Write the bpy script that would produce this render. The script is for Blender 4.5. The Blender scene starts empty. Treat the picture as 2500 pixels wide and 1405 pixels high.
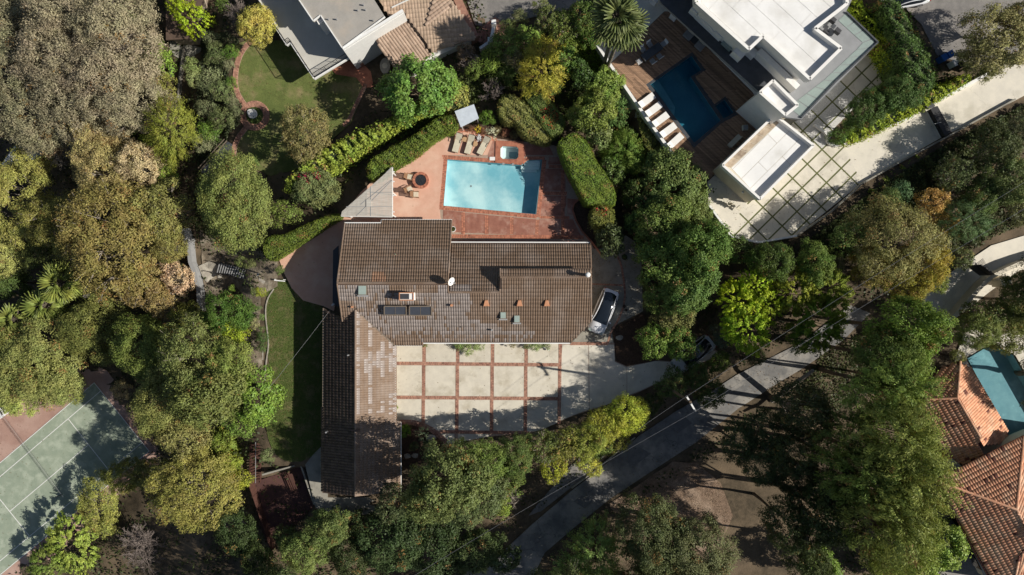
import bpy, math, random
import numpy as np
from mathutils import Vector, Matrix
from mathutils.geometry import tessellate_polygon

S = bpy.context.scene
# ------------------------------------------------------------------ camera, sky, sun, exposure
H = 70.0                      # camera height above the pool deck, metres
F = 2500 * 24 / 36.0          # focal length in photo pixels
cam_d = bpy.data.cameras.new('camera'); cam = bpy.data.objects.new('camera', cam_d)
S.collection.objects.link(cam); cam.location = (0, 0, H); cam.rotation_euler = (0, 0, 0)
cam_d.lens = 24; cam_d.sensor_width = 36; cam_d.clip_start = 0.5; cam_d.clip_end = 3000
S.camera = cam
SUN_EL, SUN_AZ = math.radians(37), math.radians(8.5)
w = bpy.data.worlds.new('World'); S.world = w; w.use_nodes = True
nt = w.node_tree; bg = nt.nodes['Background']
sk = nt.nodes.new('ShaderNodeTexSky'); sk.sky_type = 'NISHITA'; sk.sun_disc = False
sk.sun_elevation = SUN_EL; sk.sun_rotation = math.radians(90) + SUN_AZ
nt.links.new(sk.outputs[0], bg.inputs[0]); bg.inputs[1].default_value = 0.055
sd = bpy.data.lights.new('sun', 'SUN'); sd.energy = 5.0; sd.angle = math.radians(0.5); sd.color = (1, 0.95, 0.86)
sun = bpy.data.objects.new('sun', sd); S.collection.objects.link(sun)
sun_dir = Vector((math.cos(SUN_EL) * math.cos(SUN_AZ), -math.cos(SUN_EL) * math.sin(SUN_AZ), math.sin(SUN_EL)))
sun.rotation_euler = sun_dir.to_track_quat('Z', 'Y').to_euler(); sun.location = (60, -10, 60)
S.view_settings.view_transform = 'Standard'; S.view_settings.look = 'None'
S.view_settings.exposure = 0.18; S.view_settings.gamma = 1
S.view_settings.use_curve_mapping = False
S.render.engine = 'CYCLES'
S.cycles.max_bounces = 6; S.cycles.transparent_max_bounces = 12

# ------------------------------------------------------------------ helpers
def P(px, py, z=0.0):
    k = (H - z) / F
    return Vector(((px - 1250) * k, (702.5 - py) * k, z))
def PW(pts, z=0.0): return [P(x, y, z) for x, y in pts]
def on_plane(px, py, pl):
    a, b, c = pl; dx = (px - 1250) / F; dy = (702.5 - py) / F
    t = (H - a) / (1 + b * dx + c * dy)
    return Vector((dx * t, dy * t, H - t))
def plane3(p, q, r):
    n = (q - p).cross(r - p)
    b, c = -n.x / n.z, -n.y / n.z
    return (p.z - b * p.x - c * p.y, b, c)
PX = 70.0 / F                 # metres per photo pixel at z = 0

def prop(o, label=None, cat=None, group=None, kind=None):
    if label: o['label'] = label
    if cat: o['category'] = cat
    if group: o['group'] = group
    if kind: o['kind'] = kind
    return o
def empty(name, loc=(0, 0, 0), rz=0, label=None, cat=None, group=None):
    o = bpy.data.objects.new(name, None); S.collection.objects.link(o)
    o.location = loc; o.rotation_euler = (0, 0, rz); o.empty_display_size = 0.5
    return prop(o, label, cat, group)

class MB:
    def __init__(s): s.v = []; s.f = []; s.m = []
    def quad_box(s, c, ax, ay, az, m=0, bottom=True):
        """box from centre and three half-axis vectors"""
        c = Vector(c); n = len(s.v)
        for dz in (-1, 1):
            for dx, dy in ((-1, -1), (1, -1), (1, 1), (-1, 1)):
                s.v.append(tuple(c + ax * dx + ay * dy + az * dz))
        fs = [(4, 5, 6, 7), (0, 1, 5, 4), (1, 2, 6, 5), (2, 3, 7, 6), (3, 0, 4, 7)]
        if bottom: fs.append((3, 2, 1, 0))
        for f in fs: s.f.append(tuple(n + i for i in f)); s.m.append(m)
        return s
    def box(s, c, size, rz=0, m=0, bottom=True):
        cr, sr = math.cos(rz), math.sin(rz)
        return s.quad_box(c, Vector((cr, sr, 0)) * size[0] / 2, Vector((-sr, cr, 0)) * size[1] / 2,
                          Vector((0, 0, size[2] / 2)), m, bottom)
    def beam(s, p, q, w, h, m=0):
        p, q = Vector(p), Vector(q); d = q - p
        if d.length < 1e-6: return s
        x = d.normalized(); y = Vector((0, 0, 1)).cross(x)
        if y.length < 1e-3: y = Vector((0, 1, 0))
        y.normalize(); z = x.cross(y)
        return s.quad_box((p + q) / 2, d / 2, y * w / 2, z * h / 2, m)
    def tube(s, pts, r, n=6, m=0, cap=True):
        pts = [Vector(p) for p in pts]
        rs = r if isinstance(r, (list, tuple)) else [r] * len(pts)
        base = len(s.v); up = None
        for i, p in enumerate(pts):
            d = (pts[min(i + 1, len(pts) - 1)] - pts[max(i - 1, 0)]).normalized()
            a = Vector((0, 0, 1)) if abs(d.z) < 0.9 else Vector((1, 0, 0))
            u = d.cross(a).normalized(); v = d.cross(u)
            for k in range(n):
                t = 2 * math.pi * k / n
                s.v.append(tuple(p + (u * math.cos(t) + v * math.sin(t)) * rs[i]))
        for i in range(len(pts) - 1):
            for k in range(n):
                a = base + i * n + k; b = base + i * n + (k + 1) % n
                s.f.append((a, b, b + n, a + n)); s.m.append(m)
        if cap:
            s.f.append(tuple(base + k for k in range(n))[::-1]); s.m.append(m)
            s.f.append(tuple(base + (len(pts) - 1) * n + k for k in range(n))); s.m.append(m)
        return s
    def lathe(s, c, prof, n=16, m=0, sx=1, sy=1):
        c = Vector(c); base = len(s.v)
        for r, z in prof:
            for k in range(n):
                t = 2 * math.pi * k / n
                s.v.append((c.x + r * math.cos(t) * sx, c.y + r * math.sin(t) * sy, c.z + z))
        for i in range(len(prof) - 1):
            for k in range(n):
                a = base + i * n + k; b = base + i * n + (k + 1) % n
                s.f.append((a, b, b + n, a + n)); s.m.append(m)
        s.f.append(tuple(base + (len(prof) - 1) * n + k for k in range(n))); s.m.append(m)
        return s
    def prism(s, outer, z1, z0, holes=(), m=0, zf=None):
        """polygon outer (list of Vector, xy used) with holes; top z1, bottom z0; zf = function giving top z"""
        loops = [[Vector((p.x, p.y, 0)) for p in outer]] + [[Vector((p.x, p.y, 0)) for p in h] for h in holes]
        tris = tessellate_polygon(loops); flat = [p for l in loops for p in l]
        n = len(s.v); N = len(flat)
        for p in flat: s.v.append((p.x, p.y, zf(p.x, p.y) if zf else z1))
        for p in flat: s.v.append((p.x, p.y, (zf(p.x, p.y) - (z1 - z0)) if zf else z0))
        for t in tris:
            a, b, c = [flat[i] for i in t]
            up = (b.x - a.x) * (c.y - a.y) - (b.y - a.y) * (c.x - a.x) > 0
            t = tuple(t) if up else tuple(t)[::-1]
            s.f.append(tuple(n + i for i in t)); s.m.append(m)
            s.f.append(tuple(n + N + i for i in t[::-1])); s.m.append(m)
        k = 0
        for li, l in enumerate(loops):
            L = len(l)
            area = sum(l[i].x * l[(i + 1) % L].y - l[(i + 1) % L].x * l[i].y for i in range(L))
            ccw = (area > 0) == (li == 0)
            for i in range(L):
                a = n + k + i; b = n + k + (i + 1) % L
                f = (a + N, b + N, b, a) if ccw else (b + N, a + N, a, b)
                s.f.append(f); s.m.append(m)
            k += L
        return s
    def build(s, name, mats, parent=None, local=False, smooth=False, bevel=0):
        if not isinstance(mats, (list, tuple)): mats = [mats]
        me = bpy.data.meshes.new(name)
        off = Vector((0, 0, 0)); q = parent
        while q is not None and not local: off = off + q.location; q = q.parent
        if off.length > 0: vs = [(v[0] - off.x, v[1] - off.y, v[2] - off.z) for v in s.v]
        else: vs = s.v
        me.from_pydata(vs, [], s.f)
        for m in mats: me.materials.append(m)
        if len(mats) > 1: me.polygons.foreach_set('material_index', s.m)
        if smooth: me.polygons.foreach_set('use_smooth', [True] * len(me.polygons))
        me.update()
        o = bpy.data.objects.new(name, me); S.collection.objects.link(o)
        if parent is not None: o.parent = parent
        if bevel:
            b = o.modifiers.new('bevel', 'BEVEL'); b.width = bevel; b.segments = 2; b.limit_method = 'ANGLE'
        return o

def quads_mesh(name, V, mats, mi=None):
    """V: (N,4,3) array of quads"""
    n = V.shape[0]
    me = bpy.data.meshes.new(name)
    me.vertices.add(n * 4); me.vertices.foreach_set('co', V.reshape(-1).astype(np.float32))
    me.loops.add(n * 4); me.loops.foreach_set('vertex_index', np.arange(n * 4, dtype=np.int32))
    me.polygons.add(n); me.polygons.foreach_set('loop_start', np.arange(0, n * 4, 4, dtype=np.int32))
    me.polygons.foreach_set('loop_total', np.full(n, 4, dtype=np.int32))
    for m in mats: me.materials.append(m)
    if mi is not None: me.polygons.foreach_set('material_index', mi.astype(np.int32))
    me.update(calc_edges=True); me.validate()
    return me
def add_mesh(name, me, parent=None, loc=None):
    o = bpy.data.objects.new(name, me); S.collection.objects.link(o)
    if parent is not None: o.parent = parent
    if loc is not None: o.location = loc
    return o
def dup(root, loc, rz=None, label=None, scale=None):
    def cp(o, par):
        c = o.copy(); S.collection.objects.link(c)
        if par is not None: c.parent = par
        for ch in list(o.children): cp(ch, c)
        return c
    r = cp(root, None); r.location = loc
    if rz is not None: r.rotation_euler = (0, 0, rz)
    if scale is not None: r.scale = scale
    if label: r['label'] = label
    return r

def in_poly(X, Y, poly):
    """vectorised point in polygon"""
    ins = np.zeros(np.shape(X), bool); n = len(poly); j = n - 1
    for i in range(n):
        xi, yi, xj, yj = poly[i][0], poly[i][1], poly[j][0], poly[j][1]
        if yi != yj:
            ins ^= ((yi > Y) != (yj > Y)) & (X < (xj - xi) * (Y - yi) / (yj - yi) + xi)
        j = i
    return ins
def dist_poly(X, Y, poly, inside_zero=True):
    d2 = np.full(np.shape(X), 1e18); n = len(poly)
    for i in range(n):
        ax, ay = poly[i][0], poly[i][1]; bx, by = poly[(i + 1) % n][0], poly[(i + 1) % n][1]
        ex, ey = bx - ax, by - ay; L = ex * ex + ey * ey + 1e-12
        t = np.clip(((X - ax) * ex + (Y - ay) * ey) / L, 0, 1)
        d2 = np.minimum(d2, (X - ax - t * ex) ** 2 + (Y - ay - t * ey) ** 2)
    d = np.sqrt(d2)
    if inside_zero: d[in_poly(X, Y, poly)] = 0
    return d
def clip_convex(subj, clip):
    """Sutherland-Hodgman; both lists of (x, y); clip is counter-clockwise and convex"""
    out = list(subj)
    for i in range(len(clip)):
        ax, ay = clip[i]; bx, by = clip[(i + 1) % len(clip)]
        def side(p): return (bx - ax) * (p[1] - ay) - (by - ay) * (p[0] - ax)
        inp, out = out, []
        for k in range(len(inp)):
            p, q = inp[k], inp[(k + 1) % len(inp)]; sp, sq = side(p), side(q)
            if sp >= 0: out.append(p)
            if (sp > 0 > sq) or (sp < 0 < sq):
                t = sp / (sp - sq); out.append((p[0] + (q[0] - p[0]) * t, p[1] + (q[1] - p[1]) * t))
        if not out: return []
    return out
def area2(p): return sum(p[i][0] * p[(i + 1) % len(p)][1] - p[(i + 1) % len(p)][0] * p[i][1] for i in range(len(p))) / 2
def smooth_poly(pts, it=2, closed=True):
    for _ in range(it):
        q = []; n = len(pts)
        rng_ = range(n) if closed else range(n - 1)
        if not closed: q.append(pts[0])
        for i in rng_:
            a, b = pts[i], pts[(i + 1) % n]
            q.append((a[0] * .75 + b[0] * .25, a[1] * .75 + b[1] * .25)); q.append((a[0] * .25 + b[0] * .75, a[1] * .25 + b[1] * .75))
        if not closed: q.append(pts[-1])
        pts = q
    return pts

# ------------------------------------------------------------------ materials
def _n(nt, t, **kw):
    n = nt.nodes.new(t)
    for k, v in kw.items(): setattr(n, k, v)
    return n
def col4(c): return (c[0], c[1], c[2], 1)
def mat(name, c1, c2=None, scale=3.0, rough=0.8, bump=0.0, bscale=None, c3=None, s3=0.5, t3=0.55, metal=0.0,
        island=0.0, detail=6, spec=0.3, coat=0.0, grain=0.0):
    """surface with mottled colour: c1/c2 by fine noise, c3 as broad stains, island = value jitter per piece"""
    m = bpy.data.materials.new(name); m.use_nodes = True; t = m.node_tree; b = t.nodes['Principled BSDF']
    b.inputs['Roughness'].default_value = rough; b.inputs['Metallic'].default_value = metal
    b.inputs['Specular IOR Level'].default_value = spec
    if coat: b.inputs['Coat Weight'].default_value = coat
    tc = _n(t, 'ShaderNodeTexCoord'); L = t.links.new
    geo = _n(t, 'ShaderNodeNewGeometry')
    vec = geo.outputs['Position']
    c2 = c2 or tuple(x * 0.8 for x in c1)
    nz = _n(t, 'ShaderNodeTexNoise'); nz.inputs['Scale'].default_value = scale; nz.inputs['Detail'].default_value = detail
    nz.inputs['Roughness'].default_value = 0.65
    L(vec, nz.inputs['Vector'])
    mr = _n(t, 'ShaderNodeMapRange'); mr.inputs[1].default_value = 0.36; mr.inputs[2].default_value = 0.64
    L(nz.outputs[0], mr.inputs[0])
    mx = _n(t, 'ShaderNodeMix', data_type='RGBA'); mx.inputs[6].default_value = col4(c1); mx.inputs[7].default_value = col4(c2)
    L(mr.outputs[0], mx.inputs[0]); out = mx.outputs[2]
    if c3:
        n3 = _n(t, 'ShaderNodeTexNoise'); n3.inputs['Scale'].default_value = s3; n3.inputs['Detail'].default_value = 5
        n3.inputs['Roughness'].default_value = 0.6
        L(vec, n3.inputs['Vector'])
        m3 = _n(t, 'ShaderNodeMapRange'); m3.inputs[1].default_value = t3 - 0.06; m3.inputs[2].default_value = t3 + 0.12
        L(n3.outputs[0], m3.inputs[0])
        x3 = _n(t, 'ShaderNodeMix', data_type='RGBA'); x3.inputs[7].default_value = col4(c3)
        L(m3.outputs[0], x3.inputs[0]); L(out, x3.inputs[6]); out = x3.outputs[2]
    if grain:
        n4 = _n(t, 'ShaderNodeTexNoise'); n4.inputs['Scale'].default_value = 22; n4.inputs['Detail'].default_value = 3
        L(vec, n4.inputs['Vector'])
        m4 = _n(t, 'ShaderNodeMapRange'); m4.inputs[1].default_value = .3; m4.inputs[2].default_value = .7
        m4.inputs[3].default_value = 1 - grain; m4.inputs[4].default_value = 1 + grain
        L(n4.outputs[0], m4.inputs[0])
        h4 = _n(t, 'ShaderNodeHueSaturation'); L(out, h4.inputs['Color']); L(m4.outputs[0], h4.inputs['Value']); out = h4.outputs[0]
    if island:
        hs = _n(t, 'ShaderNodeHueSaturation'); L(out, hs.inputs['Color'])
        mi = _n(t, 'ShaderNodeMapRange'); mi.inputs[3].default_value = 1 - island; mi.inputs[4].default_value = 1 + island
        L(geo.outputs['Random Per Island'], mi.inputs[0]); L(mi.outputs[0], hs.inputs['Value']); out = hs.outputs[0]
    L(out, b.inputs['Base Color'])
    if bump:
        nb = _n(t, 'ShaderNodeTexNoise'); nb.inputs['Scale'].default_value = bscale or scale * 4; nb.inputs['Detail'].default_value = 4
        L(vec, nb.inputs['Vector'])
        bp = _n(t, 'ShaderNodeBump'); bp.inputs['Strength'].default_value = bump; bp.inputs['Distance'].default_value = 0.05
        L(nb.outputs[0], bp.inputs['Height']); L(bp.outputs[0], b.inputs['Normal'])
    return m
def add_cracks(m, scale=0.35, width=0.012, col=(0.03, 0.03, 0.03), strength=.8):
    """fine wandering cracks on a hard surface"""
    t = m.node_tree; L = t.links.new; b = t.nodes['Principled BSDF']; src = b.inputs['Base Color'].links[0].from_socket
    geo = _n(t, 'ShaderNodeNewGeometry'); nz = _n(t, 'ShaderNodeTexNoise'); nz.inputs['Scale'].default_value = 1.2; nz.inputs['Detail'].default_value = 6
    L(geo.outputs['Position'], nz.inputs['Vector']); va = _n(t, 'ShaderNodeVectorMath', operation='MULTIPLY_ADD'); va.inputs[1].default_value = (1.6, 1.6, 1.6); L(nz.outputs['Color'], va.inputs[0]); L(geo.outputs['Position'], va.inputs[2])
    vo = _n(t, 'ShaderNodeTexVoronoi', feature='DISTANCE_TO_EDGE'); vo.inputs['Scale'].default_value = scale; L(va.outputs[0], vo.inputs['Vector'])
    mr = _n(t, 'ShaderNodeMapRange'); mr.inputs[1].default_value = 0; mr.inputs[2].default_value = width; mr.inputs[3].default_value = strength; mr.inputs[4].default_value = 0; L(vo.outputs['Distance'], mr.inputs[0])
    n3 = _n(t, 'ShaderNodeTexNoise'); n3.inputs['Scale'].default_value = .3; L(geo.outputs['Position'], n3.inputs['Vector']); m3 = _n(t, 'ShaderNodeMapRange'); m3.inputs[1].default_value = .48; m3.inputs[2].default_value = .56; L(n3.outputs[0], m3.inputs[0])
    mu = _n(t, 'ShaderNodeMath', operation='MULTIPLY'); L(mr.outputs[0], mu.inputs[0]); L(m3.outputs[0], mu.inputs[1])
    mx = _n(t, 'ShaderNodeMix', data_type='RGBA'); L(mu.outputs[0], mx.inputs[0]); L(src, mx.inputs[6]); mx.inputs[7].default_value = col4(col); L(mx.outputs[2], b.inputs['Base Color'])
def foliage_mat(name, trans=0.3, vjit=0.4, rough=0.55, spec=0.25, fixed=None):
    m = bpy.data.materials.new(name); m.use_nodes = True; t = m.node_tree; L = t.links.new
    b = t.nodes['Principled BSDF']; out = t.nodes['Material Output']
    b.inputs['Roughness'].default_value = rough; b.inputs['Specular IOR Level'].default_value = spec
    geo = _n(t, 'ShaderNodeNewGeometry')
    if fixed is None:
        oi = _n(t, 'ShaderNodeObjectInfo'); base = oi.outputs['Color']
    else:
        rgb = _n(t, 'ShaderNodeRGB'); rgb.outputs[0].default_value = col4(fixed); base = rgb.outputs[0]
    nz = _n(t, 'ShaderNodeTexNoise'); nz.inputs['Scale'].default_value = 0.9; nz.inputs['Detail'].default_value = 3
    L(geo.outputs['Position'], nz.inputs['Vector'])
    hv = _n(t, 'ShaderNodeMapRange'); hv.inputs[1].default_value = .3; hv.inputs[2].default_value = .7
    hv.inputs[3].default_value = 0.487; hv.inputs[4].default_value = 0.522
    L(nz.outputs[0], hv.inputs[0])
    vv = _n(t, 'ShaderNodeMapRange'); vv.inputs[3].default_value = 1 - vjit; vv.inputs[4].default_value = 1 + vjit
    L(geo.outputs['Random Per Island'], vv.inputs[0])
    hs = _n(t, 'ShaderNodeHueSaturation'); L(base, hs.inputs['Color']); L(hv.outputs[0], hs.inputs['Hue'])
    L(vv.outputs[0], hs.inputs['Value'])
    n2 = _n(t, 'ShaderNodeTexNoise'); n2.inputs['Scale'].default_value = 1.7; n2.inputs['Detail'].default_value = 5; L(geo.outputs['Position'], n2.inputs['Vector'])
    v2 = _n(t, 'ShaderNodeMapRange'); v2.inputs[1].default_value = .35; v2.inputs[2].default_value = .65; v2.inputs[3].default_value = .72; v2.inputs[4].default_value = 1.25; L(n2.outputs[0], v2.inputs[0])
    h2 = _n(t, 'ShaderNodeHueSaturation'); L(hs.outputs[0], h2.inputs['Color']); L(v2.outputs[0], h2.inputs['Value']); hs = h2
    L(hs.outputs[0], b.inputs['Base Color'])
    tr = _n(t, 'ShaderNodeBsdfTranslucent'); L(hs.outputs[0], tr.inputs['Color'])
    mx = _n(t, 'ShaderNodeMixShader'); mx.inputs[0].default_value = trans
    L(b.outputs[0], mx.inputs[1]); L(tr.outputs[0], mx.inputs[2]); L(mx.outputs[0], out.inputs['Surface'])
    return m
def plain(name, c, rough=0.6, metal=0, spec=0.4, var=0.12, grain=0.0):
    return mat(name, c, tuple(x * (1 - var) for x in c), 2.5, rough, metal=metal, spec=spec, grain=grain)
def water_mat(name, tint, depthcol=0.9, wav=3.0, bump=0.08):
    m = bpy.data.materials.new(name); m.use_nodes = True; t = m.node_tree; L = t.links.new
    out = t.nodes['Material Output']; t.nodes.remove(t.nodes['Principled BSDF'])
    tr = _n(t, 'ShaderNodeBsdfTransparent'); tr.inputs[0].default_value = col4(tint)
    gl = _n(t, 'ShaderNodeBsdfGlossy'); gl.inputs['Roughness'].default_value = 0.03
    lw = _n(t, 'ShaderNodeLayerWeight'); pw = _n(t, 'ShaderNodeMath', operation='POWER'); pw.inputs[1].default_value = 5; L(lw.outputs['Facing'], pw.inputs[0])
    fr = _n(t, 'ShaderNodeMath', operation='MULTIPLY_ADD'); fr.inputs[1].default_value = .96; fr.inputs[2].default_value = .02; L(pw.outputs[0], fr.inputs[0])
    nz = _n(t, 'ShaderNodeTexNoise'); nz.inputs['Scale'].default_value = wav
    geo = _n(t, 'ShaderNodeNewGeometry'); L(geo.outputs['Position'], nz.inputs['Vector'])
    bp = _n(t, 'ShaderNodeBump'); bp.inputs['Strength'].default_value = bump; L(nz.outputs[0], bp.inputs['Height'])
    L(bp.outputs[0], gl.inputs['Normal'])
    mx = _n(t, 'ShaderNodeMixShader'); L(fr.outputs[0], mx.inputs[0]); L(tr.outputs[0], mx.inputs[1]); L(gl.outputs[0], mx.inputs[2])
    L(mx.outputs[0], out.inputs['Surface'])
    return m
def wood_mat(name, c1, c2, ang, scale=1.0, rough=0.7, island=0.3):
    m = mat(name, c1, c2, scale, rough, bump=0.15, island=island)
    t = m.node_tree; nz = [n for n in t.nodes if n.type == 'TEX_NOISE'][0]
    mp = _n(t, 'ShaderNodeMapping'); mp.inputs['Rotation'].default_value = (0, 0, -ang); mp.inputs['Scale'].default_value = (0.6, 9, 1)
    geo = [n for n in t.nodes if n.type == 'NEW_GEOMETRY'][0]
    t.links.new(geo.outputs['Position'], mp.inputs[0]); t.links.new(mp.outputs[0], nz.inputs['Vector'])
    return m

M = {}
M['dirt'] = mat('dirt', (0.1, 0.075, 0.048), (0.055, 0.043, 0.027), 2.2, 0.95, 0.7, 9, c3=(0.15, 0.11, 0.07), s3=0.25, t3=0.5, grain=0.3)
M['mulch'] = mat('mulch', (0.09, 0.055, 0.035), (0.05, 0.03, 0.02), 6, 0.95, 0.6, 20, grain=0.4)
M['grass'] = mat('grass_ground', (0.135, 0.16, 0.045), (0.095, 0.12, 0.032), .9, 0.9, 0.5, 25, c3=(0.23, 0.195, 0.09), s3=0.5, t3=0.55, grain=0.35)
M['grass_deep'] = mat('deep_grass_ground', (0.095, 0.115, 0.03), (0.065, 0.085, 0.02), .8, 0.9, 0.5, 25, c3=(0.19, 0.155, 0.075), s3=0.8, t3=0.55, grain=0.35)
M['asphalt'] = mat('asphalt', (0.2, 0.192, 0.182), (0.13, 0.128, 0.125), 1.1, 0.9, 0.25, 30, c3=(0.3, 0.28, 0.25), s3=0.5, t3=0.52, grain=0.12)
M['asphalt_old'] = mat('worn_asphalt', (0.23, 0.215, 0.2), (0.17, 0.16, 0.15), 1.4, 0.92, 0.3, 26, c3=(0.3, 0.27, 0.24), s3=0.3, t3=0.55, grain=0.14)
M['concrete'] = mat('cream_concrete', (0.62, 0.57, 0.47), (0.55, 0.505, 0.42), 1.3, 0.85, 0.12, 18, c3=(0.45, 0.4, 0.31), s3=0.6, t3=0.56, island=0.1, grain=0.05)
M['concrete_w'] = mat('pale_concrete', (0.68, 0.63, 0.53), (0.6, 0.56, 0.48), 0.9, 0.85, 0.1, 18, c3=(0.53, 0.49, 0.4), s3=0.45, t3=0.57, island=0.05, grain=0.04)
M['concrete_g'] = mat('grey_concrete', (0.32, 0.3, 0.25), (0.25, 0.235, 0.2), 1.2, 0.9, 0.15, 18, c3=(0.19, 0.175, 0.15), s3=0.6, t3=0.58, grain=0.08)
M['salmon'] = mat('salmon_deck', (0.62, 0.37, 0.27), (0.57, 0.33, 0.235), 1.2, 0.8, 0.1, 20, c3=(0.66, 0.44, 0.33), s3=0.4, t3=0.55, grain=0.04)
M['redconc'] = mat('red_stained_concrete', (0.33, 0.145, 0.1), (0.25, 0.1, 0.07), 1.5, 0.7, 0.15, 20, c3=(0.42, 0.25, 0.19), s3=0.7, t3=0.55, island=0.12, grain=0.08)
M['brick'] = mat('brick', (0.46, 0.19, 0.115), (0.36, 0.13, 0.08), 2.5, 0.85, 0.2, 30, c3=(0.17, 0.06, 0.045), s3=1.2, t3=0.63, island=0.3)
M['brick_drive'] = mat('driveway_brick', (0.42, 0.23, 0.16), (0.34, 0.175, 0.125), 2.5, 0.85, 0.2, 30, c3=(0.2, 0.085, 0.065), s3=1.6, t3=0.58, island=0.3)
M['mortar'] = mat('mortar', (0.4, 0.3, 0.23), (0.32, 0.23, 0.18), 6, 0.95)
M['tile'] = mat('brown_roof_tile', (0.205, 0.14, 0.097), (0.175, 0.118, 0.081), 2.0, 0.62, 0.15, 30, c3=(0.25, 0.19, 0.15), s3=0.4, t3=0.52, island=0.04, spec=0.35)
M['tile_w'] = mat('weathered_roof_tile', (0.3, 0.255, 0.23), (0.24, 0.195, 0.168), 1.6, 0.42, 0.15, 30, c3=(0.33, 0.285, 0.265), s3=0.5, t3=0.6, island=0.09, spec=0.5)
M['tile_o'] = mat('replacement_roof_tile', (0.34, 0.2, 0.125), (0.29, 0.165, 0.105), 2.0, 0.7, island=0.15)
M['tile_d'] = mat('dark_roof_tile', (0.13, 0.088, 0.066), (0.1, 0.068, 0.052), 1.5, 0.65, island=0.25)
M['tile_t'] = mat('tan_roof_tile', (0.46, 0.34, 0.25), (0.4, 0.29, 0.21), 1.2, 0.8, island=0.12, c3=(0.38, 0.28, 0.2), s3=0.4)
M['tile_b'] = mat('striped_roof_tile', (0.36, 0.265, 0.2), (0.3, 0.215, 0.16), 1.2, 0.75, island=0.15)
M['terra'] = mat('terracotta_roof_tile', (0.7, 0.37, 0.22), (0.62, 0.3, 0.18), 2.0, 0.8, island=0.18, c3=(0.66, 0.42, 0.28), s3=0.8, t3=0.55)
M['terra_d'] = mat('dark_terracotta_roof_tile', (0.19, 0.07, 0.05), (0.13, 0.05, 0.04), 2.0, 0.8, island=0.3)
M['stucco'] = mat('white_stucco', (0.8, 0.78, 0.74), (0.74, 0.72, 0.68), 1.5, 0.85, 0.1, 20)
M['stucco_s'] = mat('cream_stucco', (0.62, 0.57, 0.46), (0.55, 0.5, 0.4), 1.5, 0.85, 0.1, 20, grain=0.05)
M['wall_b'] = mat('beige_wall', (0.42, 0.34, 0.26), (0.36, 0.29, 0.22), 1.5, 0.85)
M['white'] = plain('white_paint', (0.78, 0.77, 0.74), 0.5, var=0.08)
M['membrane'] = mat('white_roof_membrane', (0.78, 0.77, 0.745), (0.72, 0.71, 0.69), 0.8, 0.6, island=0.05, c3=(0.6, 0.585, 0.55), s3=0.25, t3=0.56)
M['membrane_dirty'] = mat('stained_roof_membrane', (0.36, 0.28, 0.2), (0.5, 0.42, 0.32), 1.6, 0.8, c3=(0.2, 0.15, 0.11), s3=0.9, t3=0.55)
M['greyroof'] = mat('grey_flat_roof', (0.36, 0.335, 0.3), (0.31, 0.29, 0.26), 0.8, 0.9, 0.15, 30, c3=(0.4, 0.345, 0.285), s3=0.35, t3=0.55, grain=0.06)
M['balcony'] = mat('pale_balcony_coating', (0.5, 0.48, 0.43), (0.45, 0.43, 0.38), 0.8, 0.85, c3=(0.55, 0.53, 0.48), s3=0.4, grain=0.04)
M['terrace'] = mat('terrace_paving', (0.27, 0.275, 0.28), (0.23, 0.235, 0.24), 1.0, 0.75, grain=0.04)
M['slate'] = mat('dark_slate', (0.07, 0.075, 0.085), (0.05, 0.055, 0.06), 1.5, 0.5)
M['deckw'] = wood_mat('hardwood_decking', (0.36, 0.22, 0.135), (0.22, 0.135, 0.085), math.radians(-42.5), 1.6, 0.65, island=0.35)
M['slatw'] = wood_mat('weathered_slats', (0.55, 0.52, 0.46), (0.42, 0.39, 0.34), math.radians(90), 1.5, 0.8, island=0.12)
M['teak'] = plain('teak', (0.3, 0.16, 0.085), 0.6, var=0.3)
M['cream_f'] = plain('cream_fabric', (0.66, 0.6, 0.46), 0.9, var=0.15)
M['black'] = plain('black_metal', (0.02, 0.02, 0.022), 0.4, var=0.2)
M['dark'] = plain('dark_grey', (0.05, 0.05, 0.055), 0.5)
M['grey'] = plain('mid_grey', (0.3, 0.3, 0.3), 0.6)
M['glass'] = plain('dark_glass', (0.012, 0.016, 0.022), 0.08, spec=0.8)
M['skylight'] = plain('green_grey_skylight', (0.33, 0.4, 0.36), 0.2, spec=0.6, var=0.1)
M['solar'] = plain('solar_absorber', (0.06, 0.065, 0.078), 0.2, spec=0.7)
M['bronze'] = plain('bronze_frame', (0.25, 0.2, 0.15), 0.45, metal=0.3)
M['canopy_glass'] = plain('green_tinted_glass', (0.3, 0.36, 0.33), 0.15, spec=0.7)
M['terrac'] = plain('terracotta', (0.55, 0.26, 0.14), 0.8, var=0.2)
M['plaster'] = mat('aqua_pool_plaster', (0.62, 0.77, 0.76), (0.47, 0.66, 0.68), 0.6, 0.8, c3=(0.2, 0.45, 0.52), s3=0.16, t3=0.47, detail=8, grain=0.05)
M['plaster_w'] = plain('pale_pool_plaster', (0.72, 0.78, 0.76), 0.7, var=0.06)
M['plaster_b'] = mat('blue_pool_plaster', (0.12, 0.3, 0.36), (0.09, 0.25, 0.31), 0.8, 0.8)
M['plaster_t'] = mat('teal_pool_plaster', (0.28, 0.4, 0.42), (0.22, 0.34, 0.37), 1.0, 0.8, c3=(0.4, 0.55, 0.56), s3=0.6, t3=0.6)
M['water_l'] = water_mat('pale_pool_water', (0.72, 0.87, 0.9))
M['water'] = water_mat('pool_water', (0.87, 0.95, 0.962))
M['water_d'] = water_mat('deep_pool_water', (0.45, 0.72, 0.79))
M['court'] = mat('green_court_paint', (0.29, 0.33, 0.25), (0.235, 0.28, 0.21), 0.9, 0.85, c3=(0.37, 0.41, 0.32), s3=0.8, t3=0.55, grain=0.08)
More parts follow.
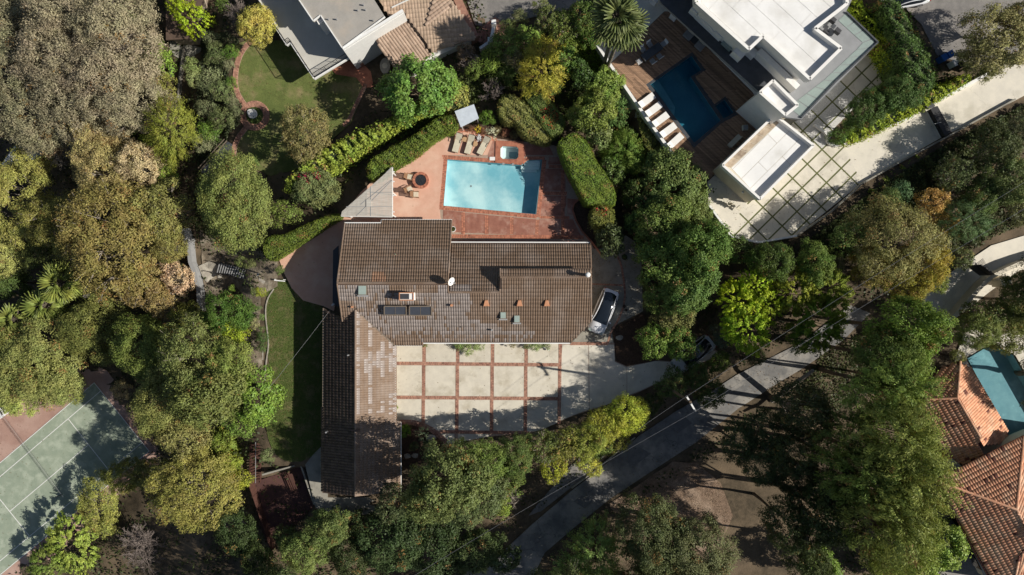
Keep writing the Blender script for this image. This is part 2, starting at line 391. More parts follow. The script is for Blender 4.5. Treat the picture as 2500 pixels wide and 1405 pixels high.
M['court_r'] = mat('faded_red_court_paint', (0.38, 0.24, 0.19), (0.32, 0.195, 0.155), 0.7, 0.85, c3=(0.44, 0.3, 0.245), s3=0.3, t3=0.5, grain=0.1)
M['redwood'] = wood_mat('red_stained_timber', (0.11, 0.05, 0.036), (0.07, 0.032, 0.025), 0, 1.5, 0.7)
M['maroon'] = mat('maroon_patio_coating', (0.1, 0.047, 0.038), (0.07, 0.034, 0.03), 1.2, 0.75, grain=0.1)
M['carwhite'] = plain('white_car_paint', (0.78, 0.79, 0.82), 0.22, spec=0.6, var=0.02)
M['blue'] = plain('blue_plastic', (0.02, 0.12, 0.4), 0.5)
M['orange_w'] = plain('orange_wood', (0.5, 0.26, 0.08), 0.6, var=0.3)
M['stone'] = mat('garden_stone', (0.4, 0.37, 0.31), (0.28, 0.25, 0.21), 3, 0.9, 0.4, 10, island=0.2)
M['bark'] = mat('bark', (0.16, 0.12, 0.085), (0.09, 0.065, 0.045), 4, 0.95, 0.5, 12)
M['twig'] = mat('pale_twig', (0.34, 0.3, 0.25), (0.24, 0.2, 0.165), 4, 0.9)
M['twig_dark'] = mat('grey_twig', (0.2, 0.165, 0.145), (0.15, 0.12, 0.105), 4, 0.9)
M['palm_bark'] = mat('palm_bark', (0.2, 0.165, 0.125), (0.11, 0.09, 0.065), 5, 0.95, 0.4)
M['gravel'] = mat('white_gravel', (0.62, 0.61, 0.58), (0.42, 0.41, 0.39), 14, 0.9, 0.6, 14, grain=0.3)
M['cinder'] = mat('black_lava_glass', (0.05, 0.052, 0.058), (0.02, 0.02, 0.024), 12, 0.35, 0.8, 14)
add_cracks(M['asphalt'], .3, .012, (.05, .05, .05)); add_cracks(M['asphalt_old'], .35, .012, (.07, .065, .06)); add_cracks(M['concrete'], .3, .006, (.3, .26, .2), .6); add_cracks(M['concrete_w'], .25, .006, (.3, .27, .22), .6)
M['leaf'] = foliage_mat('leaf', 0.25, 0.28)
M['leaf_gloss'] = foliage_mat('glossy_leaf', 0.2, 0.34, 0.5, 0.3)
M['hedge_core'] = plain('hedge_interior', (0.025, 0.035, 0.012), 0.95)
M['red_flower'] = foliage_mat('red_flower', 0.2, 0.3, fixed=(0.5, 0.03, 0.02))
M['pink_flower'] = foliage_mat('magenta_flower', 0.2, 0.3, fixed=(0.42, 0.02, 0.08))
M['dry_leaf'] = foliage_mat('dry_leaf', 0.2, 0.3, fixed=(0.3, 0.17, 0.06))
M['wire'] = plain('cable', (0.2, 0.2, 0.21), 0.5)
# ------------------------------------------------------------------ terrain
PLATES = [  # (pixel polygon, height): level ground; between them the hillside slopes
 ([(680,640),(835,525),(960,400),(1110,312),(1345,350),(1420,490),(1445,595),(1560,590),(1575,760),(1600,880),(1760,860),(1480,990),(1300,1062),(1100,1085),(985,1225),(790,1215),(755,1140),(670,1120),(640,900),(650,700)], 0.0),
 ([(0,960),(232,915),(372,1110),(0,1412),(-300,1500),(-300,1000)], -9.0),
 ([(565,85),(700,60),(900,160),(890,240),(860,310),(700,420),(575,400),(560,250)], -1.6),
 ([(1130,-150),(1600,-150),(1400,30),(1215,70)], 0.3),
 ([(1470,90),(1560,-80),(1900,-80),(2170,90),(2165,180),(2040,320),(1870,470),(1725,440),(1655,390)], 1.2),
 ([(1729,494),(1787,576),(1853,590),(1946,574),(2120,450),(2300,345),(2620,200),(2620,80),(2430,170),(2270,260),(2060,350),(1870,420)], 1.2),
 ([(2190,-150),(2620,-150),(2620,120),(2300,150),(2250,60)], 2.0),
 ([(1180,1412),(1290,1280),(1440,1160),(1650,1000),(1800,915),(1950,840),(2070,745),(2130,770),(1910,930),(1700,1075),(1490,1225),(1330,1412)], -1.5),
 ([(2255,705),(2420,600),(2620,540),(2620,620),(2290,815),(2225,780)], -1.0),
 ([(2260,880),(2360,820),(2700,850),(2700,1600),(2380,1600),(2260,1200)], -4.0),
 ([(1520,1270),(1900,1010),(2000,1150),(1950,1400),(1700,1500)], -2.0),
 ([(1640,1000),(1660,1000),(1660,1010)], -1.5),
 ([(30,60),(100,60),(60,130)], -10), ([(30,560),(100,560),(60,700)], -11), ([(270,300),(330,300),(300,340)], -7),
 ([(455,590),(480,590),(500,700),(470,700)], -3.2), ([(425,100),(470,100),(440,270),(425,265)], -4.0), ([(260,800),(330,800),(300,850)], -9),
 ([(320,1330),(400,1330),(350,1400)], -7), ([(520,1280),(560,1280),(540,1340)], -5), ([(950,1330),(1050,1330),(1000,1380)], -3),
 ([(620,1180),(735,1145),(760,1240),(665,1350)], -1.6), ([(2180,590),(2230,590),(2200,640)], -0.3), ([(480,200),(540,200),(540,400),(490,400)], -2.6),
 ([(1290,150),(1400,130),(1450,300),(1400,330)], -0.3),
 ([(1490,250),(1520,260),(1560,430),(1530,450)], -3.0), ([(1520,215),(1560,275),(1656,402),(1625,400),(1570,340),(1505,230)], 0.9), ([(1590,500),(1650,500),(1690,640),(1620,640)], -3.5), ([(1620,760),(1660,740),(1640,700)], -1.5),
 ([(-1500,-1500),(-1400,-1500),(-1400,3000),(-1500,3000)], -30), ([(4000,-1500),(4100,-1500),(4100,3000),(4000,3000)], 16),
]
PL_W = [([(P(x, y, z).x, P(x, y, z).y) for x, y in poly], z) for poly, z in PLATES]
POOLS = []   # world polygons under which the terrain is dug out
def ground_z(X, Y):
    X = np.asarray(X, float); Y = np.asarray(Y, float)
    num = np.zeros(X.shape); den = np.zeros(X.shape); fix = np.full(X.shape, np.nan)
    for poly, z in PL_W:
        d = dist_poly(X, Y, poly)
        inside = d < 0.3
        fix[inside & np.isnan(fix)] = z
        wgt = 1.0 / (d + 0.25) ** 2.4
        num += wgt * z; den += wgt
    g = num / den
    blend = ~np.isnan(fix)
    g[blend] = fix[blend]
    g += np.where(blend, 0, 0.12 * np.sin(X * .9 + 1.3) * np.cos(Y * .8) + 0.08 * np.sin(X * 2.1 + Y * 1.7))
    return g
def gz(x, y): return float(ground_z(np.array([x]), np.array([y]))[0])

pool_main_px = [(1092,388),(1272,403),(1289,393),(1323,391),(1308,524),(1083,503)]
spa_px = [(1227,357),(1261,358.5),(1266,363),(1265.5,384),(1260,389.5),(1227,388),(1222,383),(1222,362)]
pool_w_px = [(1588,207),(1688,137),(1712,171),(1686,188),(1759,295),(1695,349)]
spa_w_px = [(1747,260),(1769,244),(1791,275),(1767,290)]
pool_r_px = [(2362,876),(2420,842),(2475,868),(2600,1090),(2500,1100),(2462,1062)]
for poly, z in ((pool_main_px, 0), (spa_px, 0), (pool_w_px, 1.5), (spa_w_px, 1.5), (pool_r_px, -3.9)):
    POOLS.append([(p.x, p.y) for p in PW(poly, z)])

def build_ground():
    xs = np.concatenate([[-900, -600, -400, -250, -160, -110, -85], np.arange(-70, 70.01, 0.55), [80, 95, 120, 170, 260, 400, 600, 900]])
    ys = np.concatenate([[-900, -600, -400, -250, -160, -100, -70, -55], np.arange(-42, 42.01, 0.55), [55, 70, 100, 160, 250, 400, 600, 900]])
    X, Y = np.meshgrid(xs, ys); Z = ground_z(X, Y) - 0.05
    for pw in POOLS:
        d = dist_poly(X, Y, pw); Z = np.where(d < 0.5, Z - 2.6, Z)
    ny, nx = X.shape
    co = np.stack([X, Y, Z], -1).reshape(-1, 3)
    i = np.arange(nx - 1)[None, :] + nx * np.arange(ny - 1)[:, None]
    q = np.stack([i, i + 1, i + nx + 1, i + nx], -1).reshape(-1, 4)
    me = bpy.data.meshes.new('ground'); me.vertices.add(len(co)); me.vertices.foreach_set('co', co.reshape(-1).astype(np.float32))
    me.loops.add(q.size); me.loops.foreach_set('vertex_index', q.reshape(-1).astype(np.int32))
    me.polygons.add(len(q)); me.polygons.foreach_set('loop_start', np.arange(0, q.size, 4, dtype=np.int32))
    me.polygons.foreach_set('loop_total', np.full(len(q), 4, dtype=np.int32)); me.polygons.foreach_set('use_smooth', np.ones(len(q), bool))
    me.materials.append(M['dirt']); me.update(calc_edges=True)
    o = add_mesh('ground', me); prop(o, kind='structure')
build_ground()

def slab(name, px, z, thick, m, parent=None, holes=(), kind=None, local=False):
    o = MB().prism(PW(px, z), z, z - thick, [PW(h, z) for h in holes]).build(name, m, parent)
    if kind: o['kind'] = kind
    return o
def drape(name, px, z, off, m, step=0.5, kind='structure', smooth=0):
    """sheet following the ground inside a pixel polygon"""
    if smooth: px = smooth_poly(px, smooth)
    pw = [(p.x, p.y) for p in PW(px, z)]
    x0, x1 = min(p[0] for p in pw), max(p[0] for p in pw); y0, y1 = min(p[1] for p in pw), max(p[1] for p in pw)
    mb = MB(); nx, ny = int((x1 - x0) / step) + 1, int((y1 - y0) / step) + 1
    for i in range(nx):
        for j in range(ny):
            ax, ay = x0 + i * step, y0 + j * step
            c = clip_convex(pw, [(ax, ay), (ax + step, ay), (ax + step, ay + step), (ax, ay + step)])
            if len(c) >= 3 and abs(area2(c)) > 1e-5:
                if area2(c) < 0: c = c[::-1]
                n = len(mb.v); mb.v += [(x, y, 0.0) for x, y in c]; mb.f.append(tuple(range(n, n + len(c)))); mb.m.append(0)
    V = np.array(mb.v); V[:, 2] = ground_z(V[:, 0], V[:, 1]) + off; mb.v = [tuple(v) for v in V]
    o = mb.build(name, m)
    if kind: o['kind'] = kind
    return o

def brick_band(mb, pts, width, z, bw=0.205, bl=0.1, rnd=None, across=True, joint=0.012, m=0):
    """soldier bricks laid along a world polyline; rows side by side over the width"""
    rnd = rnd or random.Random(1); rows = max(1, int(round(width / bw))); rw = width / rows
    for a, b in zip(pts[:-1], pts[1:]):
        a = Vector((a[0], a[1], 0)); b = Vector((b[0], b[1], 0)); L = (b - a).length
        if L < 0.05: continue
        d = (b - a) / L; s = Vector((-d.y, d.x, 0)); n = max(1, int(round(L / bl))); step = L / n
        for i in range(n):
            for r in range(rows):
                c = a + d * (i + .5) * step + s * ((r + .5) * rw - width / 2)
                mb.quad_box((c.x, c.y, z + rnd.uniform(-.003, .003)), d * (step / 2 - joint / 2), s * (rw / 2 - joint / 2), Vector((0, 0, .02)), m, False)
def ribbon(pts, width):
    """closed outline of a strip round a polyline of (x, y)"""
    pts = [Vector((p[0], p[1], 0)) for p in pts]; L = []; R = []
    for i, p in enumerate(pts):
        d = (pts[min(i + 1, len(pts) - 1)] - pts[max(i - 1, 0)]).normalized(); s = Vector((-d.y, d.x, 0)) * width / 2
        L.append(p + s); R.append(p - s)
    return R + L[::-1]
def wall_line(mb, px, z, w, z0, z1, closed=False, m=0):
    """wall whose top edge centreline is given in photo pixels at height z1"""
    pts = PW(px, z1) if z is None else PW(px, z)
    rib = ribbon([(p.x, p.y) for p in pts], w)
    mb.prism(rib, z1, z0, m=m)

# ------------------------------------------------------------------ pool terrace of the main house
deck_outer = [(681,634),(720,600),(760,575),(800,549),(835,530),(880,470),(925,428),(960,408),(1000,386),(1040,355),(1075,333),(1108,320),(1132,316),(1165,324),(1205,338),(1240,342),(1300,348),(1340,352),(1360,358),(1369,375),(1385,437),(1417,484),(1401,498),(1397,512),(1405,537),(1421,566),(1442,589),(1452,612),(1452,640),(1000,640),(830,700),(815,760),(790,748),(740,734),(712,704),(694,668)]
sal_outer = [(681,634),(720,600),(760,575),(800,549),(835,530),(880,470),(925,428),(960,408),(1000,386),(1040,355),(1075,333),(1108,320),(1132,316),(1165,324),(1205,338),(1190,379),(1084,379),(1073,510),(1079,560),(1079,640),(1000,640),(830,700),(815,760),(790,748),(740,734),(712,704),(694,668)]
MORT_Z = 0.03
cop_out = [(1084,379),(1212,389),(1266,393),(1284,384),(1335,382),(1319,535),(1073,511)]
def build_terrace():
    base = slab('patio', deck_outer, MORT_Z, 0.12, M['mortar'], holes=[pool_main_px, spa_px], kind='structure')
    s = slab('salmon_floor', sal_outer, 0.058, 0.04, M['salmon'], base)
    # red stained concrete panels between brick bands, each a piece of its own
    panels = [
     [(1082,513),(1126,518),(1126,568),(1082,566)], [(1136,520),(1183,524),(1183,570),(1136,569)],
     [(1193,526),(1245,530),(1244,574),(1193,571)], [(1254,531),(1308,536),(1306,578),(1254,575)],
     [(1324,412),(1371,413),(1381,440),(1381,466),(1322,466)], [(1321,478),(1383,479),(1383,500),(1370,527),(1317,527)],
     [(1316,536),(1368,536),(1368,578),(1314,578)], [(1379,536),(1399,536),(1415,570),(1420,578),(1379,578)],
     [(1192,341),(1208,342),(1208,388),(1192,386)], [(1132,370),(1188,374),(1188,379),(1132,376)],
     [(1280,349),(1340,356),(1352,380),(1338,379),(1286,379),(1276,386)], [(1340,384),(1362,384),(1371,402),(1338,402)],
     [(1385,485),(1409,487),(1398,500),(1394,510),(1396,524),(1385,524)], [(1082,588),(1420,588),(1440,600),(1440,620),(1082,620)],
     [(1160,342),(1188,346),(1188,366),(1150,362)],
    ]
    for p in panels: slab('paving_panel', p, 0.05, 0.03, M['redconc'], base)
    mb = MB(); r = random.Random(4); z = 0.04
    def band(px, wpx): brick_band(mb, [tuple(P(x, y, 0))[:2] for x, y in px], wpx * PX, z, rnd=r)
    band([(1080,577),(1425,580)], 9)
    for a, b, wd in (((1131,519),(1131,572),9),((1188,525),(1188,572),9),((1249.5,531),(1249,573),9),((1312,537),(1310,574),8),((1374,415),(1374,575),9)): band([a, b], wd)
    band([(1324,472),(1384,473)], 9); band([(1318,531),(1390,532)], 7); band([(1340,407),(1372,408)], 8)
    # coping round the pool and the spa surround
    cw = 10
    band([(1079,384),(1275,398.5)], cw); band([(1275,398.5),(1288,387),(1330,386.5)], 8)
    band([(1329,391),(1314,531)], cw); band([(1310,529),(1073,507)], cw); band([(1077.5,505),(1088,390)], cw)
    band([(1212,350),(1278,353)], 13); band([(1273.5,358),(1273,397)], 13); band([(1215.5,358),(1215,392)], 12); band([(1222,393.5),(1268,396)], 7)
    # curved brick kerb along hedge and bed
    edge = [(684,630),(720,601),(760,575),(800,549),(833,531)]
    band(edge, 6)
    band([(960,408),(1000,386),(1040,355),(1075,333),(1108,321)], 6)
    band([(1110,322),(1135,319),(1165,327),(1212,343)], 9)
    o = mb.build('brick', M['brick'], base); o['kind'] = 'stuff'
    # light kerb stone
    k = MB(); pts = [P(x, y, 0.0) for x, y in [(961,412),(1002,390),(1042,359),(1077,337),(1110,324)]]
    for a, b in zip(pts[:-1], pts[1:]): k.beam((a.x, a.y, .075), (b.x, b.y, .075), .06, .05)
    k.build('kerb', M['concrete'], base)
    c = MB(); ks = PW([(1369,375),(1385,437),(1417,484),(1401,498),(1397,512),(1405,537),(1421,566),(1442,589),(1468,622)], 0)
    rr = random.Random(8)
    for a, b in zip(ks[:-1], ks[1:]):
        c.beam((a.x, a.y, .1), (b.x, b.y, .1), .16, .2)
    o = c.build('kerb', M['brick'], base)
build_terrace()

def pool(name, px, zt, depth, wdepth, floor_mat, water, label, steps=None, cat='swimming pool', deep=None):
    c = PW(px, zt); cx = sum(p.x for p in c) / len(c); cy = sum(p.y for p in c) / len(c)
    t = empty(name, (cx, cy, zt), label=label, cat=cat)
    mb = MB(); n = len(c); A = sum(c[i].x * c[(i + 1) % n].y - c[(i + 1) % n].x * c[i].y for i in range(n))
    if A < 0: c = c[::-1]
    # shell with real thickness: inner walls and a floor
    for i in range(n):
        a, b = c[i], c[(i + 1) % n]; d = (b - a).normalized(); o = Vector((d.y, -d.x, 0)) * .15
        k = len(mb.v)
        for p in (a, b, b + o, a + o):
            mb.v.append((p.x, p.y, zt)); mb.v.append((p.x, p.y, zt - depth - .15))
        for f in ((k, k + 2, k + 3, k + 1), (k + 6, k + 7, k + 5, k + 4), (k, k + 6, k + 4, k + 2)): mb.f.append(f); mb.m.append(0)
    mb.build('basin_wall', floor_mat, t)
    MB().prism([p for p in c], zt - depth, zt - depth - .12).build('basin_floor', floor_mat, t)
    # water as a closed body
    ww = MB(); k = len(ww.v); 
    ww.v += [(p.x, p.y, zt - wdepth) for p in c]; ww.f.append(tuple(range(n))); ww.m.append(0)
    ww.build('water_surface', water, t)
    return t
mp = pool('swimming_pool', pool_main_px, 0.0, 1.05, 0.08, M['plaster'], M['water'],
          'large turquoise rectangular pool with white corner steps in brick-edged patio')
# steps in the top right corner of the pool
for i, (x0, x1, y0, y1, zz) in enumerate([(1286,1320,391,397,-.22),(1280,1319,397,403,-.42),(1272,1318,403,411,-.62),(1274,1312,411,417,-.85)]):
    MB().prism([P(x0, y0), P(x1, y0 + 1), P(x1 - 1, y1 + 1), P(x0, y1)][::-1], zz, -1.05).build('step', M['plaster_w'], mp)
for x, y in ((1150, 455),): MB().lathe(P(x, y, -1.04), [(.1, 0), (.1, .015)], 14).build('floor_drain', M['grey'], mp)
wt = MB(); wp = PW(pool_main_px, -.03)
for a, b in zip(wp, wp[1:] + wp[:1]): wt.beam(a, b, .03, .14)
wt.build('waterline_tiles', M['plaster_b'], mp)
for x, y in ((1229,400.5),(1252,402)):
    MB().box(P(x, y, .07), (.22, .22, .09)).build('spillway_block', M['grey'], mp)
mb = MB().box(P(1202,388,.08), (.55, .36, .1)); mb.build('skimmer_lid', M['white'], mp)
sp = pool('spa', spa_px, 0.12, 0.95, 0.1, M['plaster_w'], M['water'], 'small square white spa basin set in brick beside the pool', cat='hot tub')
MB().prism(PW([(1243,372),(1262,372),(1262,386),(1243,385)], -.7), -.62, -.8).build('seat_step', M['plaster_t'], sp)
# raised brick rim of the spa casts the dark strip on its left
mb = MB().prism(PW([(1210,345),(1279,349),(1278,400),(1209,397)], .14), .14, .0, [PW(spa_px, .14)]); mb.build('rim', M['brick'], sp)

# ------------------------------------------------------------------ motor court and entry court
def build_drive():
    outer = [(955,838),(1375,832),(1390,838),(1500,838),(1502,882),(1530,895),(1600,880),(1660,884),(1740,850),(1762,865),(1650,915),(1560,958),(1480,990),(1400,1015),(1330,1046),(1300,1056),(1180,1068),(1095,1085),(1066,1056),(1030,1034),(975,1028),(955,1028)]
    base = slab('driveway', outer, MORT_Z, 0.1, M['mortar'], kind='structure')
    r = random.Random(5)
    cols = [(962,1031),(1040,1113),(1122,1198),(1207,1280),(1289,1363)]; rows = [(836,883.5),(892.5,966),(975,1050),(1058.5,1090)]
    clip = outer
    for ci, (x0, x1) in enumerate(cols):
        for ri, (y0, y1) in enumerate(rows):
            tx = -2 * ri * .6
            cell = [(x0 + tx, y1 + ci * .8), (x1 + tx, y1 + ci * .8), (x1 + tx, y0 + ci * .8), (x0 + tx, y0 + ci * .8)]
            cw = [tuple(P(x, y))[:2] for x, y in cell]; ow = [tuple(P(x, y))[:2] for x, y in clip]
            q = clip_convex(ow, cw)
            if len(q) > 2 and abs(area2(q)) > .2:
                MB().prism([Vector((x, y, 0)) for x, y in q], 0.052 + r.uniform(-.003, .003), 0.0).build('concrete_panel', M['concrete'], base)
    big = [[(1373,842),(1436,842),(1438,1000),(1400,1014),(1362,1030)], [(1437.5,842),(1499,842),(1501,884),(1530,897),(1530,966),(1480,989),(1439.5,1000)],
           [(1531,897),(1600,882),(1660,886),(1738,853),(1757,866),(1650,913),(1560,956),(1531.5,966)]]
    for p in big: slab('concrete_panel', p, 0.05, .05, M['concrete_w'], base)
    mb = MB()
    def band(px, wpx): brick_band(mb, [tuple(P(x, y, 0))[:2] for x, y in px], wpx * PX, .04, rnd=r)
    for xa, xb, ye in ((1035.5,1033.5,1036),(1117.5,1115.5,1056),(1202.5,1200,1056),(1284.5,1282.5,1056),(1368,1365,1035)): band([(xa,838),(xb,ye)], 7.8)
    band([(965,887),(1364,891)], 8); band([(965,970),(1362,974)], 8); band([(1075,1054),(1290,1057)], 8)
    band([(975,1031),(1005,1031.5),(1030,1037),(1055,1050),(1075,1066),(1090,1080)], 13)
    o = mb.build('brick', M['brick_drive'], base); o['kind'] = 'stuff'
    # entry court east of the house
    ec = slab('entry_court', [(1430,610),(1470,606),(1495,598),(1528,575),(1550,590),(1566,640),(1570,760),(1492,800),(1498,838),(1385,838),(1430,790)], .045, .1, M['concrete_g'], kind='structure')
    mb = MB()
    def b2(px, wpx): brick_band(mb, [tuple(P(x, y, 0))[:2] for x, y in px], wpx * PX, .05, rnd=r)
    b2([(1505,620),(1517,650),(1523,685),(1526,720),(1522,750),(1510,780),(1498,800),(1490,815),(1484,838)], 5)
    b2([(1392,839.5),(1484,839.5)], 8); b2([(1446,694),(1520,697)], 4)
    o = mb.build('brick', M['brick_drive'], ec); o['kind'] = 'stuff'
    # planting bed by the drive and its kerb
    slab('flower_bed', [(1496,803),(1572,764),(1610,880),(1532,894),(1506,884)], .07, .1, M['mulch'], kind='structure')
    slab('flower_bed', [(980,1037),(1030,1043),(1070,1068),(1085,1085),(1040,1130),(985,1150)], .05, .1, M['mulch'], kind='structure')
    slab('flower_bed', [(1404,500),(1415,490),(1470,480),(1520,560),(1490,600),(1450,606),(1424,566),(1408,537),(1400,512)], .05, .1, M['mulch'], kind='structure')
    slab('flower_bed', [(1118,312),(1160,300),(1240,300),(1330,352),(1300,349),(1240,342),(1200,337),(1165,324)], .05, .1, M['mulch'], kind='structure')
build_drive()

# lawns
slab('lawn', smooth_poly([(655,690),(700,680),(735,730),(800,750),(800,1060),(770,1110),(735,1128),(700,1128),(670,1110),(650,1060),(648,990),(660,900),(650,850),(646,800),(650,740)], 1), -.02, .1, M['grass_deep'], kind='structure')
slab('lawn', [(578,108),(604,98),(700,100),(850,170),(890,205),(880,240),(858,300),(800,350),(740,410),(660,430),(588,395),(575,345),(600,315),(600,262),(580,235),(571,200),(572,150)], -1.56, .1, M['grass'], kind='structure')
# rest of the estate
slab('service_path', [(765,1110),(800,1075),(800,1215),(900,1215),(960,1250),(840,1262),(770,1240),(745,1135)], -.01, .1, M['concrete_g'], kind='structure')
slab('street', [(1120,-60),(1160,62),(1215,66),(1290,45),(1400,20),(1470,-60)], .34, .1, M['asphalt_old'], kind='structure')
slab('street', [(2195,-60),(2215,25),(2250,60),(2290,140),(2400,160),(2600,110),(2600,-60)], 2.04, .1, M['asphalt_old'], kind='structure')
road_px = [(1180,1412),(1230,1345),(1300,1280),(1400,1195),(1450,1158),(1560,1065),(1650,1005),(1730,960),(1800,915),(1880,875),(1960,835),(2030,780),(2075,745),(2125,765),(2060,830),(1960,900),(1900,935),(1800,1000),(1700,1080),(1600,1145),(1490,1218),(1400,1290),(1330,1350),(1300,1412)]
slab('road', road_px, -1.44, .1, M['asphalt'], kind='structure')
rd = bpy.data.objects['road']; pm = mat('asphalt_patch', (.17, .165, .16), (.13, .128, .126), 2, .9, .2, 30, grain=.15)
for pp in ([(1520,1120),(1560,1092),(1590,1108),(1545,1140)], [(1640,1040),(1672,1018),(1690,1034),(1655,1058)], [(1760,975),(1815,940),(1826,952),(1772,988)], [(1400,1225),(1420,1210),(1450,1222),(1428,1242)]):
    slab('asphalt_patch', pp, -1.434, .01, pm, rd)
slab('side_drive', [(1120,1412),(1160,1382),(1200,1378),(1200,1412)], -1.42, .1, M['concrete_g'], kind='structure')
kb = MB()
for a, b in zip(PW([(1395,1192),(1450,1152),(1500,1110),(1550,1068)], -1.4)[:-1], PW([(1395,1192),(1450,1152),(1500,1110),(1550,1068)], -1.4)[1:]): kb.beam(a, b, .14, .2)
prop(kb.build('kerb', M['concrete_g']), kind='structure')
# dusty verge beside the road
drape('verge', [(1320,1250),(1390,1195),(1450,1148),(1470,1120),(1500,1095),(1480,1085),(1400,1130),(1340,1200),(1290,1260)], -1.4, .02, M['asphalt_old'])
field = drape('sunlit_dry_field', [(1485,1228),(1560,1180),(1640,1125),(1700,1130),(1760,1180),(1790,1260),(1760,1330),(1640,1380),(1560,1290),(1490,1240)], -1.9, .03, mat('dry_grass_soil', (0.24, 0.165, 0.115), (0.14, 0.095, 0.065), 2.6, .95, 1.0, 9, c3=(.3, .22, .16), s3=.5, grain=.45))  # paler soil only where sun falls; shade painted as the dark dirt around

# ------------------------------------------------------------------ tiles
def tile_field(poly3, plane, tw, tl, amp, pick, mats, name, parent, lift=.02, seed=0, fall=None):
    """barrel tiles over a sloping polygon; pick(px, py) -> material index; returns one joined part"""
    a, b, c = plane; g = Vector((-b, -c, 0))
    if fall is not None: g = Vector((fall[0], fall[1], 0))
    g.normalize(); dz = b * g.x + c * g.y
    fv = Vector((g.x, g.y, dz)).normalized(); s0 = Vector((-g.y, g.x, 0)); sv = Vector((s0.x, s0.y, b * s0.x + c * s0.y)).normalized()
    nv = sv.cross(fv); nv = nv if nv.z > 0 else -nv
    p0 = poly3[0]; uv = [((p - p0).dot(sv), (p - p0).dot(fv)) for p in poly3]
    u0, u1 = min(p[0] for p in uv), max(p[0] for p in uv); v0, v1 = min(p[1] for p in uv), max(p[1] for p in uv)
    nu = int((u1 - u0) / tw) + 1; nvv = int((v1 - v0) / tl) + 1
    I, J = np.meshgrid(np.arange(nu), np.arange(nvv)); cu = u0 + (I + .5) * tw; cv = v0 + (J + .5) * tl
    ok = in_poly(cu, cv, uv); cu = cu[ok]; cv = cv[ok]; n = len(cu)
    rng = np.random.RandomState(seed)
    P0 = np.array(p0); SV = np.array(sv); FV = np.array(fv); NV = np.array(nv)
    ks = np.array([-.5, -.36, -.12, .12, .36, .5]) * tw; hs = np.array([0.0, .62, 1, 1, .62, 0.0]) * amp
    jl = rng.uniform(-.006, .012, n)
    def pt(u, v, h): return P0 + u[:, None] * SV + v[:, None] * FV + h[:, None] * NV
    one = np.ones(n); quads = []
    top = [pt(cu + k, cv - tl / 2, one * (lift + h)) for k, h in zip(ks, hs)]
    bot = [pt(cu + k, cv + tl / 2, lift + .006 + h + jl * .35) for k, h in zip(ks, hs)]
    low = [pt(cu + k, cv + tl / 2, one * 0.0) for k in ks]
    flip = SV[0] * FV[1] - SV[1] * FV[0] > 0
    V = np.stack(top + bot + low, 1).reshape(-1, 3)          # 18 verts per tile
    base = (np.arange(n) * 18)[:, None]; fl = []
    for i in range(5):
        fl.append([i, i + 6, i + 7, i + 1]); fl.append([i + 6, i + 12, i + 13, i + 7])
    fl = np.array(fl); 
    if flip: fl = fl[:, ::-1]
    Q = (base[:, :, None] + fl[None]).reshape(-1, 4)
    me = bpy.data.meshes.new(name)
    V = V - np.array(parent.location)
    me.vertices.add(len(V)); me.vertices.foreach_set('co', V.reshape(-1).astype(np.float32))
    me.loops.add(Q.size); me.loops.foreach_set('vertex_index', Q.reshape(-1).astype(np.int32))
    me.polygons.add(len(Q)); me.polygons.foreach_set('loop_start', np.arange(0, Q.size, 4, dtype=np.int32)); me.polygons.foreach_set('loop_total', np.full(len(Q), 4, dtype=np.int32))
    for m in mats: me.materials.append(m)
    if len(mats) > 1:
        cw = P0 + cu[:, None] * SV + cv[:, None] * FV; kk = (H - cw[:, 2]) / F
        px = cw[:, 0] / kk + 1250; py = 702.5 - cw[:, 1] / kk
        mi = pick(px, py, rng); me.polygons.foreach_set('material_index', np.repeat(mi, 10).astype(np.int32))
    me.update(calc_edges=True)
    o = add_mesh(name, me, parent); o['kind'] = 'stuff'
    return o
def ridge_caps(mb, p, q, r=.12, l=.36, m=0, up=.03):
    p, q = Vector(p), Vector(q); L = (q - p).length; n = max(1, int(L / l)); d = (q - p) / L; s = Vector((-d.y, d.x, 0)).normalized(); nn = s.cross(d); nn = nn if nn.z > 0 else -nn
    for i in range(n):
        a = p + d * (L * i / n) + Vector((0, 0, up)); b = p + d * (L * (i + 1) / n) + Vector((0, 0, up + .02)); k = len(mb.v)
        for e in (a, b):
            for t in (0, .25, .5, .75, 1):
                an = math.pi * t; mb.v.append(tuple(e + s * math.cos(an) * r + nn * math.sin(an) * r))
        for j in range(4): mb.f.append((k + j, k + j + 1, k + j + 6, k + j + 5)); mb.m.append(m)
        mb.f.append((k + 9, k + 8, k + 7, k + 6, k + 5)); mb.m.append(m)
def roof_slab(px, plane, thick, m, parent, name='roof_deck'):
    pts = [on_plane(x, y, plane) for x, y in px]
    mb = MB(); mb.prism(pts, 0, -thick, zf=lambda x, y: plane[0] + plane[1] * x + plane[2] * y)
    mb.build(name, m, parent); return pts

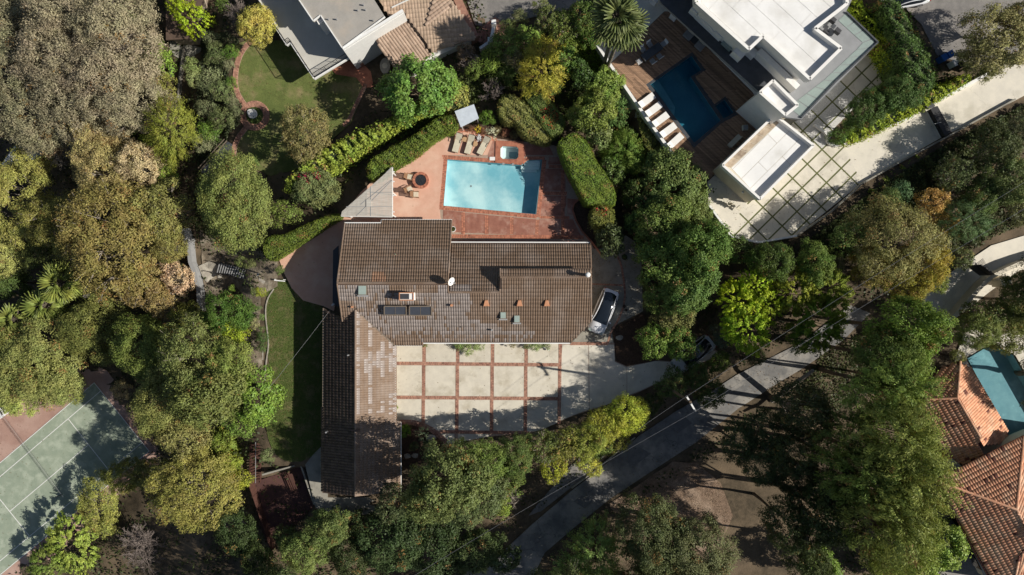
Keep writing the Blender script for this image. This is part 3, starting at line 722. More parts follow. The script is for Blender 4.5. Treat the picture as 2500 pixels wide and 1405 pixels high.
# ------------------------------------------------------------------ main house
def build_main_house():
    hs = empty('house', tuple(P(1080, 760, 0)), label='sprawling brown tile-roofed house between the pool and the brick-gridded motor court', cat='house')
    ys = P(0, 840, 2.9).y; k = .40
    S_pl = (2.9 - k * ys, 0, k)                                   # south slope rises to the north
    rA = on_plane(900, 691, S_pl); yA = rA.y; zA = rA.z
    yNA = P(0, 541, 2.7).y; kA = (zA - 2.7) / (yNA - yA); NA = (zA + kA * yA, 0, -kA)
    rB = on_plane(1150, 714, S_pl); yNB = P(0, 592, 2.7).y; kB = (rB.z - 2.7) / (yNB - rB.y); NB = (rB.z + kB * rB.y, 0, -kB)
    rC = on_plane(1300, 677, S_pl); NC = (rC.z + .3 * rC.y, 0, -.3)
    tw, tl, am = .232, .40, .055
    def weather(px, py, rng):
        j = rng.uniform(-1, 1, len(px))
        jag = 6 * np.floor(np.sin(py * .31) * 2) + 5 * np.floor(np.sin(py * .12) * 2)
        lim = np.where(py < 752, 1152, np.where(py < 778, 1143, np.where(py < 792, 1176, np.where(py < 803, 1207, np.where(py < 812, 1226, 1305))))) + jag * .4
        wgt = (px < lim) & (py > 693)
        wgt &= ~((px < 862) & (py > 737)) & ~((np.abs(px - 1010) < 60) & (py < 716) & (np.abs(px-1010) > 2) & (py > 700))
        wgt &= ~((px > 862) & (px < 1065) & (py > 728) & (py < 772) & (rng.rand(len(px)) < .3))
        wgt &= ~((py > 795) & (px < 1130) & (rng.rand(len(px)) < np.clip((py - 795) / 45, 0, .85)))
        wgt &= ~((py > 818) & (rng.rand(len(px)) < .6))
        wgt &= rng.rand(len(px)) < .93
        m = np.where(wgt, 1, 0)
        pat = (px > 909) & (px < 940) & (py > 664) & (py < 690); m[pat] = 2
        return m
    mats = [M['tile'], M['tile_w'], M['tile_o']]
    # south slope
    sp = [(823,692),(1093,692),(1094,714),(1220,714),(1221,677),(1443,677),(1443,785),(1392,838),(1032,838),(1031,843),(964,843),(868,757),(836,785)]
    tile_field(roof_slab(sp, S_pl, .16, M['tile_d'], hs), S_pl, tw, tl, am, weather, mats, 'south_roof_tiles', hs, seed=1)
    # north slope, west block
    na = [(842,545),(931,545),(932,538),(1103,538),(1093,692),(823,692)]
    tile_field(roof_slab(na, NA, .16, M['tile_d'], hs), NA, tw, tl, am, weather, mats, 'north_roof_tiles', hs, seed=2)
    nb = [(1101,592),(1441,593),(1443,655),(1443,680),(1221,690),(1221,714),(1095,714),(1096,655)]
    tile_field(roof_slab(nb, NB, .16, M['tile_d'], hs), NB, tw, tl, am, weather, mats, 'north_roof_tiles', hs, seed=3)
    nc = [(1221,656),(1443,656),(1443,677),(1221,677)]
    tile_field(roof_slab(nc, NC, .14, M['tile_d'], hs), NC, tw, tl, am, weather, mats, 'clerestory_roof_tiles', hs, seed=4)
    # clerestory wall below the small north slope, and the gable it leaves open
    a = on_plane(1222, 660, NC); b = on_plane(1442, 660, NC); zl = NB[0] + NB[2] * a.y
    MB().prism([Vector((a.x, a.y - .12, 0)), Vector((b.x, a.y - .12, 0)), Vector((b.x, a.y, 0)), Vector((a.x, a.y, 0))], a.z - .1, zl - .5).build('clerestory_wall', M['wall_b'], hs)
    for xx in (a.x, b.x - .14):
        mb = MB(); yb = rB.y; pts = [(a.y - .05, a.z - .1), (rC.y, rC.z - .12), (yb, rB.z - .12), (yb, rB.z - .8), (a.y - .05, zl - .5)]
        n = len(pts)
        for x in (xx, xx + .14):
            for y, z in pts: mb.v.append((x, y, z))
        mb.f.append(tuple(range(n))[::-1]); mb.m.append(0); mb.f.append(tuple(range(n, 2 * n))); mb.m.append(0)
        for i in range(n): mb.f.append((i, (i + 1) % n, n + (i + 1) % n, n + i)); mb.m.append(0)
        mb.build('gable_wall', M['wall_b'], hs)
    # wing
    v0 = on_plane(868, 756, S_pl); er = P(968, 900, 2.75); kr = (v0.z - 2.75) / (er.x - v0.x)
    ER = (v0.z + kr * v0.x, -kr, 0); xl = P(790, 900, 2.85).x; kl = (v0.z - 2.85) / (v0.x - xl); EL = (v0.z - kl * v0.x, kl, 0)
    def wpick(px, py, rng):
        v = np.sin(px * .21 + 1) + .7 * np.sin(py * .045 + px * .02) + .5 * np.sin(px * .8)
        m = np.where((py < 1010) & (v > .15) & (rng.rand(len(px)) < .8), 1, 0)
        return m
    er_px = [(868,756),(964,843),(964,1031),(978,1031),(978,1200),(868,1212)]
    tile_field(roof_slab(er_px, ER, .16, M['tile_d'], hs), ER, tw, tl, .045, wpick, [mats[0], mats[1]], 'east_wing_tiles', hs, seed=5)
    el_px = [(790,752),(836,785),(868,756),(868,1212),(788,1204)]
    tile_field(roof_slab(el_px, EL, .16, M['tile_d'], hs), EL, .27, tl, .085, lambda x, y, r: np.zeros(len(x), int), [M['tile_d']], 'west_wing_tiles', hs, seed=6)  # west slope turned from the sun: its shade is put into darker tiles
    # ridges, verges and valleys
    rc = MB()
    for pl, p, q in ((S_pl, (823,691), (1093,691)), (S_pl, (1094,714), (1219,714)), (S_pl, (1221,677), (1443,677)), (EL, (868,757), (868,1212))):
        ridge_caps(rc, on_plane(*p, pl), on_plane(*q, pl))
    for pl, p, q in ((NA, (842,545), (823,691)), (S_pl, (823,692), (836,785)), (NA, (1103,538), (1093,691)), (NC, (1221,656), (1221,677)), (S_pl, (1443,677), (1443,785)), (NB, (1441,593), (1443,655)), (S_pl, (1094,692), (1094,714))):
        ridge_caps(rc, on_plane(*p, pl), on_plane(*q, pl), r=.08, up=.02)
    prop(rc.build('ridge_tiles', M['tile'], hs), kind='stuff')
    vl = MB(); vl.beam(on_plane(868,757,S_pl) + Vector((0,0,.05)), on_plane(964,843,S_pl) + Vector((0,0,.05)), .12, .05); vl.build('valley_flashing', M['bronze'], hs)
    # gutters
    def gut(pl, pts, name='gutter', m=M['white']):
        mb = MB(); w3 = [on_plane(x, y, pl) for x, y in pts]
        for p, q in zip(w3[:-1], w3[1:]): mb.beam(p + Vector((0, 0, -.03)), q + Vector((0, 0, -.03)), .1, .14)
        mb.build(name, m, hs)
    gut(S_pl, [(964,844),(1031,844),(1031.5,838.7),(1392,838.7)]); gut(NA, [(841,544.5),(931,544.5),(931.5,537.2),(1103.5,537.2)]); gut(NB, [(1100,591.5),(1441,592.5)])
    gut(ER, [(964.6,844),(964.6,1031),(978.6,1031.5),(978.6,1200)]); gut(EL, [(789.5,753),(787.5,1204)], m=M['bronze']); gut(S_pl, [(1392.5,838.5),(1443.5,785.5),(1443.8,679)], m=M['bronze'])
    # walls
    wb = MB()
    def ww(px, top):
        wb.prism(PW(px, 0), top, -.1)
    ww([(858,560),(1078,560),(1078,820),(858,820)], 2.55); ww([(1070,612),(1408,612),(1408,770),(1375,815),(1070,815)], 2.55); ww([(822,770),(948,800),(948,1180),(822,1185)], 2.55)
    # upper gable walls (west end and the step between the blocks)
    for px_, y0 in ((850, 1), ):
        x = P(850, 0, 1.5).x
        mb = MB(); pts = [(P(0,560,0).y, 2.5), (P(0,560,0).y, NA[0] + NA[2] * P(0,560,0).y - .25), (yA, zA - .25), (P(0,800,0).y, S_pl[0] + S_pl[2] * P(0,800,0).y - .25), (P(0,800,0).y, 2.5)]
        n = 5
        for xx in (x, x + .2):
            for y, z in pts: mb.v.append((xx, y, z))
        mb.f.append(tuple(range(n))); mb.m.append(0); mb.f.append(tuple(range(n, 2 * n))[::-1]); mb.m.append(0)
        for i in range(n): mb.f.append((i, n + i, n + (i + 1) % n, (i + 1) % n)); mb.m.append(0)
        mb.build('gable_wall', M['wall_b'], hs)
    wb.build('wall', M['wall_b'], hs)
    # low dark lean-to canopy on the west side
    MB().prism([P(826,600,2.6), P(813,612,2.6), P(812,745,2.6), P(830,750,2.6)], 2.6, 2.45).build('side_canopy', M['dark'], hs)
    # chimney with open flue
    def on_s(x, y): return on_plane(x, y, S_pl)
    c = on_s(997, 724); ch = MB(); ch.box((c.x, c.y, c.z + .45), (1.35, .72, 1.5), 0); ch.build('chimney', M['stucco'], hs)
    cc = bpy.data.objects['chimney']
    MB().box((c.x - .17, c.y, c.z + 1.215), (.85, .5, .05)).build('flue', M['dark'], cc)
    mb = MB()
    for dx in (-.5, .5): mb.box((c.x + dx * 1.3, c.y, c.z + 1.23), (.08, .74, .08))
    for dy in (-.5, .5): mb.box((c.x, c.y + dy * .68, c.z + 1.232), (1.3, .08, .08))
    mb.build('cap', M['terrac'], cc)
    # solar collectors, skylights
    for x0, x1, y0, y1 in ((941,994,748,769),(1002,1055,748,770)):
        p, q, r_, s_ = [on_s(x, y) + Vector((0, 0, dz)) for x, y, dz in ((x0,y1,.55),(x1,y1,.55),(x1,y0,.6),(x0,y0,.6))]
        mb = MB(); 
        for A, B in ((p, q), (q, r_), (r_, s_), (s_, p)): mb.beam(A, B, .09, .12)
        mb.beam((p + q) / 2 , (r_ + s_) / 2, .03, .05)
        fr = mb.build('solar_collector', M['bronze'], hs)
        m2 = MB(); n = 0
        m2.v += [tuple(v) for v in (p, q, r_, s_)] + [tuple(v - Vector((0, 0, .05))) for v in (p, q, r_, s_)]
        m2.f += [(0,1,2,3),(7,6,5,4),(0,4,5,1),(1,5,6,2),(2,6,7,3),(3,7,4,0)]; m2.m += [0] * 6
        m2.build('absorber', M['solar'], fr)
        for A in (p, q, r_, s_): MB().beam(A, Vector((A.x, A.y, A.z - .6)), .04, .04).build('mount', M['black'], fr)
    for x, y, w_, h_ in ((886,709,.72,.82),(1228.5,770,.5,.56),(1262,779,.5,.62)):
        c = on_s(x, y); f = MB(); f.box((c.x, c.y, c.z + .12), (w_ + .1, h_ + .1, .3)); o = f.build('skylight', M['bronze'], hs)
        MB().box((c.x, c.y, c.z + .28), (w_, h_, .05)).build('pane', M['skylight'], o)
        MB().box((c.x, c.y - h_ / 2 - .14, c.z + .03), (w_ + .3, .14, .04)).build('flashing', M['grey'], o)
    # terracotta dormer vents
    for x in (1187, 1268, 1334.5):
        c = on_s(x, 741); mb = MB(); k0 = len(mb.v)
        mb.v += [(c.x - .32, c.y - .3, c.z - .1), (c.x + .32, c.y - .3, c.z - .1), (c.x + .14, c.y + .32, c.z + .15), (c.x - .14, c.y + .32, c.z + .15),
                 (c.x - .24, c.y - .26, c.z + .3), (c.x + .24, c.y - .26, c.z + .3), (c.x + .1, c.y + .28, c.z + .34), (c.x - .1, c.y + .28, c.z + .34)]
        mb.f += [(4,5,6,7),(0,1,5,4),(1,2,6,5),(2,3,7,6),(3,0,4,7)]; mb.m += [0] * 5
        mb.build('roof_vent', M['terrac'], hs)
    # pipes
    def pipe(p, r, h, m, cap=None):
        mb = MB().lathe(p, [(r, -.2), (r, h)], 10); o = mb.build('vent_pipe', m, hs)
        if cap: MB().lathe(p + Vector((0, 0, h)), [(cap, -.12), (cap, .06), (cap * .6, .16), (0.01, .18)], 14).build('cowl', M['white'], o)
    pipe(on_s(1103, 746), .12, .45, M['terrac']); pipe(on_s(1201, 806), .09, .45, M['grey'])
    pipe(on_plane(1432, 672, NC), .14, 1.2, M['grey'], .24)
    pipe(on_plane(861, 750, S_pl), .1, .4, M['terrac']); pipe(on_plane(852, 867, EL), .07, .5, M['grey']); pipe(on_plane(800, 1053, EL), .08, .7, M['grey']); pipe(on_s(1126, 799), .05, .2, M['black'])
    mb = MB(); q = on_plane(866, 1050, EL); mb.box((q.x + .1, q.y, q.z + .12), (.9, .12, .3)); mb.build('ridge_vent', M['tile_d'], hs)
    # satellite dish
    c = on_s(1094, 690); mb = MB(); mb.tube([c, c + Vector((.1, -.05, .7))], .03); o = mb.build('satellite_dish', M['grey'], hs)
    d = MB(); ctr = c + Vector((.3, .12, .95)); ax = Vector((.75, -.35, .55)).normalized(); u = ax.cross(Vector((0, 0, 1))).normalized(); v = ax.cross(u)
    k0 = 0; d.v.append(tuple(ctr)); 
    for rr, dd in ((.15, .02), (.3, .07), (.42, .14)):
        for i in range(16):
            t = i * math.pi / 8; d.v.append(tuple(ctr + (u * math.cos(t) + v * math.sin(t)) * rr + ax * dd))
    for i in range(16): d.f.append((0, 1 + i, 1 + (i + 1) % 16)); d.m.append(0)
    for r_ in range(2):
        for i in range(16): d.f.append((1 + r_ * 16 + i, 17 + r_ * 16 + i, 17 + r_ * 16 + (i + 1) % 16, 1 + r_ * 16 + (i + 1) % 16)); d.m.append(0)
    d.build('reflector', M['white'], o, smooth=True)
    MB().tube([c + Vector((.1, -.05, .6)), ctr + ax * .5], .02).tube([ctr + ax * .45, ctr + ax * .6], .07).build('receiver', M['grey'], o)
    MB().tube([on_s(836, 785), on_s(856, 770) + Vector((0, 0, .2))], .03).tube([on_s(836, 772) + Vector((0,0,.1)), on_s(850, 782) + Vector((0, 0, .1))], .02).build('roof_antenna', M['black'], hs)
build_main_house()
# ------------------------------------------------------------------ generic furniture builders (local coordinates, copied afterwards)
def finish(root, loc, rz, label, cat=None, group=None):
    root.location = loc; root.rotation_euler = (0, 0, rz); return prop(root, label, cat, group)
def make_lounger():
    t = empty('sun_lounger'); L, W = 1.95, .64
    f = MB()
    for y in (-W / 2, W / 2): f.beam((-L / 2, y, .28), (L / 2, y, .28), .05, .06)
    for x in (-L / 2, 0, L / 2): f.beam((x, -W / 2, .28), (x, W / 2, .28), .05, .05)
    f.build('frame', M['teak'], t, True)
    for x in (-.85, .85):
        for y in (-.28, .28): MB().box((x, y, .13), (.05, .05, .27)).build('leg', M['teak'], t, True)
    c = MB()
    for i in range(7): c.box((-.32, -W / 2 + .05 + i * .09, .345), (1.28, .078, .07 + .008 * (i % 2)))
    c.build('cushion', M['cream_f'], t, True)
    b = MB()
    for i in range(7):
        y = -W / 2 + .05 + i * .09; b.beam((.33, y, .36), (.92, y, .74), .078, .07)
    b.build('backrest', M['cream_f'], t, True)
    bf = MB(); bf.beam((.33, -W / 2, .33), (.95, -W / 2, .72), .04, .05); bf.beam((.33, W / 2, .33), (.95, W / 2, .72), .04, .05); bf.beam((.95, -W / 2, .73), (.95, W / 2, .73), .05, .05)
    bf.beam((.6, -.2, .5), (.9, -.2, .28), .03, .03); bf.build('back_frame', M['black'], t, True)
    ar = MB(); 
    for y in (-W / 2 - .03, W / 2 + .03): ar.beam((.05, y, .5), (.6, y, .52), .06, .03); ar.beam((.08, y, .28), (.08, y, .5), .03, .03)
    ar.build('armrest', M['teak'], t, True)
    return t
dv = [(1117,350),(1147,354),(1181,357)]; ang = [math.radians(74), math.radians(73), math.radians(62)]
labs = ['cream striped teak sun lounger, furthest left of the trio above the pool', 'cream striped teak sun lounger standing between two round side tables', 'cream striped teak sun lounger nearest the spa, angled more than its neighbours']
l0 = make_lounger()
for i in range(3):
    o = l0 if i == 0 else dup(l0, (0, 0, 0)); finish(o, P(dv[i][0], dv[i][1], .3) + Vector((0, 0, -.24)), ang[i], labs[i], 'sun lounger', 'sun loungers above the turquoise pool')
def side_table(loc, label):
    t = empty('side_table', loc, 0, label, 'table', 'round side tables between the loungers')
    MB().lathe((0, 0, 0), [(.24, .42), (.26, .43), (.26, .47), (.24, .48)], 18).build('table_top', M['teak'] if False else plain('pale_wood', (.48, .3, .16), .6), t, True)
    for i in range(3):
        a = i * 2.1; MB().beam((.2 * math.cos(a), .2 * math.sin(a), 0), (.12 * math.cos(a), .12 * math.sin(a), .43), .035, .035).build('leg', M['teak'], t, True)
side_table(P(1135, 343, .06), 'round wooden side table with a dark object, between the left and middle loungers')
side_table(P(1160.5, 354, .06), 'round wooden side table right of the middle lounger')
t = empty('potted_flowers', P(1169, 339, .06), 0, 'small pot of white flowers between middle and right loungers', 'potted plant')
MB().lathe((0, 0, 0), [(.11, 0), (.15, .28), (.16, .3)], 12).build('pot', M['terrac'], t, True)
fl = MB(); r = random.Random(3)
for i in range(60):
    fl.quad_box((r.gauss(0, .11), r.gauss(0, .16), .42 + r.uniform(-.08, .12)), Vector((r.uniform(-.05, .05), .045, 0)), Vector((.045, r.uniform(-.05, .05), .01)), Vector((0, 0, .006)))
fl.build('blossoms', M['white'], t, True)
# fire pit
t = empty('fire_pit', P(1028.5, 442, .06), 0, 'round brick fire pit filled with black lava glass on the salmon patio', 'fire pit')
mb = MB(); mb.lathe((0, 0, 0), [(.8, 0), (.8, .46)], 40); mb.build('body', M['brick'], t, True)
bk = MB()
for i in range(44):
    a = i * 2 * math.pi / 44; d = Vector((math.cos(a), math.sin(a), 0)); s = Vector((-d.y, d.x, 0))
    bk.quad_box(d * .7 + Vector((0, 0, .485)), d * .13, s * .047, Vector((0, 0, .035)))
o = bk.build('brick', M['brick'], t, True); o['kind'] = 'stuff'
MB().lathe((0, 0, 0), [(.57, .44), (.57, .47)], 30).build('lava_bed', M['cinder'], t, True)
gl = MB(); r = random.Random(2)
for i in range(420):
    a = r.random() * 6.28; q = .54 * math.sqrt(r.random()); s = r.uniform(.015, .03)
    gl.box((q * math.cos(a), q * math.sin(a), .48 + r.uniform(0, .01)), (s, s, s), r.random() * 3, bottom=False)
o = gl.build('lava_glass', M['cinder'], t, True); o['kind'] = 'stuff'
def make_chair():
    t = empty('patio_chair')
    s = MB()
    for i in range(5): s.box((-.2 + i * .1, 0, .4 - .02 * (2 - i) * -.5), (.08, .52, .025))
    s.build('seat', M['cream_f'], t, True)
    b = MB()
    for i in range(5): b.beam((-.26, -.22 + i * .11, .42), (-.5, -.22 + i * .11, .98), .085, .02)
    b.beam((-.5, -.27, .98), (-.5, .27, .98), .05, .04); b.build('backrest', M['teak'], t, True)
    for y in (-.3, .3):
        MB().beam((-.34, y, .6), (.3, y, .58), .08, .03).build('armrest', M['teak'], t, True)
        MB().beam((.26, y, 0), (.26, y, .58), .05, .05).build('leg', M['teak'], t, True)
        MB().beam((-.45, y, 0), (-.25, y, .6), .05, .05).build('leg', M['teak'], t, True)
    return t
c0 = make_chair()
for i, (x, y, a, lb) in enumerate([(1001, 433, -12, 'wooden patio armchair upper left of the fire pit, facing it'), (1001, 463, 25, 'wooden patio armchair lower left of the fire pit, turned toward it'), (1016, 476, 0, 'wooden patio armchair directly below the fire pit beside the other chair')]):
    o = c0 if i == 0 else dup(c0, (0, 0, 0)); finish(o, P(x, y, .3) + Vector((0, 0, -.24)), math.radians(a), lb, 'chair', 'wooden chairs round the fire pit')
# pergola of pale slats
t = empty('pergola', P(915, 490, 0), 0, 'triangular pergola roofed with weathered pale slats beside the salmon patio', 'pergola')
zt = 2.5; tri = [(958,409),(958,530),(833,528),(835,517)]
tw_ = [tuple(P(x, y, zt))[:2] for x, y in tri]; 
if area2(tw_) < 0: tw_ = tw_[::-1]
xa, xb = min(p[0] for p in tw_), max(p[0] for p in tw_); n = 40; st = (xb - xa) / n; r = random.Random(6)
for i in range(n):
    x0 = xa + i * st; c = clip_convex(tw_, [(x0 + .012, -99), (x0 + st - .012, -99), (x0 + st - .012, 99), (x0 + .012, 99)])
    if len(c) > 2: MB().prism([Vector((x, y, 0)) for x, y in c], zt + .04 + r.uniform(-.006, .006), zt + .015).build('slat', M['slatw'], t)
rf = MB()
for a, b in (((958,440),(870,528)),((958,470),(905,470)),((958,505),(845,505)),((955,440),(880,500)),((905,455),(905,528))):
    rf.beam(P(*a, zt + .055), P(*b, zt + .055), .05, .03)
rf.build('batten', M['grey'], t)
fr = MB()
for i in range(3):
    a = P(*tri[(0, 1, 2)[i]], zt - .06); b = P(*tri[(1, 2, 0)[i]], zt - .06); fr.beam(a, b, .1, .14)
fr.build('frame', M['white'], t); MB().box(P(900.5, 496, zt + .08), (.5, .7, .06)).build('hatch', M['slatw'], t)
for x, y in ((956,420),(956,470),(956,525),(845,525)):
    q = P(x, y, zt); MB().box((q.x, q.y, zt / 2), (.12, .12, zt - .1)).build('post', M['white'], t)
for y in (420, 444, 478, 518): MB().box(P(959.5, y, zt), (.3, .1, .08)).build('bracket', M['white'], t)
# white shed canopy
t = empty('garden_canopy', P(1140, 283, 0), 0, 'small pale flat-roofed canopy at the top of the pool hedge', 'canopy')
MB().prism(PW([(1110,272),(1125,311),(1169,289),(1157,255)], 2.2), 2.2, 2.1).build('roof', plain('pale_blue_panel', (.55, .6, .66), .5), t)
for x, y in ((1114,273),(1127,307),(1165,288),(1155,259)):
    q = P(x, y, 2.2); MB().box((q.x, q.y, 1.05), (.07, .07, 2.1)).build('post', M['white'], t)
# big white planter by the house, pots
def pot(x, y, z, r_, label, m, plant=True):
    t = empty('flower_pot', P(x, y, z), 0, label, 'flower pot')
    MB().lathe((0, 0, 0), [(r_ * .7, 0), (r_, .45), (r_ * 1.08, .5)], 16).build('pot', m, t, True)
    MB().lathe((0, 0, 0), [(r_ * .85, .48), (r_ * .85, .51)], 14).build('soil', M['mulch'], t, True)
    if plant:
        mb = MB(); rr = random.Random(int(x))
        for i in range(40):
            mb.quad_box((rr.gauss(0, r_ * .4), rr.gauss(0, r_ * .4), .56 + rr.random() * .12), Vector((.05, rr.uniform(-.04, .04), .01)), Vector((rr.uniform(-.04, .04), .03, .02)), Vector((0, 0, .004)))
        o = mb.build('foliage', M['leaf'], t, True); o.color = (.08, .12, .03, 1)
pot(1107, 561, .05, .28, 'white round flower pot at the corner where the roof steps back', M['white'])
pot(1523, 629, .05, .27, 'black round pot on the entry court below the shaded trees', M['black'])
pot(1522, 748, .05, .16, 'small dark pot right of the parked white car', M['black'], False)
pot(1527, 757, .05, .13, 'smaller dark pot just below another one right of the white car', M['black'], False)
# fountain and ring
t = empty('fountain', P(619, 280, -1.56), 0, 'tiered white stone fountain in a round green bed on the lawn', 'fountain')
MB().lathe((0, 0, 0), [(.45, 0), (.5, .35), (.42, .38), (.38, .3), (.05, .3)], 20).build('lower_basin', M['stucco'], t, True)
MB().lathe((0, 0, .3), [(.1, 0), (.08, .5), (.3, .62), (.31, .66), (.05, .62), (.05, .95), (.02, 1.0)], 16).build('upper_basin', M['stucco'], t, True)
ringc = P(622, 283, -1.56); bk = MB()
for row in range(4):
    rr = .98 + row * .17; n = int(2 * math.pi * rr / .12)
    for i in range(n):
        a = i * 2 * math.pi / n; d = Vector((math.cos(a), math.sin(a), 0)); s = Vector((-d.y, d.x, 0))
        bk.quad_box(ringc + d * rr + Vector((0, 0, .03)), d * .078, s * .052, Vector((0, 0, .03)), bottom=False)
rg = empty('brick_path', ringc, 0); rg['kind'] = 'structure'
o = bk.build('ring_bricks', M['brick_drive'], rg); o['kind'] = 'stuff'
def path(px, z, wid, name='path_bricks'):
    pts = [tuple(P(x, y, z))[:2] for x, y in smooth_poly(px, 2, False)]
    mb = MB(); brick_band(mb, pts, wid, z + .02, bw=.2, bl=.11); o = mb.build(name, M['brick_drive'], rg); o['kind'] = 'stuff'
    MB().prism(ribbon(pts, wid + .05), z + .02, z - .06).build('path_mortar', M['mortar'], rg)
path([(640,88),(605,105),(582,140),(573,190),(577,225),(592,250),(603,263)], -1.56, .52)
path([(603,310),(582,335),(571,362),(570,388)], -1.56, .5)
path([(893,205),(880,235),(866,262),(855,290),(838,308)], -1.56, .35)
slab('brick_terrace', [(805,165),(835,150),(880,150),(905,175),(912,212),(888,215),(870,190),(820,182)], -1.54, .1, M['brick'], kind='structure')

# ------------------------------------------------------------------ neighbour's house above (grey flat roof)
def build_north_house():
    t = empty('house', P(860, 60, -1.6), label='white house with grey flat roof, balcony and tan tiled wings at the top edge', cat='house')
    zb, zr, zg = 1.1, 4.3, -1.7
    bal = [(560,-110),(629,-2),(701,112),(710,106),(768,194),(865,135),(905,100),(905,-110)]
    MB().prism(PW(bal, zb), zb, zb - .3).build('balcony_floor', M['balcony'], t)
    edge = [(565,-100),(629,-2),(701,112),(710,106),(768,194),(865,135)]
    mb = MB(); w3 = PW(edge, zb + .03)
    for a, b in zip(w3[:-1], w3[1:]): mb.beam(a, b, .12, .3)
    mb.build('fascia', M['white'], t)
    rl = MB(); w3 = PW([(567,-96),(631,0),(702,108),(711,102),(768,189),(861,133)], zb)
    for a, b in zip(w3[:-1], w3[1:]):
        rl.beam(a + Vector((0, 0, 1.05)), b + Vector((0, 0, 1.05)), .05, .04); rl.beam(a + Vector((0, 0, .12)), b + Vector((0, 0, .12)), .03, .03)
        n = int((b - a).length / .14)
        for i in range(n + 1):
            q = a + (b - a) * (i / max(n, 1)); rl.beam((q.x, q.y, zb), (q.x, q.y, zb + 1.05), .02 if i % 10 else .05, .02 if i % 10 else .05)
    o = rl.build('railing', M['black'], t); 
    roof = [(640,-140),(720,-15),(765,52),(783,38),(836,118),(940,42),(905,-14),(850,-140)]
    MB().prism(PW(roof, zr), zr, zr - .35).build('flat_roof', M['greyroof'], t)
    mb = MB(); w3 = PW([(650,-125),(720,-15),(765,52),(783,38),(836,118),(940,42)], zr + .04)
    for a, b in zip(w3[:-1], w3[1:]): mb.beam(a, b, .1, .2)
    mb.build('parapet', M['white'], t)
    k = 9.0
    body = [(670,-130),(735,-10),(778,60),(796,46),(838,110),(936,40),(905,-14),(850,-130)]
    MB().prism(PW(body, zr - .3), zr - .36, zg).build('wall', M['stucco'], t)
    # lower storey below the balcony, with windows on the garden side
    MB().prism(PW([(640,-80),(716,84),(724,80),(770,150),(880,90),(880,-80)], zb), zb - .32, zg).build('lower_wall', M['stucco'], t)
    for (x, y) in ((888,14),(893,26),(874,27),(803,49),(823,49),(912,52)):
        MB().lathe(P(x, y, zr), [(.07, 0), (.07, .3)], 8).build('vent_pipe', M['grey'], t)
    # gable parapet running down to the tiled wing
    g = MB(); a = P(836, 119, zr); b = P(984, 26, zr); 
    g.beam((a.x, a.y, zr - .1), (b.x, b.y, zr - .1), .25, .4); g.build('parapet_wall', M['white'], t)
    wl = MB().prism(ribbon([(a.x, a.y), (b.x, b.y)], .3), zr - .25, zg); wl.build('gable_wall', M['white'], t)
    # striped tile wing falling toward the pool
    z1, z2 = 2.2, 1.0
    p, q, s = P(984, 24, z1), P(917, 98, z1), P(1056, 125, z2); pl = plane3(p, q, s)
    st = [(984,24),(917,98),(950,150),(970,180),(1010,180),(1056,125)]
    f = (s - p); 
    tile_field(roof_slab(st, pl, .2, M['tile_d'], t), pl, .3, .42, .1, None, [M['tile_b']], 'striped_roof_tiles', t, seed=9, fall=(f.x, f.y))
    # tan roof on the right of it
    p, q, s = P(925, -5, 3.0), P(1100, -10, 2.9), P(1056, 125, 1.4); pl2 = plane3(p, q, s)
    tn = [(880,-70),(925,0),(950,38),(984,26),(1056,126),(1163,92),(1102,0),(1060,-70)]
    tile_field(roof_slab(tn, pl2, .2, M['tile_t'], t), pl2, .3, .42, .035, None, [M['tile_t']], 'tan_roof_tiles', t, seed=10)
    up = .12; g2 = (pl2[0] + up, pl2[1], pl2[2]); tr = [(1062,-20),(1040,60),(1104,17),(1088,-20)]
    d = P(1104,17,2) - P(1040,60,2)
    tile_field(roof_slab(tr, g2, .05, M['tile_d'], t, 'dormer_deck'), g2, .3, .42, .11, None, [M['tile_b']], 'dormer_roof_tiles', t, seed=11, fall=(d.x, d.y))
    mb = MB(); mb.beam(on_plane(957, 20, pl2) + Vector((0,0,.1)), on_plane(1012, -6, pl2) + Vector((0,0,.1)), .1, .12); mb.build('ridge_flashing', M['white'], t)
    # brick coping wall to the street
    mb = MB(); wa, wb = P(1095, -50, 1.5), P(1160, 92, 1.5); mb.beam((wa.x, wa.y, .3), (wb.x, wb.y, .3), .8, 2.5); mb.build('brick_wall', M['brick_drive'], t)
    # lower white walls facing the pool
    MB().prism(ribbon([tuple(P(1003,172,-1))[:2], tuple(P(1050,142,-1))[:2], tuple(P(1110,120,-1))[:2], tuple(P(1150,100,-1))[:2]], .4), 1.0, -1.7).build('garden_wall', M['stucco'], t)
    MB().prism(PW([(930,110),(975,175),(1003,172),(1050,142),(1150,98),(1090,10),(960,20)], 1.0), .75, -1.7).build('wing_wall', M['stucco'], t)
build_north_house()
t = empty('gate_pillar_wall', P(1203, 80, 0), 0, 'white gate wall with pillars beside the brick steps at the street', 'wall')
mb = MB(); mb.beam(P(1205,66,1.4) - Vector((0,0,.9)), P(1198,103,1.4) - Vector((0,0,.9)), .3, 2.0); mb.build('wall', M['white'], t)
mb = MB(); mb.beam(P(1198,104,.6), P(1172,122,.6), .28, .9); mb.build('low_wall', M['white'], t)
for x, y in ((1206,64),(1197,106)): MB().box(P(x, y, .8), (.45, .45, 2.2)).build('pillar', M['white'], t)
slab('brick_steps', [(1150,88),(1208,42),(1235,60),(1232,110),(1205,118),(1165,100)], .38, .4, M['brick_drive'], kind='structure')
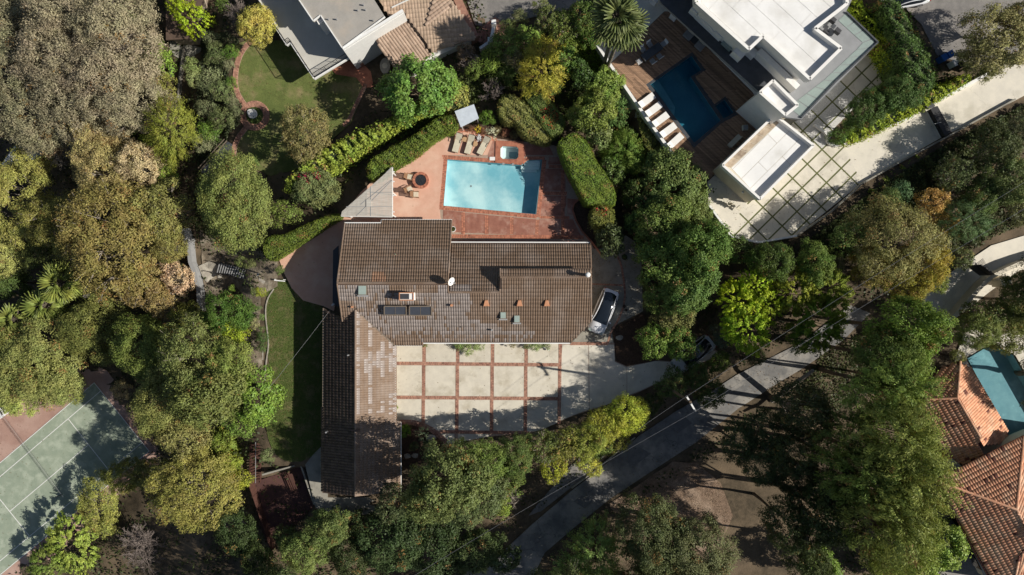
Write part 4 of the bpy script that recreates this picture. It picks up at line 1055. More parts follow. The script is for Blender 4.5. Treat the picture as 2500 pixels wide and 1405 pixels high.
# garden clutter south-east of the neighbour's balcony
for i, (x, y, lb) in enumerate(((888,134,'round grey covered barbecue beside the white wall'),)):
    t = empty('barbecue', P(x, y, -1.5), 0, lb, 'barbecue'); MB().lathe((0,0,0), [(.4, 0), (.48, .7), (.42, .95), (.1, 1.05)], 14).build('cover', M['grey'], t, True)
    MB().box((0, 0, .05), (.7, .7, .1)).build('base', M['dark'], t, True)
t = empty('air_conditioner', P(907, 122, -1.5), math.radians(35), 'boxy pale air conditioning unit next to the covered barbecue', 'air conditioner')
MB().box((0, 0, .4), (.9, .6, .8)).build('housing', M['stucco_s'], t, True); MB().lathe((0, 0, .8), [(.22, 0), (.22, .02)], 14).build('fan_grille', M['dark'], t, True)
t = empty('garden_screen', P(877, 148, -1.5), math.radians(-55), 'white garden chair and brick planter steps below the balcony corner', 'planter')
MB().box((0, 0, .35), (1.5, .35, .7)).build('planter_box', M['brick_drive'], t, True); MB().box((-.4, .5, .4), (.5, .5, .08)).build('seat', M['white'], t, True); MB().box((-.62, .5, .6), (.06, .5, .4)).build('backrest', M['white'], t, True)
t = empty('garden_table', P(942, 165, -1.5), 0, 'curved stone garden wall seat below the striped tile roof', 'bench'); MB().lathe((0,0,0), [(.75, 0), (.75, .5), (.55, .52)], 20, sx=.7, sy=1.1).build('seat', M['stone'], t, True); MB().lathe((0,0,.5), [(.3,0),(.3,.06)], 12).build('cushion', M['stucco_s'], t, True)

# ------------------------------------------------------------------ modern white house
def membrane(parent, poly, z, ang, sw, sl, seed):
    """roofing sheets laid edge to edge"""
    r = random.Random(seed); pw = [tuple(P(x, y, z))[:2] for x, y in poly]
    u = Vector((math.cos(ang), math.sin(ang))); v = Vector((-u.y, u.x))
    us = [p[0] * u.x + p[1] * u.y for p in pw]; vs = [p[0] * v.x + p[1] * v.y for p in pw]
    j = 0; vv = min(vs)
    while vv < max(vs):
        uu = min(us) - (sl * .5 if j % 2 else 0) - r.uniform(0, 2)
        while uu < max(us):
            g = .02; c = []
            for a, b in ((uu + g, vv + g), (uu + sl - g, vv + g), (uu + sl - g, vv + sw - g), (uu + g, vv + sw - g)): c.append((u.x * a + v.x * b, u.y * a + v.y * b))
            if area2(c) < 0: c = c[::-1]
            q = clip_convex(pw, c)
            if len(q) > 2 and abs(area2(q)) > .05: MB().prism([Vector((x, y, 0)) for x, y in q], z + .02 + r.uniform(0, .006), z + .002).build('roof_sheet', M['membrane'], parent)
            uu += sl
        vv += sw; j += 1
def build_modern():
    t = empty('modern_house', P(1880, 150, 1.5), label='modern white flat-roofed villa with parapets and grey terraces in the upper right', cat='house')
    z1, zt, zr = 1.5, 6.2, 9.5
    ter = [(1560,-120),(1612,4),(1870,241),(1915,286),(1957,292),(2145,104),(2066,28),(2110,-60),(2110,-120)]
    MB().prism(PW(ter, zt), zt, zt - .4).build('terrace_slab', M['terrace'], t)
    MB().prism(PW([(1564,-110),(1614,8),(1868,238),(1900,215),(1850,120),(1720,10),(1700,-110)], zt), zt + .02, zt - .02).build('dark_sheet', M['slate'], t)  # thin darker sheet over the left part of the terrace slab
    r = random.Random(12)
    body = [(1690,-120),(1700,10),(1880,190),(1925,262),(1950,270),(2110,112),(2040,30),(2080,-60),(2080,-120)]
    MB().prism(PW(body, zt), zt - .42, z1 - .2).build('lower_wall', M['stucco'], t)
    up = [(1690,-120),(1698,9),(1826,123),(1860,91),(1974,196),(2050,121),(1986,73),(2065,12),(2040,-120)]
    upb = [(1715,-120),(1723,12),(1832,108),(1865,80),(1972,178),(2030,122),(1970,72),(2040,10),(2020,-120)]
    MB().prism(PW(upb, zr), zr - .8, zt).build('upper_wall', M['stucco'], t)
    MB().prism(PW(up, zr), zr - .25, zr - .85).build('roof_slab', M['stucco'], t)
    membrane(t, [(1712,-120),(1712,8),(1827,112),(1861,82),(1974,186),(2040,121),(1976,73),(2055,12),(2030,-120)], zr - .25, math.radians(-42.5), 1.5, 4.5, 3)
    pp = MB(); w3 = PW(up[:], zr)
    for a, b in zip(w3[:-1], w3[1:]): pp.beam((a.x, a.y, zr - .05), (b.x, b.y, zr - .05), .28, .75)
    pp.build('parapet', M['stucco'], t)
    # planters and privacy blocks on the dark side of the terrace
    for (x, y, lx, ly, h) in ((1696,27,.75,.6,1.0),(1727,58,1.4,.6,.9),(1755,84,.9,.65,.9),(1804,130,1.05,1.0,1.1),(1828,124,1.5,.8,.7)):
        MB().box(P(x, y, zt + h / 2), (lx, ly, h), math.radians(-42.5)).build('terrace_block', M['stucco'], t)
    mb = MB(); mb.beam(P(1698,40,zt + .35), P(1757,96,zt + .35), .18, .7); mb.build('terrace_wall', M['stucco'], t)
    mb = MB(); mb.beam(P(1848,128,zt + .6), P(1942,218,zt + .6), .55, 1.2); mb.build('terrace_wall', M['stucco'], t)
    for x, y in ((1776,110),): MB().box(P(x, y, zt + .25), (1.1, .55, .5), math.radians(-42.5)).build('skylight', M['canopy_glass'], t)
    # glass-paved edge on the sunny side
    ed = [((2066,28),(2145,104),(2112,98),(2050,42)), ]
    outer = [(2066,30),(2143,104),(2040,200),(1956,288)]; inner = [(2046,50),(2108,106),(2012,196),(1926,262)]
    def lerp(pl, s):
        L = [math.dist(pl[i], pl[i + 1]) for i in range(len(pl) - 1)]; T = sum(L) * s; i = 0
        while i < len(L) - 1 and T > L[i]: T -= L[i]; i += 1
        f = T / L[i]; return (pl[i][0] + (pl[i + 1][0] - pl[i][0]) * f, pl[i][1] + (pl[i + 1][1] - pl[i][1]) * f)
    n = 12
    for i in range(n):
        a, b = i / n + .003, (i + 1) / n - .003
        MB().prism(PW([lerp(outer, a), lerp(outer, b), lerp(inner, b), lerp(inner, a)], zt + .03), zt + .03, zt + .005).build('glass_panel', M['canopy_glass'], t)
    rl = MB(); w3 = PW(outer, zt + .1)
    for a, b in zip(w3[:-1], w3[1:]): rl.beam(a, b, .14, .2)
    rl.build('edge_rail', M['slate'], t)
    # small stair block
    zb = 7.9; MB().prism(PW([(1853,228),(1885,199),(1945,259),(1915,283)], zb), zb - .2, z1).build('stair_block', M['stucco'], t)
    pp = MB(); w3 = PW([(1853,228),(1885,199),(1945,259),(1915,283),(1853,228)], zb)
    for a, b in zip(w3[:-1], w3[1:]): pp.beam(a, b, .25, .6)
    pp.build('parapet', M['stucco'], t)
    membrane(t, [(1855,228),(1885,201),(1943,259),(1915,281)], zb - .2, math.radians(-42.5), 1.2, 4, 5)
    # garage
    zg = 4.9; gp = [(1762,405),(1889,283),(1983,357),(1853,487)]
    MB().prism(PW([(1764,404),(1889,286),(1980,357),(1853,484)], zg), zg - .3, 1.1).build('garage_wall', M['stucco_s'], t)
    pp = MB(); w3 = PW(gp + [gp[0]], zg)
    for a, b in zip(w3[:-1], w3[1:]): pp.beam(a, b, .22, .7)
    pp.build('parapet', M['stucco'], t)
    membrane(t, [(1786,411),(1907,296),(1980,357),(1853,483)], zg - .3, math.radians(45), 1.25, 5, 7)
    for i in range(6):
        a, b = i / 6 + .004, (i + 1) / 6 - .004
        o, q = [(1765,405),(1891,287)], [(1784,410),(1906,296)]
        MB().prism(PW([lerp(o, a), lerp(q, a), lerp(q, b), lerp(o, b)], zg - .27), zg - .27, zg - .31).build('stained_roof_sheet', M['membrane_dirty'], t)
    q = P(1770, 434, 2.3); MB().box(q, (1.0, .14, 2.1), math.radians(-42)).build('door', M['orange_w'], t)
    q = P(1813, 470, 3.2); MB().box(q, (.2, .12, .2), math.radians(-42)).build('wall_lamp', M['white'], t)
    MB().box(P(1935, 275, 3.0), (1.6, 1.4, 3.0), math.radians(45)).build('entry_canopy', M['slate'], t)
build_modern()
# deck and terrace around it
dk = slab('wood_deck', [(1490,156),(1622,28),(1640,30),(1900,262),(1880,300),(1765,405),(1728,440),(1662,396)], 1.46, .08, M['dark'], holes=[pool_w_px, spa_w_px], kind='structure')
def boards():
    mb = MB(); outer = [tuple(P(x, y, 1.5))[:2] for x, y in [(1490,156),(1622,28),(1640,30),(1900,262),(1880,300),(1765,405),(1728,440),(1662,396)]]
    cop = [tuple(P(x, y, 1.5))[:2] for x, y in [(1577,207),(1690,128),(1722,171),(1696,188),(1744,255),(1771,236),(1801,280),(1761,301),(1694,361)]]
    a = math.radians(-42.5); u = np.array([math.cos(a), math.sin(a)]); v = np.array([-u[1], u[0]]); r = random.Random(3)
    us = [p[0] * u[0] + p[1] * u[1] for p in outer]; vs = [p[0] * v[0] + p[1] * v[1] for p in outer]
    vv = min(vs)
    while vv < max(vs):
        w_ = .14; c = vv + w_ / 2; uu = min(us) - r.uniform(0, 3)
        # march along the board and split where it crosses outline or pool
        s = np.arange(min(us), max(us), .06); X = s * u[0] + c * v[0]; Y = s * u[1] + c * v[1]
        ok = in_poly(X, Y, outer) & ~in_poly(X, Y, cop); i = 0
        while i < len(s):
            if ok[i]:
                L = int(r.uniform(2.4, 4.2) / .06); j = i
                while j < len(s) and ok[j] and j - i < L: j += 1
                s0, s1 = s[i] , s[min(j, len(s) - 1)] - .008
                ctr = u * (s0 + s1) / 2 + v * c
                mb.quad_box((ctr[0], ctr[1], 1.485 + r.uniform(-.003, .003)), Vector((u[0], u[1], 0)) * (s1 - s0) / 2, Vector((v[0], v[1], 0)) * (w_ / 2 - .007), Vector((0, 0, .015)), 0, False); i = j
            else: i += 1
        vv += w_
    o = mb.build('deck_board', M['deckw'], dk); o['kind'] = 'stuff'
    MB().prism([Vector((x, y, 0)) for x, y in cop], 1.505, 1.46, [PW(pool_w_px, 1.5), PW(spa_w_px, 1.5)]).build('pool_coping', M['slate'], dk)
boards()
slab('upper_terrace', [(1459,108),(1545,-40),(1612,-40),(1640,28),(1622,28),(1490,155)], 1.5, .12, M['concrete_w'], kind='structure')
p2 = pool('swimming_pool', pool_w_px, 1.5, 1.2, .1, M['plaster_b'], M['water_d'], 'deep blue L-shaped pool in the shaded dark timber deck')
MB().prism(PW([(1590,208),(1606,196),(1612,205),(1648,262),(1645,290),(1630,262)], .9), .95, .4).build('sunlit_patch', M['plaster_t'], p2)  # sunlit corner of the pool painted as a block of paler plaster
s2 = pool('spa', spa_w_px, 1.5, .9, .1, M['plaster_b'], M['water_d'], 'square dark blue spa sunk into the shaded timber deck', cat='hot tub')
wl = empty('terrace_wall', P(1560, 270, 1.2), 0, 'long white retaining wall along the left edge of the timber deck', 'wall')
mb = MB(); wall_line(mb, [(1476,92),(1459,111),(1490,158),(1575,283),(1660,400)], None, .28, -1.2, 1.85); mb.build('wall', M['white'], wl)
mb = MB(); wall_line(mb, [(1476,95),(1500,50)], None, .28, -1.2, 1.85); mb.build('return_wall', M['white'], wl)
mb = MB(); wall_line(mb, [(1663,404),(1728,444)], None, .1, 1.0, 2.4); mb.build('end_screen', M['dark'], wl)
def make_white_lounger():
    t = empty('white_lounger')
    f = MB().box((0, 0, .2), (1.9, .7, .06)); f.build('frame', M['white'], t, True)
    MB().box((.25, 0, .3), (1.3, .66, .13)).build('cushion', M['cream_f'] if False else M['stucco'], t, True)
    b = MB(); b.beam((-.4, 0, .3), (-.98, 0, .62), .66, .13); b.build('backrest', M['stucco'], t, True)
    for x in (-.8, .8):
        for y in (-.3, .3): MB().box((x, y, .09), (.06, .06, .18)).build('leg', M['white'], t, True)
    return t
w0 = make_white_lounger()
names = ['first', 'second', 'third', 'fourth', 'fifth']
for i, (x, y, ex) in enumerate(((1579,245,'nearest the dining set'),(1596,267,'second from the upper end'),(1613,292,'middle of the five'),(1631.5,318,'second from the lower end'),(1649,344,'lowest, its head end turned up'))):
    o = w0 if i == 0 else dup(w0, (0, 0, 0)); finish(o, P(x, y, 1.9) - Vector((0, 0, .4)), math.radians(37 if i < 4 else 42), 'white cushioned lounger in the deck row, ' + ex, 'sun lounger', 'white loungers in a row along the timber deck')
# dining set
ta = math.radians(36); c = P(1588, 133, 1.5)
t = empty('dining_table', c, ta, 'long dark outdoor dining table in the villa shade', 'table')
MB().box((0, 0, .74), (2.2, .8, .05)).build('table_top', M['slate'], t, True)
for x in (-.95, .95):
    for y in (-.32, .32): MB().box((x, y, .36), (.07, .07, .72)).build('leg', M['dark'], t, True)
def make_dchair():
    t = empty('dining_chair'); MB().box((0, 0, .44), (.52, .5, .07)).build('seat', M['grey'], t, True); MB().beam((-.26, 0, .45), (-.32, 0, .9), .5, .06).build('backrest', M['white'], t, True)
    for x in (-.2, .2):
        for y in (-.2, .2): MB().box((x, y, .21), (.04, .04, .42)).build('leg', M['dark'], t, True)
    return t
d0 = make_dchair()
spots = [(-.5, .75, -90, 'on the upper left side, lower seat'), (.35, .75, -90, 'on the upper left side, higher seat'), (-.4, -.75, 90, 'on the lower right side, lower seat'), (.45, -.75, 90, 'on the lower right side, higher seat'), (-1.5, 0, 0, 'at the lower end'), (1.5, 0, 180, 'at the upper end')]
for i, (dx, dy, a, lb) in enumerate(spots):
    o = d0 if i == 0 else dup(d0, (0, 0, 0))
    finish(o, (c.x + dx * math.cos(ta) - dy * math.sin(ta), c.y + dx * math.sin(ta) + dy * math.cos(ta), 1.5), ta + math.radians(a), 'pale dining chair at the dark table, ' + lb, 'chair', 'chairs round the dark dining table')
def make_arm():
    t = empty('armchair'); MB().box((0, 0, .25), (.75, .75, .3)).build('seat', M['grey'], t, True); MB().box((.34, 0, .5), (.14, .8, .6)).build('backrest', M['stucco_s'], t, True)
    for y in (-.38, .38): MB().box((0, y, .35), (.75, .12, .45)).build('armrest', M['grey'], t, True)
    return t
a0 = make_arm()
for i, (x, y, lb) in enumerate(((1681,86,'grey outdoor armchair on the shaded deck, upper of the pair'),(1709,112,'grey outdoor armchair on the shaded deck, lower of the pair'))):
    o = a0 if i == 0 else dup(a0, (0, 0, 0)); finish(o, P(x, y, 1.8) - Vector((0, 0, .3)), math.radians(48), lb, 'armchair', 'pair of armchairs under the villa terrace')
t = empty('coffee_table', P(1695, 99, 1.5), math.radians(48), 'low dark square table between the two armchairs', 'table'); MB().box((0, 0, .3), (.8, .8, .06)).build('table_top', M['dark'], t, True); MB().box((0, 0, .14), (.6, .6, .27)).build('base', M['dark'], t, True)
t = empty('outdoor_sofa', P(1791, 346, 1.5), math.radians(45), 'long pale low bench beside the garage wall on the shaded deck', 'sofa'); MB().box((0, 0, .2), (1.5, .45, .35)).build('seat', M['stucco_s'], t, True); MB().box((0, -.2, .45), (1.5, .1, .3)).build('backrest', M['stucco_s'], t, True)
t = empty('side_cube', P(1817, 314, 1.5), math.radians(5), 'small pale square stool near the end of the deck bench', 'stool'); MB().box((0, 0, .22), (.5, .5, .4)).build('seat', M['stucco_s'], t, True); MB().box((0, 0, .43), (.44, .44, .03)).build('cushion', M['grey'], t, True)
for x, y, lb in ((1643,44,'upper white cube lantern on the deck below the terrace edge'),(1595,6,'white cube lantern at the very top of the deck')):
    t = empty('deck_lantern', P(x, y, 1.5), math.radians(-40), lb, 'lantern'); MB().box((0, 0, .5), (.7, .55, 1.0)).build('body', M['stucco'], t, True); MB().box((0, 0, 1.01), (.08, .08, .03)).build('knob', M['dark'], t, True)

# white driveway with grass-jointed slabs
dw = [(1729,494),(1745,440),(1790,420),(1830,470),(1900,380),(1880,290),(2060,90),(2110,60),(2175,105),(2155,200),(2105,245),(2035,315),(2025,345),(2060,356),(2104,447),(1946,574),(1853,590),(1787,576)]
dbase = slab('villa_driveway', dw, 1.23, .12, mat('joint_grass', (.15, .16, .06), (.11, .12, .045), 8, .95, .5, 30, grain=.3), kind='structure')
O = np.array([1862.8, 506.8]); U = np.array([36.0, -35.3]); V_ = np.array([23.4, 22.8]); r = random.Random(9)
dww = [tuple(P(x, y, 1.25))[:2] for x, y in dw]
for i in range(-6, 14):
    for j in range(-6, 9):
        g = .036; gv = .058
        cell = [O + U * (i + g) + V_ * (j + gv), O + U * (i + 1 - g) + V_ * (j + gv), O + U * (i + 1 - g) + V_ * (j + 1 - gv), O + U * (i + g) + V_ * (j + 1 - gv)]
        cw = [tuple(P(x, y, 1.25))[:2] for x, y in cell]
        if area2(cw) < 0: cw = cw[::-1]
        q = clip_convex(dww, cw)
        if len(q) > 2 and abs(area2(q)) > .08:
            gravel = (j <= -1 and 4 <= i <= 6)
            MB().prism([Vector((x, y, 0)) for x, y in q], 1.26 + r.uniform(-.003, .003), 1.2).build('paving_slab', M['gravel'] if gravel else M['concrete_w'], dbase)
slab('villa_yard', [(1729,494),(1727,445),(1745,428),(1762,435),(1826,500),(1793,535),(1777,556)], 1.275, .1, M['concrete_w'], kind='structure')
for nm, p in (('villa_drive_ramp', [(2060,356),(2104,447),(2306,332),(2268,262)]), ('villa_drive_ramp', [(2268,262),(2306,332),(2480,245),(2620,170),(2620,60),(2500,120),(2430,165)])):
    slab(nm, p, 1.25, .12, M['concrete_w'], kind='structure')
wl = empty('driveway_wall', P(1900, 560, 1.2), 0, 'low white wall curving round the lower edge of the villa driveway', 'wall')
mb = MB(); wall_line(mb, [(1727,494),(1786,578),(1853,592),(1946,576)], None, .2, -2.5, 1.75); mb.build('wall', M['white'], wl)
mb = MB(); wall_line(mb, [(1946,576),(2030,517),(2085,468),(2103,450),(2200,395),(2308,337),(2480,242)], None, .14, -2.0, 1.6); mb.build('wall', M['concrete_g'], wl)
wl = empty('driveway_wall', P(2200, 300, 1.2), 0, 'white kerb wall along the upper side of the villa ramp below the hedge', 'wall')
mb = MB(); wall_line(mb, smooth_poly([(1990,305),(2025,330),(2020,350),(2050,358),(2090,340),(2235,283)], 1, False), None, .2, 1.0, 1.6); mb.build('wall', M['white'], wl)
mb = MB(); wall_line(mb, [(2262,262),(2330,225),(2432,170)], None, .3, 1.0, 1.7); mb.build('wall', M['white'], wl)
t = empty('driveway_gate', P(2290, 300, 1.25), 0, 'black sliding gate with a pale motor post across the villa ramp', 'gate')
MB().prism(PW([(2262,268),(2280,263),(2315,326),(2298,336)], 1.3), 1.9, 1.3).build('gate_leaf', M['black'], t)
MB().prism(PW([(2250,258),(2268,250),(2278,262),(2262,270)], 1.9), 2.3, 1.2).build('gate_pillar', M['dark'], t)
mb = MB(); mb.beam(P(2261,270,1.3), P(2296,336,1.3), .06, .06); mb.beam(P(2281,303,1.92), P(2298,299,1.92), .03, .03); mb.build('rail', M['white'], t)
MB().box(P(2266,264,1.9), (1.0, .35, .5), math.radians(30)).build('motor_box', M['stucco_s'], t)
# patio table things near the garage corner
t = empty('cafe_set', P(1783, 492, 1.3), 0, 'round pale table and folding chairs on the villa yard beside the garage', 'table')
MB().lathe(P(1772,487,2.0) - t.location, [(.28, 0), (.28, .04)], 18).build('table_top', M['stucco_s'], t, True); q = P(1772,487,1.3) - t.location; MB().lathe(q, [(.2, 0), (.04, .05), (.04, .7)], 10).build('base', M['grey'], t, True)
for k, (x, y) in enumerate(((1779,500),(1786,504),(1801,510))):
    q = P(x, y, 1.3) - t.location; MB().box((q.x, q.y, .45), (.4, .4, .05), .5 * k).box((q.x - .15, q.y + .15, .7), (.35, .04, .5), .7).build('chair', M['stucco_s'], t, True)

# roof terrace furniture on the villa
t = empty('terrace_chairs', P(2030, 72, 6.2), math.radians(50), 'dark lounge chairs round a small table on the sunny villa terrace', 'chair')
for dx, dy in ((-.7, .3), (.5, .5), (0, -.5)):
    MB().box((dx, dy, .35), (.6, .55, .1)).box((dx - .28, dy, .6), (.08, .55, .5)).build('chair', M['dark'], t, True)
MB().box((0.1, .1, .4), (.4, .4, .05)).build('table_top', M['slate'], t, True)

# ------------------------------------------------------------------ red-tiled house, lower right
def build_red():
    t = empty('house', P(2400, 1150, -4), label='large house with hipped terracotta tile roofs in the lower right corner', cat='house')
    def hip(planes, seed, tw=.27, tl=.46, am=.075):
        for i, (px, pl, m) in enumerate(planes):
            tile_field(roof_slab(px, pl, .18, M['terra_d'], t), pl, tw, tl, am, lambda x, y, r: np.where(r.rand(len(x)) < .035, 1, 0), [M[m], M['terra_d']], 'roof_tiles', t, seed=seed + i)
    # main hip: corner (2283,1174) eave, apex (2479,1243)
    zE, zA = 1.2, 2.9
    cnr, apx = P(2283,1174,zE), P(2481,1244,zA); e1 = P(2500,1065,zE); e2 = P(2412,1405,zE)
    plN = plane3(cnr, e1, apx); plW = plane3(cnr, e2, apx)
    top = on_plane(2497, 1066, plN)
    hip([([(2283,1174),(2380,1125),(2499,1065),(2481,1244)], plN, 'terra'), ([(2283,1174),(2481,1244),(2520,1320),(2488,1360),(2470,1440),(2430,1440)], plW, 'terra')], 20)
    plE = plane3(apx, on_plane(2499, 1066, plN), P(2700, 1200, zE)); hip([([(2500,1064),(2481,1244),(2520,1320),(2640,1300),(2640,1100)], plE, 'terra')], 24)
    plS = (plW[0], plW[1], plW[2]); q1 = on_plane(2520,1320,plW); plX = plane3(q1, on_plane(2470,1440,plW), P(2650, 1480, zE)); hip([([(2520,1320),(2488,1360),(2470,1440),(2640,1440),(2640,1300)], plX, 'terra')], 26)
    rc = MB()
    for pl, a, b in ((plN, (2284,1174), (2481,1244)), (plN, (2481,1244), (2499,1066)), (plW, (2481,1244), (2520,1320)), (plW, (2520,1320), (2470,1440))): ridge_caps(rc, on_plane(*a, pl), on_plane(*b, pl), r=.13, l=.42)
    # lower wing by the pool: ridge from (2380,960) junction to (2402,1068)
    zw, zj = -.9, .5
    jn = P(2337, 972, zj); jl = P(2393, 1068, zj - .0)
    wl = P(2247, 1000, zw); wl2 = P(2318, 1125, zw); er = P(2462, 1062, zw); er2 = P(2372, 905, zw)
    pW = plane3(jn, jl, wl); pE = plane3(jn, jl, er); pN = plane3(jn, P(2246,960,zw), P(2345,880,zw + .5))
    hip([([(2247,1000),(2258,975),(2337,972),(2393,1068),(2400,1135),(2318,1130)], pW, 'terra'), ([(2337,972),(2344,885),(2372,900),(2462,1062),(2440,1085),(2400,1090),(2393,1068)], pE, 'terra'), ([(2246,955),(2285,908),(2344,880),(2337,972),(2258,975)], pN, 'terra')], 30)
    for pl, a, b in ((pW, (2337,972), (2393,1068)), (pN, (2344,882), (2337,972)), (pW, (2262,975), (2337,972))): ridge_caps(rc, on_plane(*a, pl), on_plane(*b, pl), r=.12, l=.42)
    prop(rc.build('ridge_tiles', M['terra'], t), kind='stuff')
    MB().prism(PW([(2310,1165),(2400,1125),(2560,1060),(2640,1060),(2640,1440),(2450,1440)], -1), .9, -4.1).build('wall', M['stucco_s'], t)
    MB().prism(PW([(2275,1000),(2290,930),(2345,905),(2440,1050),(2420,1130),(2340,1120)], -2), -1.2, -4.1).build('wing_wall', M['stucco_s'], t)
    # stair volume and balcony west of the hip
    MB().prism(PW([(2270,1138),(2325,1120),(2350,1140),(2300,1170),(2268,1160)], -.6), -.6, -4).build('stair_tower', M['stucco_s'], t)
    o = MB().prism(PW([(2278,1128),(2305,1118),(2318,1130),(2292,1140)], -.55), -.5, -.6).build('skylight', M['canopy_glass'], t)
    bl = MB(); w3 = PW([(2248,1180),(2280,1248),(2300,1258),(2340,1250)], -1.6)
    for a, b in zip(w3[:-1], w3[1:]): bl.beam(a, b, .12, .9)
    bl.build('balcony_parapet', M['stucco_s'], t)
    MB().prism(PW([(2248,1180),(2280,1248),(2300,1258),(2360,1245),(2320,1165)], -2), -1.95, -2.2).build('balcony_floor', M['concrete_g'], t)
    for x, y, w_ in ((2290,1215,1.4),(2325,1268,1.2)): MB().box(P(x, y, -1.5), (w_, .5, 1.2), math.radians(-62)).build('window', M['glass'], t)
    b2 = MB(); w3 = PW([(2326,1340),(2358,1322),(2398,1402)], -1.8)
    for a, b in zip(w3[:-1], w3[1:]): b2.beam(a, b, .3, .9)
    b2.build('balcony_parapet', M['stucco_s'], t)
    for k in range(3): MB().box(P(2365 + k * 9, 1345 + k * 17, -.8), (.75, .1, 1.1), math.radians(-62)).build('window', M['glass'], t)
build_red()
slab('pool_patio', [(2330,880),(2360,800),(2470,790),(2620,870),(2620,1120),(2500,1130),(2455,1070),(2370,905)], -3.9, .12, M['concrete_w'], holes=[pool_r_px], kind='structure')
slab('courtyard', [(2240,1130),(2320,1120),(2420,1400),(2360,1412),(2280,1412),(2230,1250)], -3.95, .1, mat('pebble_paving', (.3, .28, .25), (.18, .17, .16), 9, .9, .4, 20), kind='structure')
p3 = pool('swimming_pool', pool_r_px, -3.9, 1.3, .08, M['plaster_t'], M['water_l'], 'teal pool speckled with tree shade beside the terracotta roofs', steps=None)
# driveway with brown gate, right
slab('right_driveway', [(2255,705),(2300,680),(2420,600),(2620,540),(2620,640),(2490,660),(2420,710),(2350,765),(2290,808),(2245,785)], -.93, .12, M['concrete_w'], kind='structure')
wl = empty('boundary_wall', P(2370, 745, -1), 0, 'long curved cream wall along the driveway on the far right', 'wall')
mb = MB(); wall_line(mb, smooth_poly([(2286,812),(2340,765),(2385,712),(2415,680),(2450,662),(2500,640),(2600,610)], 1, False), None, .4, -1.8, .3); mb.build('wall', M['stucco_s'], wl)
t = empty('slatted_gate', P(2400, 655, -.9), 0, 'arched iron driveway gate of dark slats beside the cream wall', 'gate')
for i in range(16):
    f = i / 15; a = P(2378 + f * 34, 664 + f * 10 - 24 * f, 1.0); a = P(2378 + 30 * f, 648 + 22 * f, .9); b = P(2400 + 24 * f, 632 + 38 * f, .9)
    MB().beam(a, b, .035, .05).build('slat', M['black'], t)
mb = MB(); mb.beam(P(2378,648,.6), P(2410,672,.6), .1, 2.2); mb.build('frame', M['black'], t)
MB().box(P(2443, 688, .3), (1.0, .8, 1.6), math.radians(25)).build('gate_pillar', M['stucco_s'], t)

# ------------------------------------------------------------------ tennis court
ct = slab('tennis_court', [(230,935),(363,1103),(0,1406),(-340,1690),(-470,1530),(0,1131)], -8.94, .1, M['court'], kind='structure')
slab('court_surround', [(175,870),(260,905),(420,1110),(330,1200),(150,1360),(20,1470),(-400,1800),(-500,1500),(-60,1130),(-40,1010),(40,990)], -8.97, .08, M['court_r'], kind='structure')
def line(a, b, w_=.07):
    mb = MB(); p, q = P(*a, -8.925), P(*b, -8.925); mb.beam(p, q, w_, .01); mb.build('court_line', M['white'], ct)
for a, b in (((230,935),(-340,1420)),((246,955),(-324,1440)),((230,935),(364,1102)),((364,1102),(-200,1570)),((347,1081),(-216,1550)),((167,1024),(266,1149)),((215,1087),(24,1249)),((-4,1215),(74,1312))): line(a, b)
t = empty('tennis_net', P(80, 1130, -8.94), 0, 'low tennis net strung across the green court', 'net')
mb = MB(); mb.beam(P(0,1008,-8.0), P(155,1215,-8.0), .02, .02); mb.build('net_cable', M['grey'], t)
mb = MB(); a, b = P(5,1015,-8.5), P(150,1208,-8.5)
for i in range(50):
    q = a + (b - a) * (i / 49); mb.beam((q.x, q.y, -8.9), (q.x, q.y, -8.02), .006, .006)
for z in (-8.7, -8.5, -8.3): mb.beam((a.x, a.y, z), (b.x, b.y, z), .008, .008)
mb.build('net_mesh', M['dark'], t)
for q in (P(8,1018,-8.9), P(150,1208,-8.9)): MB().lathe(q, [(.05, 0), (.05, 1.0)], 8).build('post', M['black'], t)
t = empty('white_lattice', P(12, 1005, -8.9), 0, 'white slatted bench at the left edge above the court', 'bench')
for i in range(6): MB().beam(P(-14 + i * 7, 1000 - i * 1.5, -8.3), P(-2 + i * 7, 1026 - i * 5, -8.3), .16, .04).build('slat', M['white'], t)
MB().beam(P(-10,1028,-8.35), P(42,990,-8.35), .12, .08).build('rail', M['white'], t); MB().beam(P(-10,1028,-8.6), P(42,990,-8.6), .1, .5).build('base', M['white'], t)

# ------------------------------------------------------------------ west slope: path wall, black stairs, bench, red patio
t = empty('retaining_wall', P(465, 640, -3), 0, 'narrow grey concrete wall running down the slope left of the black stairs', 'wall')
mb = MB(); wall_line(mb, [(459,590),(464,640),(474,665),(483,700),(487,760)], None, .42, -5.5, -2.2); mb.build('wall', M['grey'], t)
mb = MB(); wall_line(mb, [(446,560),(459,592)], None, .8, -5.5, -2.3); mb.build('gravel_top', M['gravel'], t)
drape('stair_landing', [(478,650),(505,637),(533,650),(530,665),(500,690),(490,680)], -2.5, .12, M['stone'])
drape('slope_earth', [(470,560),(560,560),(690,640),(690,700),(650,720),(648,800),(655,900),(610,905),(600,720),(560,690),(500,760),(480,700)], -1.5, .05, M['stone'] if False else mat('pale_slope_earth', (.22, .18, .13), (.14, .11, .08), 3, .95, .8, 10, c3=(.3, .26, .2), s3=.7, grain=.4))
t = empty('garden_stairs', P(585, 668, -1.5), 0, 'black timber garden staircase descending the bank beside the patio', 'stairs')
n = 17
for i in range(n):
    f = i / (n - 1); cx = 534 + f * 92; cy = 655 + 24 * f ** 1.4; z = -2.6 + f * 2.4; a = math.radians(-14 - 12 * f)
    for s_ in (0,):
        MB().box(P(cx, cy, z), (.16, 1.05, .05), a).build('step', M['grey'], t)
